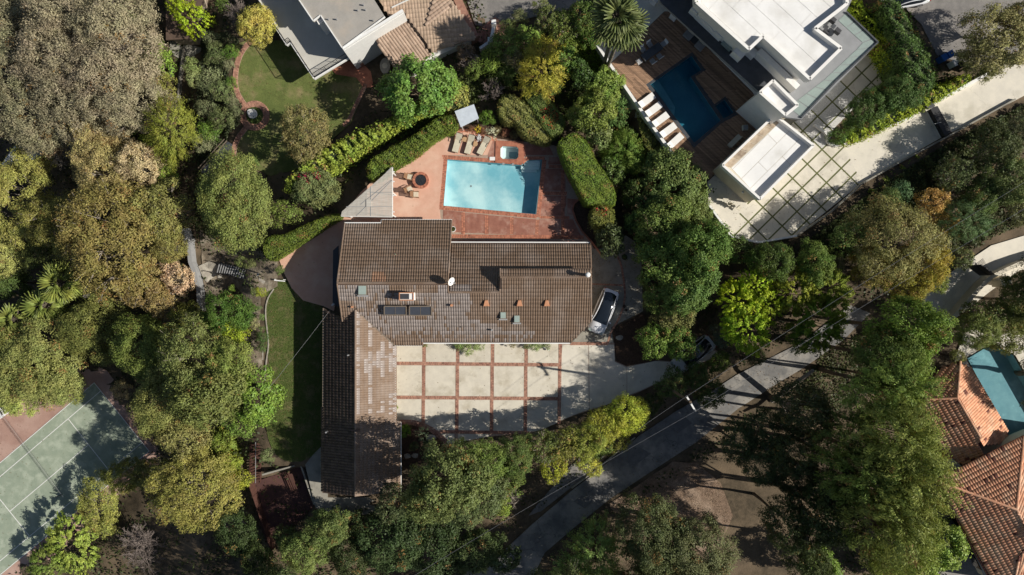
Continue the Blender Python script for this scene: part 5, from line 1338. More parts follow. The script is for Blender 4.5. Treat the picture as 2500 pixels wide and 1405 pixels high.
for s_ in (-1, 1):
    pts = []; rp = []
    for i in range(9):
        f = i / 8; a = math.radians(-14 - 12 * f); q = P(534 + f * 92, 655 + 24 * f ** 1.4, -2.6 + f * 2.4)
        o = Vector((-math.sin(a), math.cos(a), 0)) * .56 * s_; pts.append(q + o); rp.append(q + o + Vector((0, 0, .95)))
    mb = MB()
    for a, b in zip(pts[:-1], pts[1:]): mb.beam(a, b, .06, .25)
    mb.build('stringer', M['black'], t)
    mb = MB()
    for a, b in zip(rp[:-1], rp[1:]): mb.beam(a, b, .06, .05)
    for a, b in zip(pts, rp): mb.beam(a, b, .04, .04)
    mb.build('handrail', M['black'], t)
slab('stair_head', [(632,677),(641,684),(673,696),(663,712),(632,694)], -.05, .1, M['stone'], kind='structure')
t = empty('lawn_kerb', P(652, 800, 0), 0, 'thin curved concrete edging around the left side of the lawn', 'edging')
mb = MB(); wall_line(mb, smooth_poly([(668,706),(652,730),(647,760),(651,800),(655,830),(655,850),(649,885),(646,930)], 2, False), None, .1, -.3, .08); mb.build('edging', M['stone'], t)
t = empty('garden_steps', P(633, 868, -.6), 0, 'small flight of dark railway-sleeper steps at the lawn edge', 'stairs')
for i in range(5): MB().box(P(622 + i * 5, 868, -.9 + i * .2), (.13, .95, .14), 0).build('step', M['stone'] if i == 4 else M['grey'], t)
for s_ in (857, 879): MB().beam(P(620, s_, -1.0), P(645, s_, -.1), .08, .12).build('stringer', M['black'], t)
t = empty('white_bench', P(686, 686, 0), math.radians(-5), 'small white metal bench frame where the lawn meets the salmon patio', 'bench')
MB().box((0, 0, .42), (1.1, .1, .05)).build('seat', M['white'], t, True); MB().beam((.5, .15, .1), (.5, .15, .8), .05, .05).beam((-.5, .1, 0), (-.5, .1, .5), .05, .05).build('leg', M['white'], t, True)
slab('red_patio', [(608,1182),(735,1138),(767,1235),(662,1345),(640,1300)], -1.5, .12, M['maroon'], kind='structure')
t = empty('patio_wall', P(745, 1190, -1.5), 0, 'low pale wall framing the maroon sunken patio', 'wall')
mb = MB(); wall_line(mb, [(640,1160),(733,1134),(767,1232)], None, .18, -1.6, -.2); mb.build('wall', M['concrete_g'], t)
t = empty('timber_fence', P(640, 1260, -1.5), 0, 'dark red timber fence down the left side of the maroon patio', 'fence')
mb = MB(); wall_line(mb, [(606,1180),(662,1345)], None, .08, -2.5, -.3); mb.build('panel', M['redwood'], t)
for i in range(6):
    q = P(606 + i * 11.2, 1180 + i * 33, -.3); MB().box((q.x, q.y, -1.3), (.12, .12, 2.2)).build('post', M['redwood'], t)
t = empty('red_bench', P(705, 1165, -1.5), 0, 'slanting red-brown timber bench on the maroon patio', 'bench')
for k in range(4): MB().beam(P(696 + k * 4, 1162 - k * 2, -1.05), P(712 + k * 4, 1200 - k * 2, -1.05), .11, .04).build('slat', M['redwood'], t)
for x, y in ((700,1165),(716,1196)): MB().box(P(x, y, -1.28), (.4, .08, .42)).build('leg', M['redwood'], t)
t = empty('timber_steps', P(622, 1130, -1.5), 0, 'long flight of red-brown timber steps beside the flowering bank', 'stairs')
for i in range(14):
    f = i / 13; MB().beam(P(612 - 0 * f, 1088 + f * 90, -.4 - f * 1.0), P(636, 1083 + f * 88, -.4 - f * 1.0), .2, .06).build('step', M['redwood'], t)
for x in (611, 637): MB().beam(P(x, 1082, -.5), P(x - 1, 1178, -1.55), .08, .25).build('stringer', M['redwood'], t)
MB().beam(P(624, 1080, .4), P(624, 1180, -.6), .04, .04).build('handrail', M['grey'], t)
# flat black awning over the path, shed roof and concrete path (top left)
t = empty('dark_awning', P(530, 385, -2), 0, 'flat black canopy with a slanted slatted edge at the lower end of the brick path', 'canopy')
MB().prism(PW([(556,346),(566,352),(563,390),(545,400),(505,430),(490,420)], -.6), -.6, -.72).build('roof', M['slate'], t)
mb = MB(); mb.beam(P(554,344,-.5), P(490,415,-.5), .08, .12); mb.beam(P(548,340,-.5), P(484,411,-.5), .05, .08); mb.build('slatted_edge', M['bronze'], t)
for x, y in ((556,350),(500,422),(560,390)):
    q = P(x, y, -.7); MB().box((q.x, q.y, -1.7), (.1, .1, 2.0)).build('post', M['black'], t)
slab('garden_path', [(415,100),(445,105),(495,118),(470,150),(443,160),(438,230),(440,265),(425,270),(436,180),(440,145),(415,130)], -3.9, .1, M['concrete_g'], kind='structure')
t = empty('garden_shed', P(420, 50, -4), 0, 'brown-roofed shed in deep shade at the top edge behind the yellow-green tree', 'shed')
MB().prism(PW([(405,-60),(500,-60),(497,0),(470,95),(405,98)], -1.2), -1.2, -1.4).build('roof', M['tile_d'], t)
MB().prism(PW([(410,-60),(490,-60),(488,0),(462,88),(410,90)], -1.4), -1.4, -4.2).build('wall', M['wall_b'], t)
for i in range(10): MB().box(P(425 + i * 4, 12, -1.12), (.06, 1.6, .08), .05).build('roof_batten', M['bronze'], t)
t = empty('garden_wall', P(430, 215, -4), 0, 'low pale wall edging the concrete path in the upper left', 'wall')
mb = MB(); wall_line(mb, [(448,118),(443,155),(437,200),(432,268)], None, .14, -4.5, -3.5); mb.build('wall', M['stone'], t)
mb = MB(); wall_line(mb, [(412,160),(418,195)], None, .14, -4.5, -3.5); mb.build('end_wall', M['stone'], t)
t = empty('carport', P(65, 385, -9), 0, 'white ribbed carport roof half hidden under the grey trees on the left edge', 'carport')
for i in range(7): MB().beam(P(8 + i * 14, 405 - i * 3, -7), P(40 + i * 12, 360 - i * 1, -7), .5, .06).build('roof_panel', M['white'], t)
for x, y in ((15,400),(105,370),(90,390)):
    q = P(x, y, -7); MB().box((q.x, q.y, -8.2), (.1, .1, 2.4)).build('post', M['grey'], t)
t = empty('low_wall', P(210, 715, -9), 0, 'short pale wall by a patch of bare earth beside the fan palms', 'wall')
mb = MB(); wall_line(mb, [(203,726),(226,704)], None, .25, -10, -7.6); mb.build('wall', M['stone'], t)
drape('earth_patch', [(205,728),(228,704),(262,706),(240,732)], -8.5, .1, M['dirt'])
# boulders edging the bed by the drive
r = random.Random(11)
for i, (x, y, s_, lb) in enumerate(((1053,1070,.5,'pale boulder in the small bed at the curved brick edge'),(995,1113,.34,'pale square stepping stone, left of two in the dark bed'),(1013,1112,.34,'pale square stepping stone, right of two in the dark bed'),(1512,825,.35,'grey rock in the dark bed below the parked car'),(483,690 + 0,.3,'orange-brown rock at the foot of the black stairs'),(537,675,.28,'tan rock beside the black stairs'))):
    q = P(x, y, 0); g = gz(q.x, q.y); q = P(x, y, g); o = bpy.data.objects
    mb = MB(); pr = [(s_ * .8, 0), (s_, s_ * .25), (s_ * .7, s_ * .55), (s_ * .2, s_ * .62)]; mb.lathe(q, pr, 9, sx=1.1, sy=.8)
    mb.v = [(v[0] + r.uniform(-.04, .04), v[1] + r.uniform(-.04, .04), v[2] + r.uniform(-.03, .03)) for v in mb.v]
    prop(mb.build('boulder', M['stone']), lb, 'rock')
# bins at the upper right
for i, (x, y, m, lb) in enumerate(((2293,148,'blue','blue wheeled bin, left of the pair by the street'),(2308,140,'blue','blue wheeled bin nearer the street corner'),(2320,160,'white','white box crate among the bins by the street'),(2332,166,'black','black wheeled bin on the right of the white crate'))):
    t = empty('wheeled_bin' if m != 'white' else 'crate', P(x, y, 2.05), math.radians(30), lb, 'bin' if m != 'white' else 'crate')
    MB().box((0, 0, .45), (.55, .6, .9)).build('body', M[m], t, True); MB().box((0, .02, .93), (.6, .66, .07)).build('lid', M[m], t, True)
    if m != 'white':
        for s_ in (-.22, .22): MB().box((s_, .33, .08), (.06, .16, .16)).build('wheel', M['black'], t, True)
t = empty('parked_car', P(2200, 2, 2.1), math.radians(10), 'corner of a pale parked car at the very top of the street', 'car')
# ------------------------------------------------------------------ cars
def car_mesh(t, paint, glassroof=True):
    st = [(-2.36,.62,.42,.5),(-2.25,.8,.38,.66),(-1.9,.89,.33,.8),(-1.2,.93,.3,.88),(-.4,.94,.3,.93),(.4,.94,.3,.94),(1.2,.93,.3,.95),(1.8,.91,.33,.98),(2.2,.84,.36,.95),(2.34,.68,.42,.8)]
    # nose at -x: x, half width, floor height, shoulder height
    mb = MB(); n = 9
    for x, w_, z0, z1 in st:
        prof = [(-w_ * .92, z0), (-w_, z0 + .15), (-w_, (z0 + z1) / 2), (-w_ * .93, z1 - .05), (0, z1 + .035), (w_ * .93, z1 - .05), (w_, (z0 + z1) / 2), (w_, z0 + .15), (w_ * .92, z0)]
        for y, z in prof: mb.v.append((x, y, z))
    for i in range(len(st) - 1):
        for k in range(n - 1): a = i * n + k; mb.f.append((a, a + n, a + n + 1, a + 1)); mb.m.append(0)
        mb.f.append((i * n + n - 1, (i + 1) * n + n - 1, (i + 1) * n, i * n)); mb.m.append(0)
    mb.f.append(tuple(range(n))); mb.m.append(0); mb.f.append(tuple(range((len(st) - 1) * n, len(st) * n))[::-1]); mb.m.append(0)
    body = mb.build('body', paint, t, True, smooth=True)
    g = MB(); gs = [(-1.22,.8,.9,.9),(-.55,.7,1.28,.9),(.1,.66,1.43,.9),(.8,.65,1.42,.9),(1.4,.62,1.28,.9),(2.05,.66,.98,.9)]
    for x, w_, zt_, zb_ in gs:
        for y, z in ((-.9, .88), (-w_, zt_ - .05), (-w_ * .6, zt_), (0, zt_ + .03), (w_ * .6, zt_), (w_, zt_ - .05), (.9, .88)): g.v.append((x, y if abs(y) < .9 else math.copysign(.86, y), z))
    for i in range(len(gs) - 1):
        for k in range(6): a = i * 7 + k; g.f.append((a, a + 7, a + 8, a + 1)); g.m.append(0)
    g.build('glasshouse', M['glass'], t, True, smooth=True)
    rl = MB()
    for s_ in (-1, 1): rl.tube([(x, s_ * (w_ + .02), zt_ - .03) for x, w_, zt_, _ in gs], .045, 6)
    rl.build('roof_rail', paint, t, True)
    tp = MB(); tp.box((2.12, 0, .985), (.4, 1.3, .04)); tp.build('tailgate', paint, t, True)
    for x in (-1.45, 1.45):
        for s_ in (-1, 1):
            w = MB().tube([(x, s_ * .75, .34), (x, s_ * .96, .34)], .34, 16).build('wheel', M['black'], t, True); MB().tube([(x, s_ * .94, .34), (x, s_ * .975, .34)], .22, 12).build('rim', M['grey'], w, True)
    for s_ in (-1, 1):
        MB().box((-.85, s_ * 1.0, .98), (.12, .2, .12)).build('mirror', paint, t, True)
        MB().box((-2.2, s_ * .62, .66), (.2, .3, .1), -s_ * .5).build('headlight', M['canopy_glass'], t, True)
        MB().box((2.3, s_ * .62, .84), (.08, .36, .12)).build('tail_light', plain('red_lens', (.35, .02, .02), .3), t, True)
    MB().box((-2.32, 0, .5), (.08, 1.1, .12)).build('bumper_intake', M['dark'], t, True)
c = P(1474, 761, .9)
t = empty('parked_car', (c.x, c.y, .05), math.atan2(96, 38), 'white parked car with a black glass roof between the house and the brick arc', 'car'); car_mesh(t, M['carwhite'])
t2 = bpy.data.objects.get('parked_car'); 
c = P(1692, 866, .7); t = empty('parked_car', (c.x, c.y, 0), math.radians(38), 'silver parked car half hidden by trees at the driveway mouth', 'car'); car_mesh(t, plain('silver_paint', (.5, .51, .53), .25, spec=.6, var=.03))
for o in bpy.data.objects:
    if o.get('label', '').startswith('corner of a pale'): car_mesh(o, M['carwhite'])
# white hose reel / mailbox bar near the south bushes
t = empty('garden_lamp', P(1332, 850, .05), math.radians(-28), 'white garden spotlight bar lying by the bushes at the south wall', 'lamp'); MB().box((0, 0, .3), (.75, .1, .08)).build('bar', M['white'], t, True); MB().box((.36, 0, .32), (.14, .22, .14)).box((-.33, 0, .15), (.06, .06, .3)).build('head', M['white'], t, True)

# ------------------------------------------------------------------ utility pole and cables
zt = 9.6; top = P(1683, 980, zt)
t = empty('utility_pole', (top.x, top.y, -1.4), 0, 'dark timber utility pole with a pale crossarm over the lower road', 'utility pole')
MB().lathe((top.x, top.y, -1.5), [(.16, 0), (.11, zt + 1.9)], 10).build('pole', M['bark'], t)
a, b = P(1675.5, 967, zt), P(1697, 1003, zt); MB().beam(a, b, .14, .12).build('crossarm', M['white'], t)
for f in (.02, .5, .98):
    q = a + (b - a) * f; MB().lathe((q.x, q.y, zt + .05), [(.06, 0), (.08, .1), (.04, .2)], 8).build('insulator', M['grey'], t)
def cable(p, q, sag, lb, r_=.013):
    pts = []
    for i in range(17):
        f = i / 16; v = p + (q - p) * f; v.z -= sag * 4 * f * (1 - f); pts.append(v)
    prop(MB().tube(pts, r_, 4, cap=False).build('cable', M['wire']), lb, 'cable')
cable(a + Vector((0,0,.2)), P(2620, 372, 12), .5, 'upper power cable from the pole toward the right edge')
cable(b + Vector((0,0,.2)), P(2620, 440, 11.5), .6, 'lower power cable from the pole toward the right edge')
cable(b + Vector((0,0,.2)), P(980, 1425, 9.2), .5, 'power cable from the crossarm down to the bottom edge, beside the road')
cable(a + Vector((0,0,.2)), P(1560, 1048, 9.4) , .1, 'short power cable running left over the verge trees')
cable(on_plane(815, 745, (3.0, 0, 0)), P(655, 950, 6), .3, 'thin service cable from the house corner across the lawn shadow', .012)
t = empty('cable_mast', P(813, 745, 0), 0, 'slim white service mast at the west corner of the roof', 'mast'); q = P(813, 744, 3.2); MB().lathe((q.x, q.y, 0), [(.04, 0), (.04, 3.4)], 8).build('mast', M['white'], t); MB().box((q.x, q.y, 3.3), (.35, .06, .06), .4).box((q.x, q.y, 3.2), (.06, .3, .06)).build('bracket', M['white'], t)
# ------------------------------------------------------------------ foliage geometry
def unit(n, rng):
    v = rng.normal(size=(n, 3)); return v / np.linalg.norm(v, axis=1)[:, None]
def leaves(C, N, L, W, rng, T=None):
    """quads at centres C with normals N (jittered), length L, width W"""
    n = len(C); t = unit(n, rng) if T is None else T + .35 * unit(n, rng)
    t = t - (t * N).sum(1)[:, None] * N; t /= (np.linalg.norm(t, axis=1)[:, None] + 1e-9)
    b = np.cross(N, t); s = rng.uniform(.65, 1.3, n)[:, None]
    l = t * (L / 2) * s; w_ = b * (W / 2) * s
    return np.stack([C - l, C + w_ * 1.0 - l * .1, C + l, C - w_ - l * .1], 1)
KIND = {
 #          lobes, lobe r,    sub, sub r, leaf L,W,  density, flat, up bias, elong
 'broad':  (15, (.28, .42), 15, .38, .23, .15, 900, .80, .7, 0),
 'dense':  (20, (.26, .38), 16, .36, .155, .105, 1650, .75, .7, 0),
 'airy':   (22, (.25, .37), 15, .33, .19, .09, 1150, .70, .5, 0),
 'fine':   (24, (.24, .35), 15, .34, .165, .085, 1350, .72, .5, 0),
 'sprig':  (18, (.28, .40), 14, .23, .20, .13, 1150, .8, .6, .5),
 'pine':   (26, (.24, .34), 14, .40, .22, .06, 1500, .75, .3, .5),
 'shrub':  (10, (.34, .50), 10, .40, .18, .12, 750, .85, .8, 0),
 'spiky':  (9, (.30, .45), 9, .35, .34, .06, 420, .8, .3, .7),
}
def crown_quads(kind, R, seed):
    nl, (ra, rb), ns, sr, LL, WW, dens, flat, up, elong = KIND[kind]
    rng = np.random.RandomState(seed)
    # lobe centres spread over an irregular dome
    k = np.arange(nl) + .5; ph = k * 2.39996 + rng.uniform(0, 6.28); zc = 1 - k / nl * 1.15
    rad = np.sqrt(np.clip(1 - zc ** 2, 0, 1)); lr = rng.uniform(ra, rb, nl) * R
    out = (R - lr) * rng.uniform(.78, 1.1, nl)
    out *= 1 + (.14 * np.sin(ph * 2 + seed) + .1 * np.sin(ph * 3 + seed * 2)) * (.4 if elong == 1 else 1)
    LC = np.stack([np.cos(ph) * rad * out, np.sin(ph) * rad * out, zc * out * flat], 1)
    wts = lr ** 2; wts /= wts.sum()
    total = int(dens * R * R)
    # sub clumps
    SC = []; SR = []; LN = []
    for i in range(nl):
        d = unit(ns, rng); od = LC[i] / (np.linalg.norm(LC[i]) + 1e-6); d = d + .75 * od + np.array([0, 0, .35]); d /= np.linalg.norm(d, axis=1)[:, None]
        SC.append(LC[i] + d * lr[i] * rng.uniform(.6, 1.05, (ns, 1))); SR.append(np.full(ns, lr[i] * sr * 1.25) * rng.uniform(.6, 1.35, ns)); LN.append(d)
    SC = np.concatenate(SC); SR = np.concatenate(SR); LN = np.concatenate(LN)
    p = SR ** 1.6 * rng.uniform(.25, 1.6, len(SR)); p /= p.sum(); idx = rng.choice(len(SC), total, p=p)
    off = unit(total, rng) * (rng.uniform(.25, 1.0, total) ** .6)[:, None]
    if elong:
        rd = SC[idx].copy(); rd[:, 2] *= .4; rd /= (np.linalg.norm(rd, axis=1)[:, None] + 1e-6); rd += .3 * LN[idx]
        tpos = rng.uniform(-.6, 1.6, total)[:, None]
        off = off * (.42 + .3 * (1 - elong)) + rd * tpos * (1.1 * elong + .3)
        T = rd
    else: T = None
    C = SC[idx] + off * SR[idx][:, None] * np.array([1, 1, .85])
    N = unit(total, rng) * .6 + off / (np.linalg.norm(off, axis=1)[:, None] + 1e-6) * .5 + np.array([0, 0, up * .35]) + LN[idx] * .55
    N /= np.linalg.norm(N, axis=1)[:, None]
    ls = 1.0 if R > 2 else .8
    dry = (rng.rand(len(SC)) < .05)[idx] & (rng.rand(total) < .55)
    return leaves(C, N, LL * ls, WW * ls, rng, T), LC, lr, SC, dry.astype(int)
def limb_mesh(name, LC, SC, R, h_off, m, seed, twigs=True, n_tw=60, rr=.035):
    rng = random.Random(seed); mb = MB(); root = Vector((0, 0, -h_off))
    for c in LC:
        e = Vector(c) * .72; mid = root.lerp(e, .45) + Vector((rng.uniform(-.1, .1), rng.uniform(-.1, .1), -.08)) * R
        mb.tube([root, mid, e], [R * rr, R * rr * .6, R * rr * .25], 5, cap=False)
    if twigs:
        idx = rng.sample(range(len(SC)), min(n_tw, len(SC)))
        for i in idx:
            s = Vector(SC[i]); j = min(range(len(LC)), key=lambda q: (Vector(LC[q]) - s).length); a = Vector(LC[j]) * .85
            mb.tube([a, a.lerp(s, .55) + Vector((rng.uniform(-.03, .03), rng.uniform(-.03, .03), .03)) * R, s * 1.1], [R * rr * .3, max(.018, R * rr * .2), max(.014, R * rr * .08)], 4, cap=False)
    me_o = mb.build(name, m); me = me_o.data; bpy.data.objects.remove(me_o); return me
def bare_mesh(R, seed, n=150, m='twig', flat=.75):
    """leafless crown of forking twigs"""
    rng = random.Random(seed); mb = MB()
    def grow(p, d, L, r_, lev):
        k = 3; pts = [p]; q = p
        for i in range(k):
            d = (d + Vector((rng.gauss(0, .22), rng.gauss(0, .22), rng.gauss(0, .15)))).normalized(); q = q + d * L / k; pts.append(q)
        r_ = max(r_, .02); mb.tube(pts, [r_, r_ * .85, r_ * .75, r_ * .6], 4 if lev < 3 else 3, cap=False)
        if lev < 4:
            for i in range(rng.choice((3, 4, 5)) if lev else 9):
                nd = (d + Vector((rng.gauss(0, .65), rng.gauss(0, .65), rng.gauss(.05, .35)))).normalized()
                if lev == 0: a = i * 2 * math.pi / 8 + rng.uniform(-.3, .3); nd = Vector((math.cos(a), math.sin(a), rng.uniform(.25, 1.1))).normalized()
                grow(pts[-1] if lev == 0 else rng.choice(pts[1:]), nd, L * rng.uniform(.55, .75) if lev else R * .42, r_ * .55, lev + 1)
    grow(Vector((0, 0, -R * .7)), Vector((0, 0, 1)), R * .35, R * .035, 0)
    o = mb.build('branches', M[m]); me = o.data; bpy.data.objects.remove(o); return me
_cache = {}
def proto(kind, Rc, var):
    key = (kind, Rc, var)
    if key not in _cache:
        Q, LC, lr, SC, dry = crown_quads(kind, Rc, hash_seed(kind) + var * 17 + int(Rc * 3))
        me = quads_mesh('crown', Q, [M['leaf_gloss' if kind == 'broad' else 'leaf'], M['dry_leaf']], dry if kind in ('dense', 'airy', 'fine', 'pine') else None)
        tw = limb_mesh('branches', LC, SC, Rc, Rc * .75, M['twig'] if kind in ('airy', 'fine') else M['bark'], var + 5, n_tw=90 if kind in ('airy', 'fine') else 36, rr=.022)
        tr = MB().tube([(0, 0, -1), (.03 * Rc, 0, -.5), (0, 0, 0)], [Rc * .075, Rc * .055, Rc * .045], 8).build('trunk', M['bark']); tm = tr.data; bpy.data.objects.remove(tr)
        _cache[key] = (me, tw, tm)
    return _cache[key]
def hash_seed(s): return sum(ord(c) * (i + 1) for i, c in enumerate(s)) % 997
_rng = random.Random(77); _nv = {}
LEAFK = 1.95
def tree(px, py, rpx, h, kind, color, label, cat='tree', name=None, group=None, sq=1.0):
    z = gz(*tuple(P(px, py, 0))[:2]); q = P(px, py, z + h * .6); z = gz(q.x, q.y); zc = z + h * .62; q = P(px, py, zc)
    R = rpx * 1.07 * (H - zc) / F
    if kind == 'bare': return bare(px, py, rpx, h, label, color)
    Rc = 1.6 if R < 2.0 else (3.0 if R < 3.6 else 4.6)
    nvar = 3
    k = (kind, Rc); _nv[k] = _nv.get(k, -1) + 1; var = _nv[k] % nvar
    me, tw, tm = proto(kind, Rc, var); s = R / Rc
    t = empty(name or (kind_name(kind)), (q.x, q.y, z), _rng.uniform(0, 6.28), label, cat, group)
    c = add_mesh('crown', me, t, (0, 0, zc - z)); ax = _rng.uniform(.88, 1.14); c.scale = (s * ax, s * sq / ax, s * min(1.25 if h < 12 else 2.0, max(.75, h * .5 / R)))
    jit = _rng.uniform(.82, 1.16) * LEAFK; c.color = (color[0] * jit * 1.07, color[1] * jit * _rng.uniform(.99, 1.06), color[2] * jit * .95, 1)
    b = add_mesh('branches', tw, t, (0, 0, zc - z)); b.scale = c.scale
    tz = zc - z - .75 * Rc * c.scale[2]
    tr = add_mesh('trunk', tm, t, (0, 0, max(tz, .3))); tr.scale = (s, s, max(tz, .3) + .4)
    return t
def kind_name(k): return {'broad': 'broadleaf_tree', 'dense': 'evergreen_tree', 'airy': 'pepper_tree', 'fine': 'acacia_tree', 'sprig': 'elm_tree', 'pine': 'pine_tree', 'shrub': 'shrub', 'spiky': 'yucca_shrub'}[k]
def bare(px, py, rpx, h, label, m):
    z = gz(*tuple(P(px, py, 0))[:2]); zc = z + h * .6; q = P(px, py, zc); R = rpx * (H - zc) / F
    t = empty('bare_tree', (q.x, q.y, z), 0, label, 'tree')
    o = add_mesh('branches', bare_mesh(R, int(px + py), m=m), t, (0, 0, zc - z))
    MB().tube([(0, 0, -.3), (0, 0, max(.3, zc - z - R * .65))], [R * .05, R * .035], 6).build('trunk', M[m], t, True)
    return t
GO, OL, OLD, DK, GR, BR, TAN, YG, PN = (.185, .165, .115), (.13, .135, .035), (.105, .10, .035), (.05, .07, .025), (.075, .115, .025), (.17, .22, .015), (.26, .21, .12), (.2, .26, .02), (.10, .145, .035)
LO = (.165, .17, .045); BL = (.07, .095, .045); GOLD = (.27, .20, .04)

# --- upper left: grey pepper trees
for i, (x, y, r_, h, lb) in enumerate([
 (55,45,95,9,'grey-green pepper tree in the top left corner'),(175,35,95,9,'grey-green pepper tree touching the top edge, second from the corner'),(285,55,95,9,'grey-green pepper tree by the top edge, nearest the dark shed'),
 (45,165,100,9,'grey-brown pepper tree on the left edge below the corner tree'),(160,150,105,9.5,'large central grey-brown tree of the pepper grove'),(280,165,105,9,'grey-green pepper tree on the right flank of the grove'),
 (75,290,100,8,'dull grey pepper tree at the lower left of the grove above the white carport'),(190,265,100,9,'grey pepper tree in the lower middle of the grove with pale limbs'),(320,260,85,8,'pale grey-green pepper tree at the lower right of the grove')]):
    tree(x, y, r_, h, 'airy', GO if i % 3 else (.165, .155, .10), lb, group='grey pepper trees of the upper left grove')
tree(30,110,50,8,'airy',(.16,.14,.1),'small brownish crown filling between the two left edge pepper trees'); tree(360,175,40,6,'airy',(.2,.185,.12),'small pale crown at the right edge of the pepper grove')
tree(130,345,40,6,'fine',(.22,.17,.1),'small tan crown under the grey grove beside the carport')
bare(140,375,55,6,'bare pinkish-grey tree with fine twigs right of the white carport','twig')
tree(235,340,75,8,'fine',(.24,.20,.11),'tan and yellowing tree below the pepper grove'); tree(260,420,85,8,'fine',(.22,.185,.085),'golden tan dry-leaved tree below the yellowing one')
tree(345,400,55,7,'fine',(.25,.215,.13),'pale tan twiggy tree left of the bright green shrub column'); bare(365,395,45,6,'bare silvery tree among the tan crowns','twig')
tree(425,320,62,6,'pine',(.15,.16,.03),'olive-gold feathery round tree left of the brick path'); tree(322,297,36,4,'broad',(.06,.1,.02),'small dark glossy tree between grove and feathery round tree')
for i, (x, y, r_, lb) in enumerate([(385,125,30,'bright leafy shrub at the top of the strip beside the dark shed'),(393,165,34,'broad green shrub beside the concrete path, upper'),(402,212,34,'olive-green shrub beside the concrete path, lower'),(372,350,26,'fresh green shrub under the feathery round tree'),(402,385,30,'yellow-green shrub at the middle of the left slope strip'),(408,430,32,'bright green shrub at the end of the slope strip'),(395,470,24,'small green shrub below the bright one on the slope'),(316,45,16,'thin green shrub in shade by the top edge')]):
    tree(x, y, r_, 4, 'shrub', (.12,.18,.03) if i != 2 else OL, lb, 'shrub')
tree(467,45,44,5,'sprig',BR,'bright yellow-green tree over the brown shed at the top'); tree(545,12,18,3,'shrub',GR,'small green shrub at the top edge left of the bare-branched tree')
tree(472,165,22,2.5,'shrub',(.16,.2,.07),'pale green shrub beside the concrete path, upper half'); tree(474,192,20,2.2,'shrub',(.2,.24,.1),'whitish-green shrub beside the concrete path, lower half')
for i, (x, y, r_, lb) in enumerate([(515,95,22,'dark shrub under the bare branches by the brick terrace'),(530,135,30,'grey-green spreading shrub at the top of the left bank'),(565,128,20,'fresh green shrub inside the upper bend of the brick path'),(560,160,14,'small clipped green ball touching the brick path, upper'),(515,205,38,'grey-green mounded shrub on the bank left of the path'),(545,225,30,'olive mounded shrub left of the path bend'),(567,205,16,'small bright shrub inside the path bend'),(570,250,15,'small grey clipped ball by the brick ring'),(505,265,24,'dark green shrub midway down the bank'),(545,290,32,'grey shrub with pale leaves left of the fountain'),(510,320,30,'olive shrub on the lower bank above the black canopy'),(500,350,28,'dull green shrub left of the black canopy'),(580,275,14,'small green tuft hugging the brick ring')]):
    tree(x, y, r_, 2.0, 'shrub', [(.10,.115,.06),(.09,.11,.045),(.07,.12,.02),(.13,.14,.08)][i % 4], lb, 'shrub', group='shrubs on the bank left of the brick path')
bare(583,30,60,5,'bare grey-branched tree at the top edge beside the balcony','twig_dark'); tree(630,65,48,5,'airy',(.3,.28,.07),'yellow-leaved tree at the corner of the neighbouring balcony')
for x, y, r_, h, lb in ((150,140,60,11.5,'pale bare limbs rising through the middle of the pepper grove'),(245,235,55,11,'pale bare limbs rising through the lower right of the pepper grove'),(60,235,50,11,'pale bare limbs rising through the left of the pepper grove'),(300,110,45,10.5,'pale bare limbs rising through the right of the pepper grove')): bare(x, y, r_, h, lb, 'twig')
# --- centre left
tree(577,497,100,8,'dense',(.115,.135,.04),'large round olive tree with finger-like sprays left of the pool hedges'); tree(748,328,66,6.5,'airy',(.12,.11,.045),'round brown-olive tree on the neighbouring lawn')
tree(770,462,54,3.6,'shrub',(.10,.125,.05),'rounded shrub with a magenta flowering crown below the ivy hedge','shrub'); tree(700,523,38,3.2,'shrub',(.10,.125,.03),'round green shrub right of the sprayed olive tree','shrub')
tree(735,385,14,2,'shrub',(.1,.11,.03),'small dark shrub between the lawn tree and the hedge','shrub'); tree(610,400,22,3,'shrub',(.07,.1,.025),'dark shrub at the end of the brick path','shrub')
tree(60,490,105,8,'fine',(.17,.165,.05),'light olive tree on the left edge above the yellowish one'); tree(165,545,80,8,'fine',(.16,.155,.045),'light olive tree between the left edge and the big brown-olive tree')
tree(20,630,58,6,'fine',(.2,.215,.07),'pale yellowish-green tree cut by the left edge'); tree(285,575,135,9,'airy',(.135,.115,.04),'huge brown-olive tree with pale branches on the left slope'); tree(395,520,75,7,'airy',(.135,.13,.045),'olive tree at the upper right of the huge brown one'); tree(415,600,45,6,'airy',(.13,.125,.04),'small olive tree left of the grey slope wall')
tree(350,690,65,6,'airy',(.14,.105,.045),'brown thinning tree below the huge brown-olive one'); tree(437,680,42,4.5,'airy',(.34,.25,.17),'pinkish-tan dry tree beside the grey slope wall'); tree(395,735,40,5,'fine',(.15,.12,.05),'small brown tree under the pink-tan one')
tree(110,610,45,5,'shrub',(.07,.085,.025),'dark shrubby crown above the fan palms'); tree(35,690,42,5,'shrub',(.05,.075,.02),'very dark tree left of the fan palms'); tree(215,650,40,5,'airy',(.11,.11,.035),'dusky olive tree above the upper fan palm')
tree(245,800,85,8,'dense',(.14,.155,.045),'olive-green tree below the fan palms'); tree(95,890,110,8,'dense',(.14,.15,.05),'broad light-olive tree at the left above the tennis court'); tree(20,850,60,7,'dense',(.13,.14,.04),'olive tree on the left edge above the court surround'); tree(40,950,60,6,'dense',(.17,.19,.055),'yellow-green tree overhanging the red court surround'); tree(150,930,55,6,'dense',(.13,.15,.045),'olive crown right of the court surround tree')
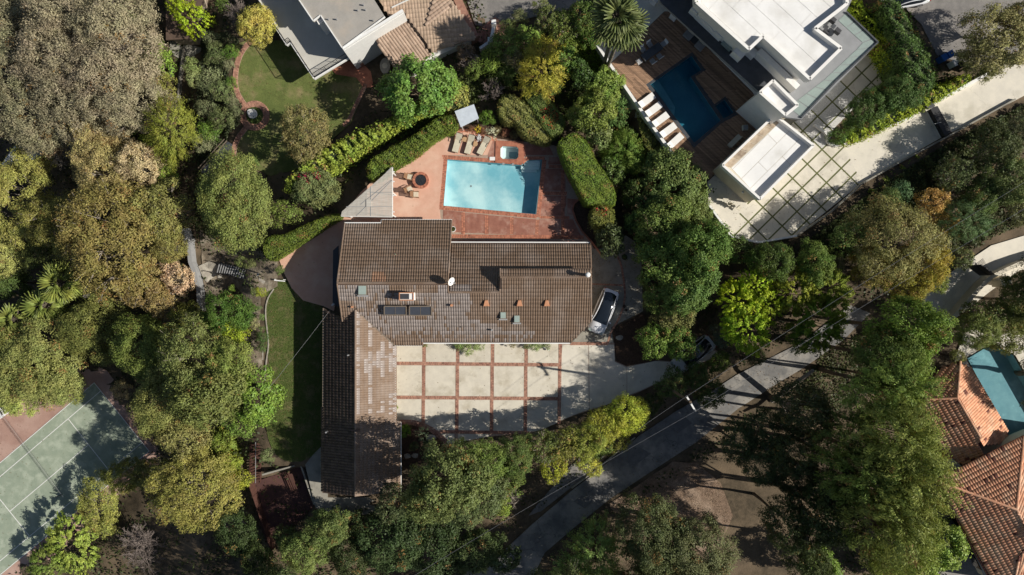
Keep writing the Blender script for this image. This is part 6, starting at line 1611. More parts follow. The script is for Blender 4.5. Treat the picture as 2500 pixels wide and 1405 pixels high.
tree(372,855,85,8,'dense',(.095,.12,.03),'deep olive tree right of the olive-green one'); tree(560,765,56,5,'dense',(.06,.11,.02),'round deep green tree left of the lawn bed'); tree(575,815,36,4,'shrub',(.16,.2,.02),'yellow-green shrub at the foot of the round deep green tree','shrub'); tree(460,780,45,5,'airy',(.12,.13,.03),'dull olive tree at the end of the grey slope wall')
tree(480,880,95,9,'airy',(.105,.125,.04),'tall grey-olive tree in the middle of the left woodland'); tree(420,975,90,8.5,'dense',(.12,.13,.04),'olive tree beside the court baseline, upper'); tree(520,960,85,9,'dense',(.10,.12,.035),'deep olive tree below the tall grey-olive one'); tree(455,1055,70,7,'airy',(.14,.14,.05),'thin olive tree by the court baseline, lower'); tree(565,880,55,7,'dense',(.11,.135,.035),'olive crown left of the sleeper steps')
tree(632,962,66,5.5,'broad',(.115,.185,.03),'bright glossy tree overlapping the left edge of the lawn'); tree(590,1030,40,4.5,'shrub',(.1,.15,.03),'green shrub below the bright glossy tree','shrub'); tree(300,950,24,3,'shrub',(.3,.24,.13),'small tan dry bush at the corner of the tennis court','shrub')
tree(480,1190,102,7,'airy',(.165,.155,.045),'golden-olive spreading tree with pale twigs below the court'); tree(375,1155,45,5,'airy',(.1,.1,.03),'dark thin tree between the court and the golden-olive tree')
tree(245,1235,62,4.5,'fine',(.2,.21,.055),'yellow-green tree at the lower side of the court'); tree(180,1320,62,4.5,'sprig',(.16,.2,.04),'fresh green feathery tree at the bottom left of the court'); tree(120,1370,45,4,'sprig',(.1,.14,.03),'dark green feathery tree at the bottom edge under the court'); tree(310,1160,45,5,'fine',(.13,.14,.035),'olive bushy tree at the right corner of the court')
bare(335,1345,78,4.5,'leafless grey round bush at the bottom edge','twig_dark'); bare(338,1343,70,4.3,'second leafless grey bush tangled into the round one at the bottom','twig_dark')
tree(560,1130,30,2.5,'shrub',(.16,.2,.03),'bright shrub on the flowering bank, upper','shrub'); tree(590,1170,28,2.5,'shrub',(.2,.22,.03),'yellow-green shrub on the flowering bank, beside the timber steps','shrub'); tree(550,1080,30,2.5,'shrub',(.12,.16,.03),'green shrub at the top of the flowering bank','shrub'); tree(655,1110,18,1.8,'shrub',(.11,.14,.06),'grey-green shrub at the top of the timber steps','shrub')
# garden bed left of lawn
for i, (x, y, r_, c_, lb) in enumerate([(638,714,14,(.2,.24,.03),'bright lime shrub below the stair head'),(620,863-150,9,(.12,.15,.05),'little grey-green tuft right of the black stairs'),(634,752,7,(.1,.15,.06),'small round plant, uppermost in the narrow bed'),(640,775,8,(.1,.16,.05),'small agave-like plant, second in the narrow bed'),(622,790,15,(.2,.2,.1),'straw-coloured bush in the narrow bed'),(640,802,7,(.12,.17,.06),'small plant below the straw-coloured bush'),(642,824,15,(.05,.09,.025),'round dark clipped ball at the lawn edge, upper'),(641,848,13,(.05,.085,.025),'round dark clipped ball at the lawn edge, lower'),(568,703,9,(.12,.18,.03),'tiny bright shrub under the black stairs'),(684,660,12,(.08,.11,.03),'low shrub by the left corner of the salmon patio'),(590,640,16,(.1,.12,.04),'scruffy shrub above the black stairs'),(615,645,12,(.09,.11,.04),'small scruffy shrub at the top of the stairs')]):
    tree(x, y, r_, 1.3, 'shrub', c_, lb, 'shrub', group='small plants of the garden bed left of the lawn')
# --- top centre
tree(1025,222,82,6,'broad',(.085,.145,.03),'glossy green tree in front of the tiled wing'); tree(1085,205,40,4.5,'broad',(.10,.15,.03),'right-hand crown of glossy leaves beside the ivy hedge'); tree(960,215,35,4.5,'broad',(.09,.14,.03),'left-hand crown of glossy leaves near the stone seat')
bare(1145,150,38,4,'bare brown bush against the white garden wall','twig_dark'); bare(1200,222,40,3,'bare grey bush above the small pale canopy','twig_dark'); tree(1136,128,22,3,'airy',(.12,.09,.06),'dusky half-bare bush by the white wall','shrub')
tree(1189,289,20,1.8,'shrub',(.085,.14,.02),'round clipped bright green ball right of the small pale canopy','shrub')
tree(1322,170,60,5,'pine',(.19,.18,.03),'golden-olive bushy tree with tufted crown between palm and pool'); 
for i, (x, y, r_, h, k_, c_, lb) in enumerate([
 (1235,110,40,3.5,'shrub',(.09,.13,.03),'green shrub right of the brick steps'),(1200,150,35,3,'shrub',(.12,.17,.03),'bright green shrub below the gate wall'),(1160,170,25,3,'shrub',(.1,.14,.03),'green shrub above the ivy hedge end'),(1290,95,34,3,'shrub',(.13,.19,.04),'light green shrub below the street planting'),
 (1255,145,32,3.5,'airy',(.12,.12,.06),'grey-olive shrub left of the tufted tree'),(1380,65,44,4,'airy',(.09,.12,.03),'dark green tree left of the tall palm, upper'),(1340,50,34,3.5,'airy',(.08,.10,.03),'dark shrub with reddish tips by the street wall'),(1425,45,40,4.5,'dense',(.06,.09,.02),'deep green tree directly left of the palm crown'),
 (1445,95,28,3,'dense',(.06,.1,.02),'deep green shrub below the palm crown on its left'),(1375,150,38,4,'broad',(.06,.10,.02),'dark leafy tree right of the tufted golden tree'),(1415,185,36,4,'broad',(.045,.08,.02),'very dark leafy tree above the clipped red-flowered hedge'),(1395,115,25,3,'shrub',(.13,.17,.03),'lime-green shrub above the dark leafy tree'),
 (1475,215,48,4.5,'broad',(.10,.14,.03),'glossy tree left of the white terrace wall, upper'),(1450,275,50,5,'broad',(.11,.14,.03),'glossy tree left of the white terrace wall, lower'),(1500,270,36,4,'pine',(.07,.12,.035),'fine-leaved green tree against the terrace wall'),(1530,335,26,4,'broad',(.07,.10,.025),'dark bushy tree right of the clipped pool hedge'),
 (1345,215,26,2.5,'shrub',(.06,.09,.02),'dark low shrub behind the flowering hedge'),(1285,255-55,22,2.4,'shrub',(.1,.11,.03),'small olive shrub left of the flowering hedge'),(1240,180,26,3,'shrub',(.05,.08,.02),'dark shrub between bare bush and tufted tree'),(1215,105,18,2,'shrub',(.12,.17,.04),'small light shrub at the brick steps'),
 (1520,375,48,5,'pine',(.10,.15,.03),'soft green feathery tree right of the pool hedge'),(1552,400,30,4,'pine',(.11,.16,.04),'soft feathery tree left of the grassy slope'),(1490,420,34,4.5,'broad',(.05,.075,.02),'dark tree right of the long pool hedge'),(1460,330,36,4,'broad',(.09,.12,.04),'silvery-leaved tree above the pool hedge end'),
 (1320,20,22,2.2,'shrub',(.09,.11,.035),'small shrub of the street bed, right'),(1270,40,20,2,'shrub',(.1,.11,.05),'small shrub of the street bed, middle'),(1240,62,18,1.8,'shrub',(.08,.1,.03),'small shrub of the street bed, left')]):
    tree(x, y, r_, h, k_, c_, lb, 'tree' if k_ != 'shrub' else 'shrub')
tree(1494,455,20,1.5,'spiky',(.32,.3,.05),'yellow spiky plant at the end of the long clipped hedge','shrub'); tree(1200,326,14,.8,'spiky',(.4,.42,.32),'pale agave in the bed above the spa','plant'); tree(1167,316,8,.6,'spiky',(.5,.42,.05),'small yellow flowering plant in the bed by the loungers','plant')
for i, (x, y, r_) in enumerate([(1180,322,10),(1215,318,12),(1235,322,12),(1255,328,12),(1150,315,8),(1285,333,12)]): tree(x, y, r_, .5, 'shrub', [(.14,.07,.04),(.1,.09,.04)][i % 2], ['reddish low plant nearest the loungers','mixed low plant beside the pale agave','reddish low plant above the spa, left','mixed low plant above the spa, right','tiny plant by the canopy foot','low plant under the pointed hedge'][i], 'plant')
# --- right middle
for i, (x, y, r_, h, k_, c_, lb) in enumerate([
 (1640,455,82,7,'dense',(.085,.115,.035),'grey-green tree between the pool hedge and the villa yard'),(1612,540,70,9,'dense',(.085,.12,.03),'deep green tree in the tall row right of the house, upper left'),(1675,520,55,8,'dense',(.09,.12,.035),'green tree beside the dark edge of the villa yard'),
 (1700,612,74,12,'dense',(.075,.12,.03),'dense round green tree bulging toward the villa wall'),(1632,640,80,9,'dense',(.085,.125,.03),'big green tree in the middle of the tall row'),(1680,700,66,9,'dense',(.07,.11,.03),'green tree left of the yellow-green one'),
 (1606,730,38,5,'dense',(.09,.125,.03),'green crown overhanging the entry court'),(1642,775,54,6,'airy',(.12,.13,.045),'olive thinning crown above the driveway mouth'),(1598,828,44,4.5,'dense',(.10,.15,.03),'bright green crown above the drive bed'),(1660,838,46,5,'dense',(.085,.135,.03),'green crown over the half-hidden silver car'),(1560,480,45,6,'dense',(.05,.075,.02),'dark tree left of the grey-green one'),(1545,545,26,4,'broad',(.05,.075,.025),'dark shadowed tree by the curved kerb'),
 (1840,700,45,8,'sprig',YG,'yellow-green tree beside the tall row, top lobe'),(1795,735,50,8,'sprig',(.22,.27,.02),'yellow-green tree beside the tall row, left lobe'),(1865,745,42,8,'sprig',YG,'yellow-green tree beside the tall row, right lobe'),(1815,800,58,8,'sprig',(.18,.25,.02),'yellow-green tree beside the tall row, lower lobe'),
 (1935,715,55,7,'sprig',(.16,.18,.025),'olive-yellow tree right of the yellow-green one'),(2010,700,48,7,'sprig',(.14,.17,.025),'olive-green sprayed tree left of the bare road patch'),(1990,790,65,8,'sprig',(.13,.18,.02),'lime-olive tree under the power cables'),(2035,745,40,6,'sprig',(.12,.15,.025),'green sprayed tree touching the cable'),(1960,832,36,8,'dense',(.08,.12,.025),'green crown below the lime-olive tree'),
 (1470,540,34,3.4,'shrub',(.10,.11,.03),'round bush with red flowers right of the patio kerb'),(1488,590,38,4,'broad',(.05,.065,.025),'dark loose tree at the house corner'),(1500,640-55,24,3,'broad',(.055,.07,.03),'small dark tree over the entry court'),
 (1880,640,50,7,'dense',(.06,.09,.02),'dark green tree below the villa driveway, left'),(1985,648,50,7,'dense',(.065,.10,.02),'dark green tree below the villa driveway, middle'),(2062,580,40,7,'dense',(.08,.115,.03),'green tree below the villa driveway, right'),(2035,655,28,5,'airy',(.11,.12,.07),'grey-green tree beside the big thorny tree'),(1800,612,38,6,'dense',(.05,.075,.02),'dark tree under the tip of the villa yard'),
 (2175,590,105,9,'fine',(.125,.12,.045),'huge olive-brown twiggy tree right of centre'),(2140,650,60,8,'fine',(.16,.14,.035),'golden lower left part of the twiggy tree group'),(2250,640,62,8,'fine',(.2,.165,.03),'golden-olive crown on the sunny side of the huge twiggy tree'),(2215,690,55,7,'fine',(.17,.16,.03),'yellow-olive crown at the foot of the twiggy tree'),
 (2270,500,42,6,'fine',(.27,.18,.06),'orange autumn tree right of the huge twiggy tree'),(2295,545,34,6,'fine',(.25,.18,.05),'smaller orange-gold tree under the orange one'),(2345,540,50,7,'pine',(.075,.12,.05),'blue-green conifer right of the orange tree'),(2165,495,34,5,'dense',(.07,.1,.03),'dark green tree left of the orange one, by the ramp wall'),(2200,470,26,4,'shrub',(.06,.11,.05),'round blue-green bush below the ramp wall'),
 (2320,430,46,5,'airy',(.06,.075,.03),'dark tree below the ramp wall, left'),(2425,372,62,6,'airy',(.055,.07,.025),'dark loose tree below the ramp wall, middle'),(2490,325,48,6,'airy',(.08,.085,.045),'dusky tree under the ramp at the right edge'),(2455,440,64,8,'airy',(.07,.09,.03),'dark tree at the right edge above the driveway'),(2495,500,46,7,'airy',(.10,.11,.045),'grey-olive tree hanging over the right driveway'),(2390,480,50,7,'dense',(.075,.105,.03),'dark green tree crossed by the cable'),
 (2340,630,32,6,'airy',(.085,.1,.04),'grey-green tree left of the slatted gate'),(2285,690,28,6,'airy',(.11,.13,.03),'light tree overhanging the right driveway'),(2090,610,30,5,'dense',(.06,.085,.025),'small dark tree left of the golden one'),
 (2430,100,88,7,'fine',(.15,.145,.06),'large olive twiggy tree by the top right street'),(2490,60,60,7,'fine',(.16,.15,.06),'olive twiggy tree cut by the top right edge'),(2395,150,50,5,'fine',(.12,.13,.04),'olive tree skirt above the villa ramp hedge'),
 (2110,270,48,4.5,'dense',(.05,.085,.02),'dark green round tree in the villa bed'),(2042,335,24,2.5,'shrub',(.055,.095,.02),'dark round bush in the tip of the villa bed'),(2070,308,18,2.4,'shrub',(.1,.15,.02),'bright round bush next to the dark one in the villa bed'),(2190,230,50,5,'dense',(.04,.07,.018),'dark tree under the tall hedge above the villa bed'),
 (2200,800,75,15,'dense',(.09,.135,.025),'green tree left of the right driveway wall'),(2230,850,40,12,'dense',(.09,.14,.025),'green tree above the terracotta wing'),(2150,870,75,16,'dense',(.07,.10,.025),'shadowed green tree in the lower right woodland'),(2150,940,85,19,'pine',(.115,.16,.04),'feathery green tree left of the terracotta wing'),(2188,935,48,15,'pine',(.12,.165,.035),'feathery green crown touching the terracotta wing'),
 (2378,808,50,7,'airy',(.10,.12,.035),'olive tree overhanging the teal pool, left'),(2440,800,65,7,'airy',(.11,.125,.035),'olive tree overhanging the teal pool, right'),(2480,730,55,7,'airy',(.09,.11,.03),'olive tree below the cream boundary wall'),(2335,872,20,5,'airy',(.12,.13,.04),'small olive crown over the terracotta ridge'),(2400,770,45,6,'airy',(.08,.1,.03),'dark olive tree inside the curve of the cream wall'),
 (2165,1060,90,23,'pine',(.14,.165,.045),'great soft pine crown, upper lobe'),(2185,1150,92,23,'pine',(.14,.165,.045),'great soft pine crown, middle lobe beside the red roof'),(2150,1240,95,23,'pine',(.14,.165,.045),'great soft pine crown, lower lobe'),(2090,1150,80,21,'pine',(.09,.12,.03),'darker left side crown of the great soft pine'),(2060,1060,60,18,'pine',(.08,.105,.03),'dark feathery tree left of the pine top'),(2190,1310,70,20,'pine',(.13,.16,.035),'pale pine crown at the foot of the group'),
 (2290,1330,60,6,'broad',(.115,.16,.03),'leafy green tree by the cream balcony'),(2230,1385,55,6,'broad',(.13,.17,.03),'leafy green tree at the bottom edge beside the courtyard'),(2160,1390,45,5,'dense',(.14,.16,.03),'yellow-green tree at the bottom edge below the pine'),(2000,1380,48,5,'broad',(.09,.14,.025),'green tree at the bottom edge left of the pine'),
 (1590,1310,92,11,'dense',(.06,.075,.03),'dark round oak beside the dry field, left'),(1680,1335,92,11,'dense',(.07,.08,.035),'dark olive oak beside the dry field, right'),(1620,1390,72,10,'dense',(.055,.07,.028),'dark oak on the bottom edge'),(1455,1345,65,6,'pine',(.16,.22,.07),'soft bright green tree by the road at the bottom edge'),(1400,1385,45,5,'pine',(.13,.2,.06),'small soft green tree at the bottom edge by the road'),
 (1530,1012,50,5,'airy',(.2,.22,.03),'yellow-leaved tree at the tip of the verge row'),(1475,1037,50,5.2,'airy',(.18,.19,.03),'olive-yellow tree second in the verge row'),(1425,1077,52,6.5,'airy',(.13,.15,.03),'olive-green tree third in the verge row'),(1440,1135,32,4,'airy',(.26,.27,.05),'bright yellow bush above the road'),(1350,1145,34,3.5,'airy',(.22,.24,.03),'small yellow bush below the verge row'),(1375,1085,46,7.5,'airy',(.12,.13,.03),'dull olive tree in the verge row'),(1330,1090,45,7.5,'airy',(.08,.10,.03),'dark olive tree at the left of the verge row'),(1500,1075,36,4,'airy',(.17,.17,.04),'olive bush hanging over the road'),(1465,1090,30,4,'dense',(.09,.13,.03),'green bush in the middle of the verge row'),
 (1560,1000,30,4,'airy',(.22,.22,.04),'thin yellow sapling at the end of the verge row'),
 (1105,1160,86,13,'dense',(.08,.10,.035),'grey-green oak below the motor court, left'),(1170,1130,65,10,'dense',(.09,.125,.03),'green tree below the motor court, middle'),(1055,1215,60,14,'dense',(.095,.115,.04),'grey-green oak beside the end of the house wing'),(1160,1210,70,8,'dense',(.075,.095,.04),'grey-green oak left of the bare road bush'),(1260,1110,50,8,'dense',(.065,.09,.025),'dark green tree at the lower edge of the motor court'),(1235,1170,45,5,'dense',(.07,.10,.025),'dark green tree above the bare road bush'),(1225,1235,28,3.5,'shrub',(.13,.18,.03),'bright shrub in the dark by the bare road bush'),
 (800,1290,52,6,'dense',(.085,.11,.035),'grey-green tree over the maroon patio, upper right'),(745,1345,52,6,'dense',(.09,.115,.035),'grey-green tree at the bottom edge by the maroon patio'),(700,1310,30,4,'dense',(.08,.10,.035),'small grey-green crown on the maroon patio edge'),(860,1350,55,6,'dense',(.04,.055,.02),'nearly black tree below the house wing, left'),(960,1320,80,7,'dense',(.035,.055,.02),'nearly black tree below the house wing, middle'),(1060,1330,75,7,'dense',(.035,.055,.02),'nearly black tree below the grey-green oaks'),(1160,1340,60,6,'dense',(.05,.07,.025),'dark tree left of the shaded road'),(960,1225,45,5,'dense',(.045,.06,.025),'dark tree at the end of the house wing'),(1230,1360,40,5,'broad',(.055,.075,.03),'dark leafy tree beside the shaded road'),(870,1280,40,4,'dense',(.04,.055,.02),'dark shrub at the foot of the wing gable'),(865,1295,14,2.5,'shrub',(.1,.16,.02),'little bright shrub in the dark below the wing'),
 (580,1300,55,5,'dense',(.03,.045,.015),'black-green tree left of the timber fence'),(640,1380,50,5,'dense',(.035,.05,.015),'black-green tree at the bottom edge by the fence'),
 (1730,1000-45,40,4,'dense',(.06,.085,.02),'dark green shrub right of the utility pole'),(1640,935,38,4,'dense',(.045,.065,.02),'dark shrub between driveway and road, left'),(1700,915,34,4,'dense',(.05,.075,.02),'dark shrub between driveway and road, middle'),(1752,886,28,3,'dense',(.07,.10,.02),'green shrub at the driveway mouth'),(1590,985,26,3.5,'dense',(.04,.06,.02),'dark shrub beside the tip of the yellow verge row'),
 (1845,872,24,3,'airy',(.07,.09,.035),'grey-green bush below the yellow-green trees'),(1760,820,28,5,'airy',(.08,.1,.06),'grey silvery tree beside the silver car'),
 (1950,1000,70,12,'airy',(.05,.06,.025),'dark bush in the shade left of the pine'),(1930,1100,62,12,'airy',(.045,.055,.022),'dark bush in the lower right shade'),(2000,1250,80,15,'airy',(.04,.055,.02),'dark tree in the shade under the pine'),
 ]):
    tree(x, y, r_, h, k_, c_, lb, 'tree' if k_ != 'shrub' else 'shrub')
bare(1235,1225,48,2.5,'leafless grey bush sprawling beside the shaded road','twig'); bare(2085,570,36,4,'thin bare tree beside the villa driveway trees','twig_dark')
# trees beyond the edges; dusky ones in view are added to shade the field
for x, y, r_, h, lb in ((1560,1500,110,14,'tree beyond the bottom edge below the oaks'),(1865,1130,58,11,'tall dusky tree added for shade over the middle of the dry field'),(1915,1270,60,13,'tall dusky tree added for shade left of the pine foot'),(1965,1370,52,12,'tall dusky tree added for shade on the bottom edge left of the pine'),(1800,1080,48,8,'dusky low-crowned tree added for shade at the upper edge of the dry field'),(2040,1190,70,16,'tall dusky tree added for shade, tucked under the great pine'),(1870,1050,58,9,'dusky tree added for shade between road and great pine'),(1930,1160,55,10,'dusky tree added for shade beside the shaded pine flank'),(1350,1490,100,13,'tree beyond the bottom edge beside the road'),(700,1500,110,10,'tree beyond the bottom edge below the maroon patio'),(2570,700,90,9,'olive tree just beyond the right edge'),(2590,930,90,9,'tree beyond the right edge beside the teal pool')):
    tree(x, y, r_, h, 'airy', (.045,.06,.022), lb)  # very dark leaf colour, shade put into the crowns

# bushes along the south wall of the house
for x, y, r_, c_, lb in ((1146,846,22,(.14,.18,.07),'largest pale green bush along the south wall of the house'),(1120,842,14,(.12,.17,.05),'small bush left of the largest one along the south wall'),(1172,842,14,(.15,.19,.08),'small bush right of the largest one along the south wall'),(1037,840,9,(.11,.15,.04),'tiny bush at the step of the south gutter'),(1310,843,16,(.14,.18,.07),'pale green bush by the white garden spotlight'),(1290,842,12,(.14,.17,.07),'low bush left of the white garden spotlight'),(1250,841,9,(.15,.14,.06),'thin brownish plant along the south wall'),(1335,842,12,(.12,.16,.05),'low bush right of the white garden spotlight'),(967,994,6,(.16,.2,.03),'tiny lime tuft against the east wall of the wing')):
    tree(x, y, r_, 1.0, 'shrub', c_, lb, 'shrub', group='bushes along the house walls')
for x, y, r_, k_, c_, lb in ((990,1052,16,'shrub',(.1,.19,.02),'bright fern-like bush in the small bed by the wing'),(1015,1050,14,'spiky',(.07,.03,.03),'dark red spiky plant in the small bed'),(1030,1058,16,'spiky',(.2,.27,.15),'pale blue-green agave in the small bed'),(1045,1085,14,'shrub',(.05,.08,.03),'dark shrub by the boulder in the small bed'),(1010,1090,12,'shrub',(.05,.07,.025),'dark shrub above the stepping stones'),(1065,1082,12,'shrub',(.1,.06,.03),'rusty low plant inside the brick curve')):
    tree(x, y, r_, .9, k_, c_, lb, 'plant')

# ------------------------------------------------------------------ hedges
def hedge(px, h, z, color, label, leaf=(.10,.07), dens=230, bump=.05, flowers=None, name='hedge', fl_frac=.0, fl_poly=None, mats='leaf', bulge=.12, round_=.3, smooth=1):
    px = smooth_poly(px, smooth); zt_ = z + h; pw = [tuple(P(x, y, zt_))[:2] for x, y in px]
    if area2(pw) < 0: pw = pw[::-1]
    rng = np.random.RandomState(int(px[0][0]) % 1000); A = abs(area2(pw)); cx = sum(p[0] for p in pw) / len(pw); cy = sum(p[1] for p in pw) / len(pw)
    n = int(A * dens * 1.3); x0, x1 = min(p[0] for p in pw), max(p[0] for p in pw); y0, y1 = min(p[1] for p in pw), max(p[1] for p in pw)
    m_ = int(n * (x1 - x0) * (y1 - y0) / A); X = rng.uniform(x0, x1, m_); Y = rng.uniform(y0, y1, m_); ok = in_poly(X, Y, pw); X, Y = X[ok], Y[ok]
    d = dist_poly(X, Y, pw, False)
    bz = bump * (np.sin(X * 2.1 + 1) * np.cos(Y * 2.6) + .7 * np.sin(X * 5.3 + Y * 3.7) + .5 * np.sin(Y * 9 + X * 7)) * 1.5
    Z = zt_ + bz - round_ * np.exp(-(d / .22) ** 1.4) + rng.normal(0, bump * .5, len(X))
    C = np.stack([X, Y, Z], 1); N = unit(len(X), rng) * .55 + np.array([0, 0, 1.0]); N /= np.linalg.norm(N, axis=1)[:, None]
    # sides
    Cs = []; Ns = []
    for i in range(len(pw)):
        a, b = np.array(pw[i]), np.array(pw[(i + 1) % len(pw)]); L = np.linalg.norm(b - a); k = int(L * h * dens * .8)
        if k < 1: continue
        t_ = rng.uniform(0, 1, k); zz = rng.uniform(0, h, k); nn = np.array([(b - a)[1], -(b - a)[0]]) / (L + 1e-9)
        q = a + (b - a) * t_[:, None] + nn * (rng.normal(0, bump, k) - .06 + bulge * np.sin((zz / h) * 3.1))[:, None] * 1.0
        Cs.append(np.column_stack([q, z + zz])); v = unit(k, rng) * .6; v[:, :2] += nn; v[:, 2] += .2; Ns.append(v / np.linalg.norm(v, axis=1)[:, None])
    C = np.concatenate([C] + Cs); N = np.concatenate([N] + Ns)
    Q = leaves(C, N, leaf[0], leaf[1], rng); mi = np.zeros(len(Q), int)
    if not flowers: mi[(np.sin(C[:, 0] * 1.7 + C[:, 1] * 2.3) + np.sin(C[:, 1] * 3.1 - C[:, 0] * 1.1) > 1.25) & (rng.rand(len(Q)) < .3)] = 1
    if flowers:
        kk = (H - C[:, 2]) / F; PXs = C[:, 0] / kk + 1250; PYs = 702.5 - C[:, 1] / kk
        sel = in_poly(PXs, PYs, fl_poly) & (rng.rand(len(Q)) < fl_frac); mi[sel] = 1
    t = empty(name, (cx, cy, z), 0, label, 'hedge')
    Q[:, :, 0] -= cx; Q[:, :, 1] -= cy; Q[:, :, 2] -= z
    o = add_mesh('foliage', quads_mesh('foliage', Q, [M[mats]] + ([M[flowers]] if flowers else [M['dry_leaf']]), mi), t); o.color = (color[0] * 1.95, color[1] * 1.75, color[2] * 1.5, 1)
    ins = []
    for i in range(len(pw)):
        a = np.array(pw[i]); v = np.array([cx, cy]) - a
        ins.append(a)
    nrm = []
    for i in range(len(pw)):
        a, b, c = np.array(pw[i - 1]), np.array(pw[i]), np.array(pw[(i + 1) % len(pw)]); e = (c - a) / (np.linalg.norm(c - a) + 1e-9); nrm.append(b + np.array([-e[1], e[0]]) * .16)
    MB().prism([Vector((p[0], p[1], 0)) for p in nrm], zt_ - .2, z - .6).build('inner_stems', M['hedge_core'], t)
    return t
hedge([(893,397),(900,445),(930,432),(962,406),(1010,380),(1050,345),(1075,328),(1112,316),(1113,292),(1100,280),(1070,285),(1035,312),(1000,338),(950,362)], 2.2, 0, (.085,.125,.022), 'deep green clipped hedge curving along the salmon patio', bump=.07, leaf=(.14,.1), dens=200)
hedge([(692,448),(700,475),(730,455),(780,430),(830,405),(880,372),(930,335),(985,300),(1010,285),(1065,262),(1105,235),(1140,205),(1120,200),(1085,225),(1040,238),(990,270),(930,300),(880,318),(830,345),(770,375),(725,415)], 2.4, -.6, (.165,.22,.04), 'long bright lime ivy hedge running diagonally between the two gardens', bump=.16, leaf=(.26,.2), dens=75, round_=.35)
hedge([(1078,240),(1075,262),(1100,272),(1130,262),(1140,225),(1130,205)], 2.3, -.4, (.2,.22,.07), 'speckled pale hedge end above the small canopy', bump=.14, leaf=(.2,.14), dens=110)
hedge([(641,600),(645,628),(662,638),(690,622),(720,600),(760,575),(800,548),(834,529),(818,521),(790,530),(745,548),(690,576),(655,575)], 1.7, 0, (.085,.12,.022), 'green clipped hedge wrapping the lower left corner of the salmon patio', bump=.05, leaf=(.12,.085), dens=230)
hedge([(1364,348),(1368,342),(1398,323),(1412,326),(1440,352),(1455,392),(1480,425),(1502,462),(1504,497),(1496,503),(1438,501),(1428,494),(1408,455),(1388,415),(1372,380)], 2.9, 0, (.10,.15,.025), 'thick clipped hedge along the right side of the red patio', bump=.05, leaf=(.12,.085), dens=230)
hedge([(1272,222),(1305,212),(1340,235),(1362,268),(1380,285),(1378,312),(1352,340),(1335,325),(1318,300),(1300,265)], 2.0, 0, (.085,.125,.035), 'clipped hedge sprinkled with red flowers above the pool', bump=.05, leaf=(.12,.085), dens=230, flowers='red_flower', fl_frac=.22, fl_poly=[(1318,270),(1345,258),(1368,285),(1350,320),(1325,300)])
hedge([(1217,245),(1235,230),(1258,232),(1290,255),(1315,290),(1348,340),(1338,352),(1300,342),(1268,325),(1262,300),(1230,303),(1216,275)], 1.9, 0, (.125,.14,.045), 'mottled olive hedge ending in a clipped green point by the spa', bump=.08, leaf=(.14,.1), dens=190)
hedge([(720,420),(760,420),(790,430),(818,450),(820,470),(790,492),(760,500),(735,480)], 2.6, -.3, (.10,.12,.05), 'bulky shrub mass dotted with magenta bougainvillea', bump=.16, leaf=(.2,.14), dens=110, flowers='pink_flower', fl_frac=.65, fl_poly=[(730,425),(780,420),(785,435),(750,450),(735,465),(722,455)], name='flowering_hedge')
hedge([(1450,505),(1480,498),(1500,515),(1502,545),(1480,560),(1452,548),(1444,525)], 3.1, 0, (.11,.125,.03), 'round clipped shrub with a red-flowered top beside the patio kerb', bump=.08, leaf=(.13,.09), dens=210, flowers='red_flower', fl_frac=.2, fl_poly=[(1455,508),(1482,502),(1490,520),(1470,532),(1455,525)], name='flowering_hedge')
hedge([(2066,10),(2090,-5),(2130,30),(2165,75),(2200,120),(2212,160),(2195,170),(2170,140),(2140,95),(2095,50)], 2.6, 1.3, (.17,.23,.02), 'bright yellow-green hedge beside the villa terrace', bump=.18, leaf=(.22,.15), dens=110, round_=.4)
hedge([(2150,0),(2185,-10),(2215,40),(2245,90),(2270,135),(2288,185),(2280,225),(2245,235),(2215,200),(2200,130),(2175,60)], 4.2, 1.3, (.045,.085,.02), 'tall dark green conifer hedge between villa and street', bump=.2, leaf=(.22,.1), dens=150, round_=.6)
hedge([(2050,345),(2075,352),(2140,325),(2230,280),(2310,235),(2380,190),(2370,178),(2300,208),(2215,252),(2140,290),(2075,325)], 1.4, 1.2, (.16,.22,.02), 'low yellow-green hedge along the upper side of the villa ramp', bump=.14, leaf=(.2,.14), dens=110)
hedge([(2085,478),(2100,495),(2160,455),(2235,400),(2250,380),(2235,375),(2160,425)], 1.5, -.6, (.11,.15,.025), 'leafy green hedge below the ramp wall of the villa driveway', bump=.18, leaf=(.22,.15), dens=110)

# ------------------------------------------------------------------ ground cover and undergrowth
def cover(name, px, z, color, dens, leaf, hgt, flowers=None, frac=0, label_kind='stuff', seed=0):
    pw = [tuple(P(x, y, z))[:2] for x, y in px]; A = abs(area2(pw)); rng = np.random.RandomState(seed)
    x0, x1 = min(p[0] for p in pw), max(p[0] for p in pw); y0, y1 = min(p[1] for p in pw), max(p[1] for p in pw)
    m_ = int(A * dens * (x1 - x0) * (y1 - y0) / A); X = rng.uniform(x0, x1, m_); Y = rng.uniform(y0, y1, m_); ok = in_poly(X, Y, pw); X, Y = X[ok], Y[ok]
    lump = np.clip(.5 + .5 * np.sin(X * 1.3 + 2) * np.cos(Y * 1.6) + .4 * np.sin(X * 3.1 + Y * 2.3), 0, 1.4)
    Z = ground_z(X, Y) + hgt * lump * rng.uniform(.3, 1, len(X)) + .02
    N = unit(len(X), rng) * .7 + np.array([0, 0, .9]); N /= np.linalg.norm(N, axis=1)[:, None]
    Q = leaves(np.stack([X, Y, Z], 1), N, leaf[0], leaf[1], rng); mi = (rng.rand(len(Q)) < frac).astype(int) if flowers else None
    o = add_mesh(name, quads_mesh(name, Q, [M['leaf']] + ([M[flowers]] if flowers else []), mi)); o.color = (*color, 1); o['kind'] = 'stuff'
    return o
cover('ivy', [(1385,90),(1470,60),(1465,105),(1458,115),(1480,160),(1470,190),(1440,170),(1400,140),(1380,130)], 0, (.2,.26,.03), 170, (.2,.15), .3, seed=1)
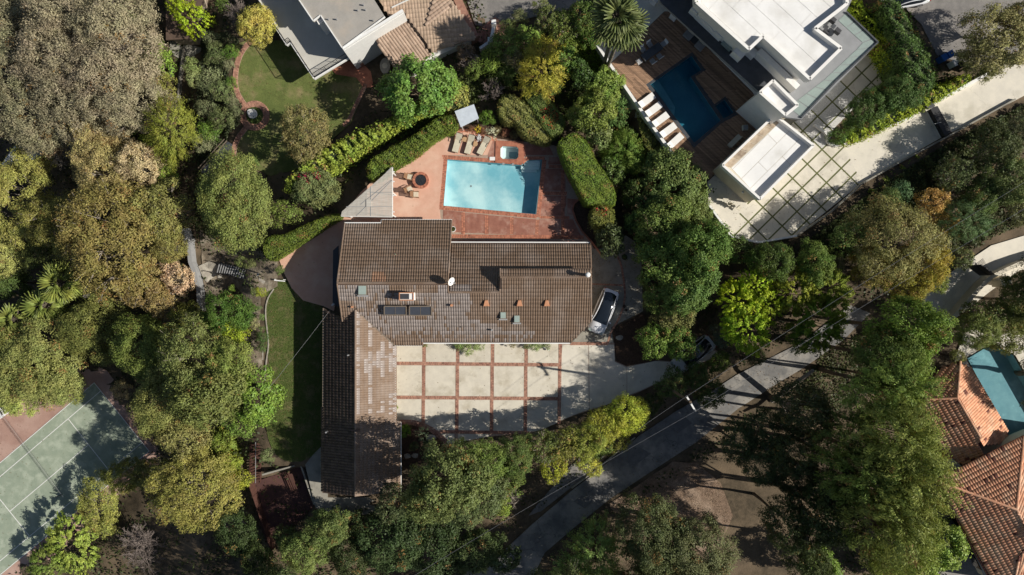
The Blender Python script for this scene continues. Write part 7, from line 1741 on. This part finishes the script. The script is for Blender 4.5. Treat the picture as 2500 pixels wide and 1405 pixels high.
cover('slope_grass', [(1495,180),(1575,290),(1665,400),(1650,415),(1605,400),(1550,345),(1530,290),(1490,230),(1480,190)], .8, (.24,.25,.06), 300, (.14,.05), .15, seed=2)
cover('flowering_ground_cover', [(515,1050),(560,1030),(600,1060),(612,1090),(608,1180),(590,1215),(560,1200),(540,1150),(510,1120)], -4, (.2,.24,.03), 190, (.2,.13), .5, 'red_flower', .035, seed=3)
cover('ground_cover', [(480,95),(570,90),(600,110),(572,180),(575,240),(605,262),(600,310),(565,345),(490,410),(470,330),(490,200)], -3, (.07,.085,.04), 150, (.16,.12), .35, seed=4)
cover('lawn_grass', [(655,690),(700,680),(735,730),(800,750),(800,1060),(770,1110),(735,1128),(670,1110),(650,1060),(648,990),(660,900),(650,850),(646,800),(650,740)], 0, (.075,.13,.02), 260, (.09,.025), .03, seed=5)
cover('lawn_grass', [(578,108),(604,98),(700,100),(850,170),(890,205),(880,240),(858,300),(800,350),(740,410),(660,430),(588,395),(575,345),(650,320),(660,283),(640,250),(600,250),(580,235),(571,200),(572,150)], -1.6, (.15,.16,.045), 200, (.09,.025), .03, seed=6)
cover('field_litter', [(1485,1228),(1560,1180),(1640,1125),(1700,1130),(1760,1180),(1790,1260),(1760,1330),(1640,1380),(1560,1290),(1490,1240)], -2, (.24,.16,.1), 70, (.12,.05), .05, seed=7)
cover('fountain_planting', [(622 + 21 * math.cos(a * .5), 283 + 21 * math.sin(a * .5)) for a in range(13)], -1.6, (.09,.13,.03), 230, (.14,.1), .25, seed=8)
cover('bed_plants', [(1118,312),(1160,303),(1240,303),(1330,352),(1300,349),(1240,341),(1200,336),(1165,323)], 0, (.13,.07,.04), 130, (.12,.07), .2, seed=9)
cover('ground_cover', [(1960,585),(2110,470),(2300,350),(2500,250),(2530,330),(2380,420),(2250,500),(2080,620),(1990,690)], -.5, (.075,.095,.03), 120, (.24,.16), .7, seed=11)
cover('ground_cover', [(2290,560),(2420,440),(2530,440),(2530,540),(2420,580),(2300,650)], -.8, (.085,.095,.035), 110, (.24,.16), .6, seed=12)
cover('ground_cover', [(2000,870),(2120,805),(2240,900),(2050,1000),(1930,1000)], -1.5, (.075,.085,.03), 60, (.22,.15), .5, seed=13)
cover('ground_cover', [(480,420),(560,400),(640,560),(560,600),(470,560)], -2.5, (.08,.095,.035), 90, (.2,.14), .4, seed=14)
cover('ground_cover', [(900,330),(1010,250),(1110,190),(1290,120),(1460,200),(1440,330),(1400,320),(1330,210),(1230,225),(1100,280),(960,350)], -.4, (.085,.11,.03), 100, (.22,.15), .5, seed=15)
def undergrowth():
    rng = np.random.RandomState(21); n = 150000
    X = rng.uniform(-66, 66, n); Y = rng.uniform(-39, 39, n); Z = ground_z(X, Y)
    ok = np.ones(n, bool)
    for poly, z in PL_W[:12]: ok &= dist_poly(X, Y, poly) > .6
    # clumpy
    c = np.sin(X * .7 + 3 * np.sin(Y * .31)) * np.cos(Y * .8 + 2 * np.sin(X * .23)) + rng.uniform(-.6, .6, n); ok &= c > -.15
    X, Y, Z = X[ok], Y[ok], Z[ok]; Z = Z + rng.uniform(0, .9, len(X)) * np.clip(c[ok] + .3, .1, 1)
    N = unit(len(X), rng) * .8 + np.array([0, 0, .7]); N /= np.linalg.norm(N, axis=1)[:, None]
    o = add_mesh('undergrowth', quads_mesh('undergrowth', leaves(np.stack([X, Y, Z], 1), N, .3, .2, rng), [M['leaf']])); o.color = (.055, .07, .022, 1); o['kind'] = 'stuff'  # dark leaf colour also stands in for deep shade under the trees
undergrowth()

def fallen_leaves():
    rng = np.random.RandomState(5); parts = []
    for px, z, n, edge in ((deck_outer, .07, 120, 1), ([(965,842),(1500,840),(1700,880),(1480,990),(1300,1050),(1100,1080),(965,1030)], .06, 130, 1), (road_px, -1.42, 1600, 0),
                     ([(655,690),(735,730),(800,750),(800,1060),(735,1128),(650,1060),(650,850)], .03, 500, 0), ([(578,108),(700,100),(890,205),(858,300),(740,410),(588,395),(572,190)], -1.5, 600, 0),
                     ([(1745,440),(1860,520),(2060,356),(2300,262),(2306,332),(1946,574),(1787,576)], 1.29, 150, 0), ([(0,1000),(230,935),(363,1103),(0,1405)], -8.9, 250, 0), ([(1443,610),(1550,590),(1566,760),(1492,830),(1443,830)], .07, 500, 0), ([(608,1182),(735,1138),(767,1235),(662,1345)], -1.47, 300, 0)):
        pw = [tuple(P(x, y, z))[:2] for x, y in px]; x0, x1 = min(p[0] for p in pw), max(p[0] for p in pw); y0, y1 = min(p[1] for p in pw), max(p[1] for p in pw)
        X = rng.uniform(x0, x1, n * 3); Y = rng.uniform(y0, y1, n * 3); ok = in_poly(X, Y, pw) & ~in_poly(X, Y, POOLS[0]) & ~in_poly(X, Y, POOLS[1])
        d = dist_poly(X, Y, pw, False); ok &= rng.rand(len(X)) < .25 + .75 * np.exp(-d / 1.2)
        X, Y = X[ok][:n], Y[ok][:n]; parts.append(np.stack([X, Y, np.full(len(X), z + .01)], 1))
    C = np.concatenate(parts); N = unit(len(C), rng) * .35 + np.array([0, 0, 1]); N /= np.linalg.norm(N, axis=1)[:, None]
    o = add_mesh('fallen_leaves', quads_mesh('fallen_leaves', leaves(C, N, .1, .07, rng), [M['leaf']])); o.color = (.2, .13, .06, 1); o['kind'] = 'stuff'
fallen_leaves()

# ------------------------------------------------------------------ palms
def fan_leaf(L, rng, m_seg=11):
    """one costapalmate leaf along +x: petiole then a folded fan with split tips"""
    mb = MB(); mb.tube([(0, 0, 0), (L * .45, 0, .08 * L)], [.035, .02], 4, m=0)
    base = Vector((L * .45, 0, .08 * L)); pts = []
    for i in range(m_seg):
        a0 = math.radians(-95 + 190 * i / m_seg); a1 = math.radians(-95 + 190 * (i + 1) / m_seg); am = (a0 + a1) / 2
        rl = L * .55 * (1 - .25 * abs(am) / 1.7); dr = -.28 * L * (abs(am) / 1.7) - .06 * L
        def q(a, r_, z): return (base.x + math.cos(a) * r_, math.sin(a) * r_, base.z + z)
        k = len(mb.v)
        mb.v += [tuple(base), q(a0, rl * .6, dr * .25 - .02), q(am, rl * .62, dr * .25 + .05), q(a1, rl * .6, dr * .25 - .02), q(am - .03, rl * 1.05, dr), q(am + .03, rl * 1.05, dr)]
        mb.f += [(k, k + 1, k + 2), (k, k + 2, k + 3), (k + 1, k + 4, k + 2), (k + 2, k + 4, k + 5), (k + 2, k + 5, k + 3)]; mb.m += [1] * 5
    return mb
_fan = []
def palm(px, py, pxb, pyb, h, L, n, color, label, dead=0, seed=0, frond_mat='leaf_gloss'):
    zb = gz(*tuple(P(pxb, pyb, 0))[:2]); b = P(pxb, pyb, zb); zb = gz(b.x, b.y); tp = P(px, py, zb + h)
    t = empty('fan_palm', (b.x, b.y, zb), 0, label, 'palm')
    d = tp - Vector((b.x, b.y, zb)); pts = [d * f + Vector((0, 0, 0)) + Vector((d.x, d.y, 0)) * (.12 * math.sin(f * 3.14)) * .3 for f in (0, .25, .5, .75, 1)]
    MB().tube(pts, [.26, .19, .17, .16, .19], 10).build('trunk', M['palm_bark'], t, True)
    if not _fan:
        for s in range(3):
            o = fan_leaf(1.0, None, 11 + s).build('frond', [M['palm_bark'], M['leaf_gloss']]); _fan.append(o.data); bpy.data.objects.remove(o)
    r = random.Random(seed)
    for i in range(n):
        f = i / n; o = add_mesh('frond', _fan[i % 3], t, d); el = math.radians(75 - 125 * f ** .8); az = i * 2.39996
        s = L * r.uniform(.8, 1.1); o.scale = (s, s, s); o.rotation_euler = (r.uniform(-.3, .3), -el, az)
        o.color = (*color, 1) if i < n - dead else (.4, .27, .1, 1)
    return t
palm(1505,45,1472,168,11.5,2.5,34,(.17,.20,.07),'tall fan palm with leaning trunk at the corner of the villa terrace, nearer trunk',0,1)
palm(1522,68,1478,175,10.5,2.2,26,(.16,.19,.07),'second tall fan palm, its trunk beside the first at the terrace corner',2,2)
palm(150,690,160,690,5.5,2.5,24,(.24,.27,.06),'fan palm highest of the three in the left woodland',2,3)
palm(115,745,130,738,5,2.4,24,(.22,.26,.06),'fan palm with tan dead fronds, middle of the three on the left',4,4)
palm(42,780,65,775,5,2.3,22,(.25,.28,.07),'fan palm lowest and leftmost in the left woodland',2,5)
# tall forked trunks leaning out of the field toward the pine
t = empty('leaning_tree', P(1890, 960, -2), 0, 'pale bare trunk leaning from the road toward the great pine', 'tree')
g = gz(*tuple(P(1885, 975, -2))[:2]); a = P(1885, 978, g); b = P(1985, 905, g + 6)
MB().tube([a - t.location, (a.lerp(b, .5)) - t.location, b - t.location], [.3, .24, .16], 8).build('trunk', M['twig'], t, True)
tr = MB(); a2 = P(1945, 965, g + .5); b2 = P(2060, 1060, g + 6); tr.tube([a2 - t.location, a2.lerp(b2, .5) - t.location + Vector((.3, .4, .2)), b2 - t.location], [.26, .2, .12], 8); tr.build('fork', M['bark'], t, True)
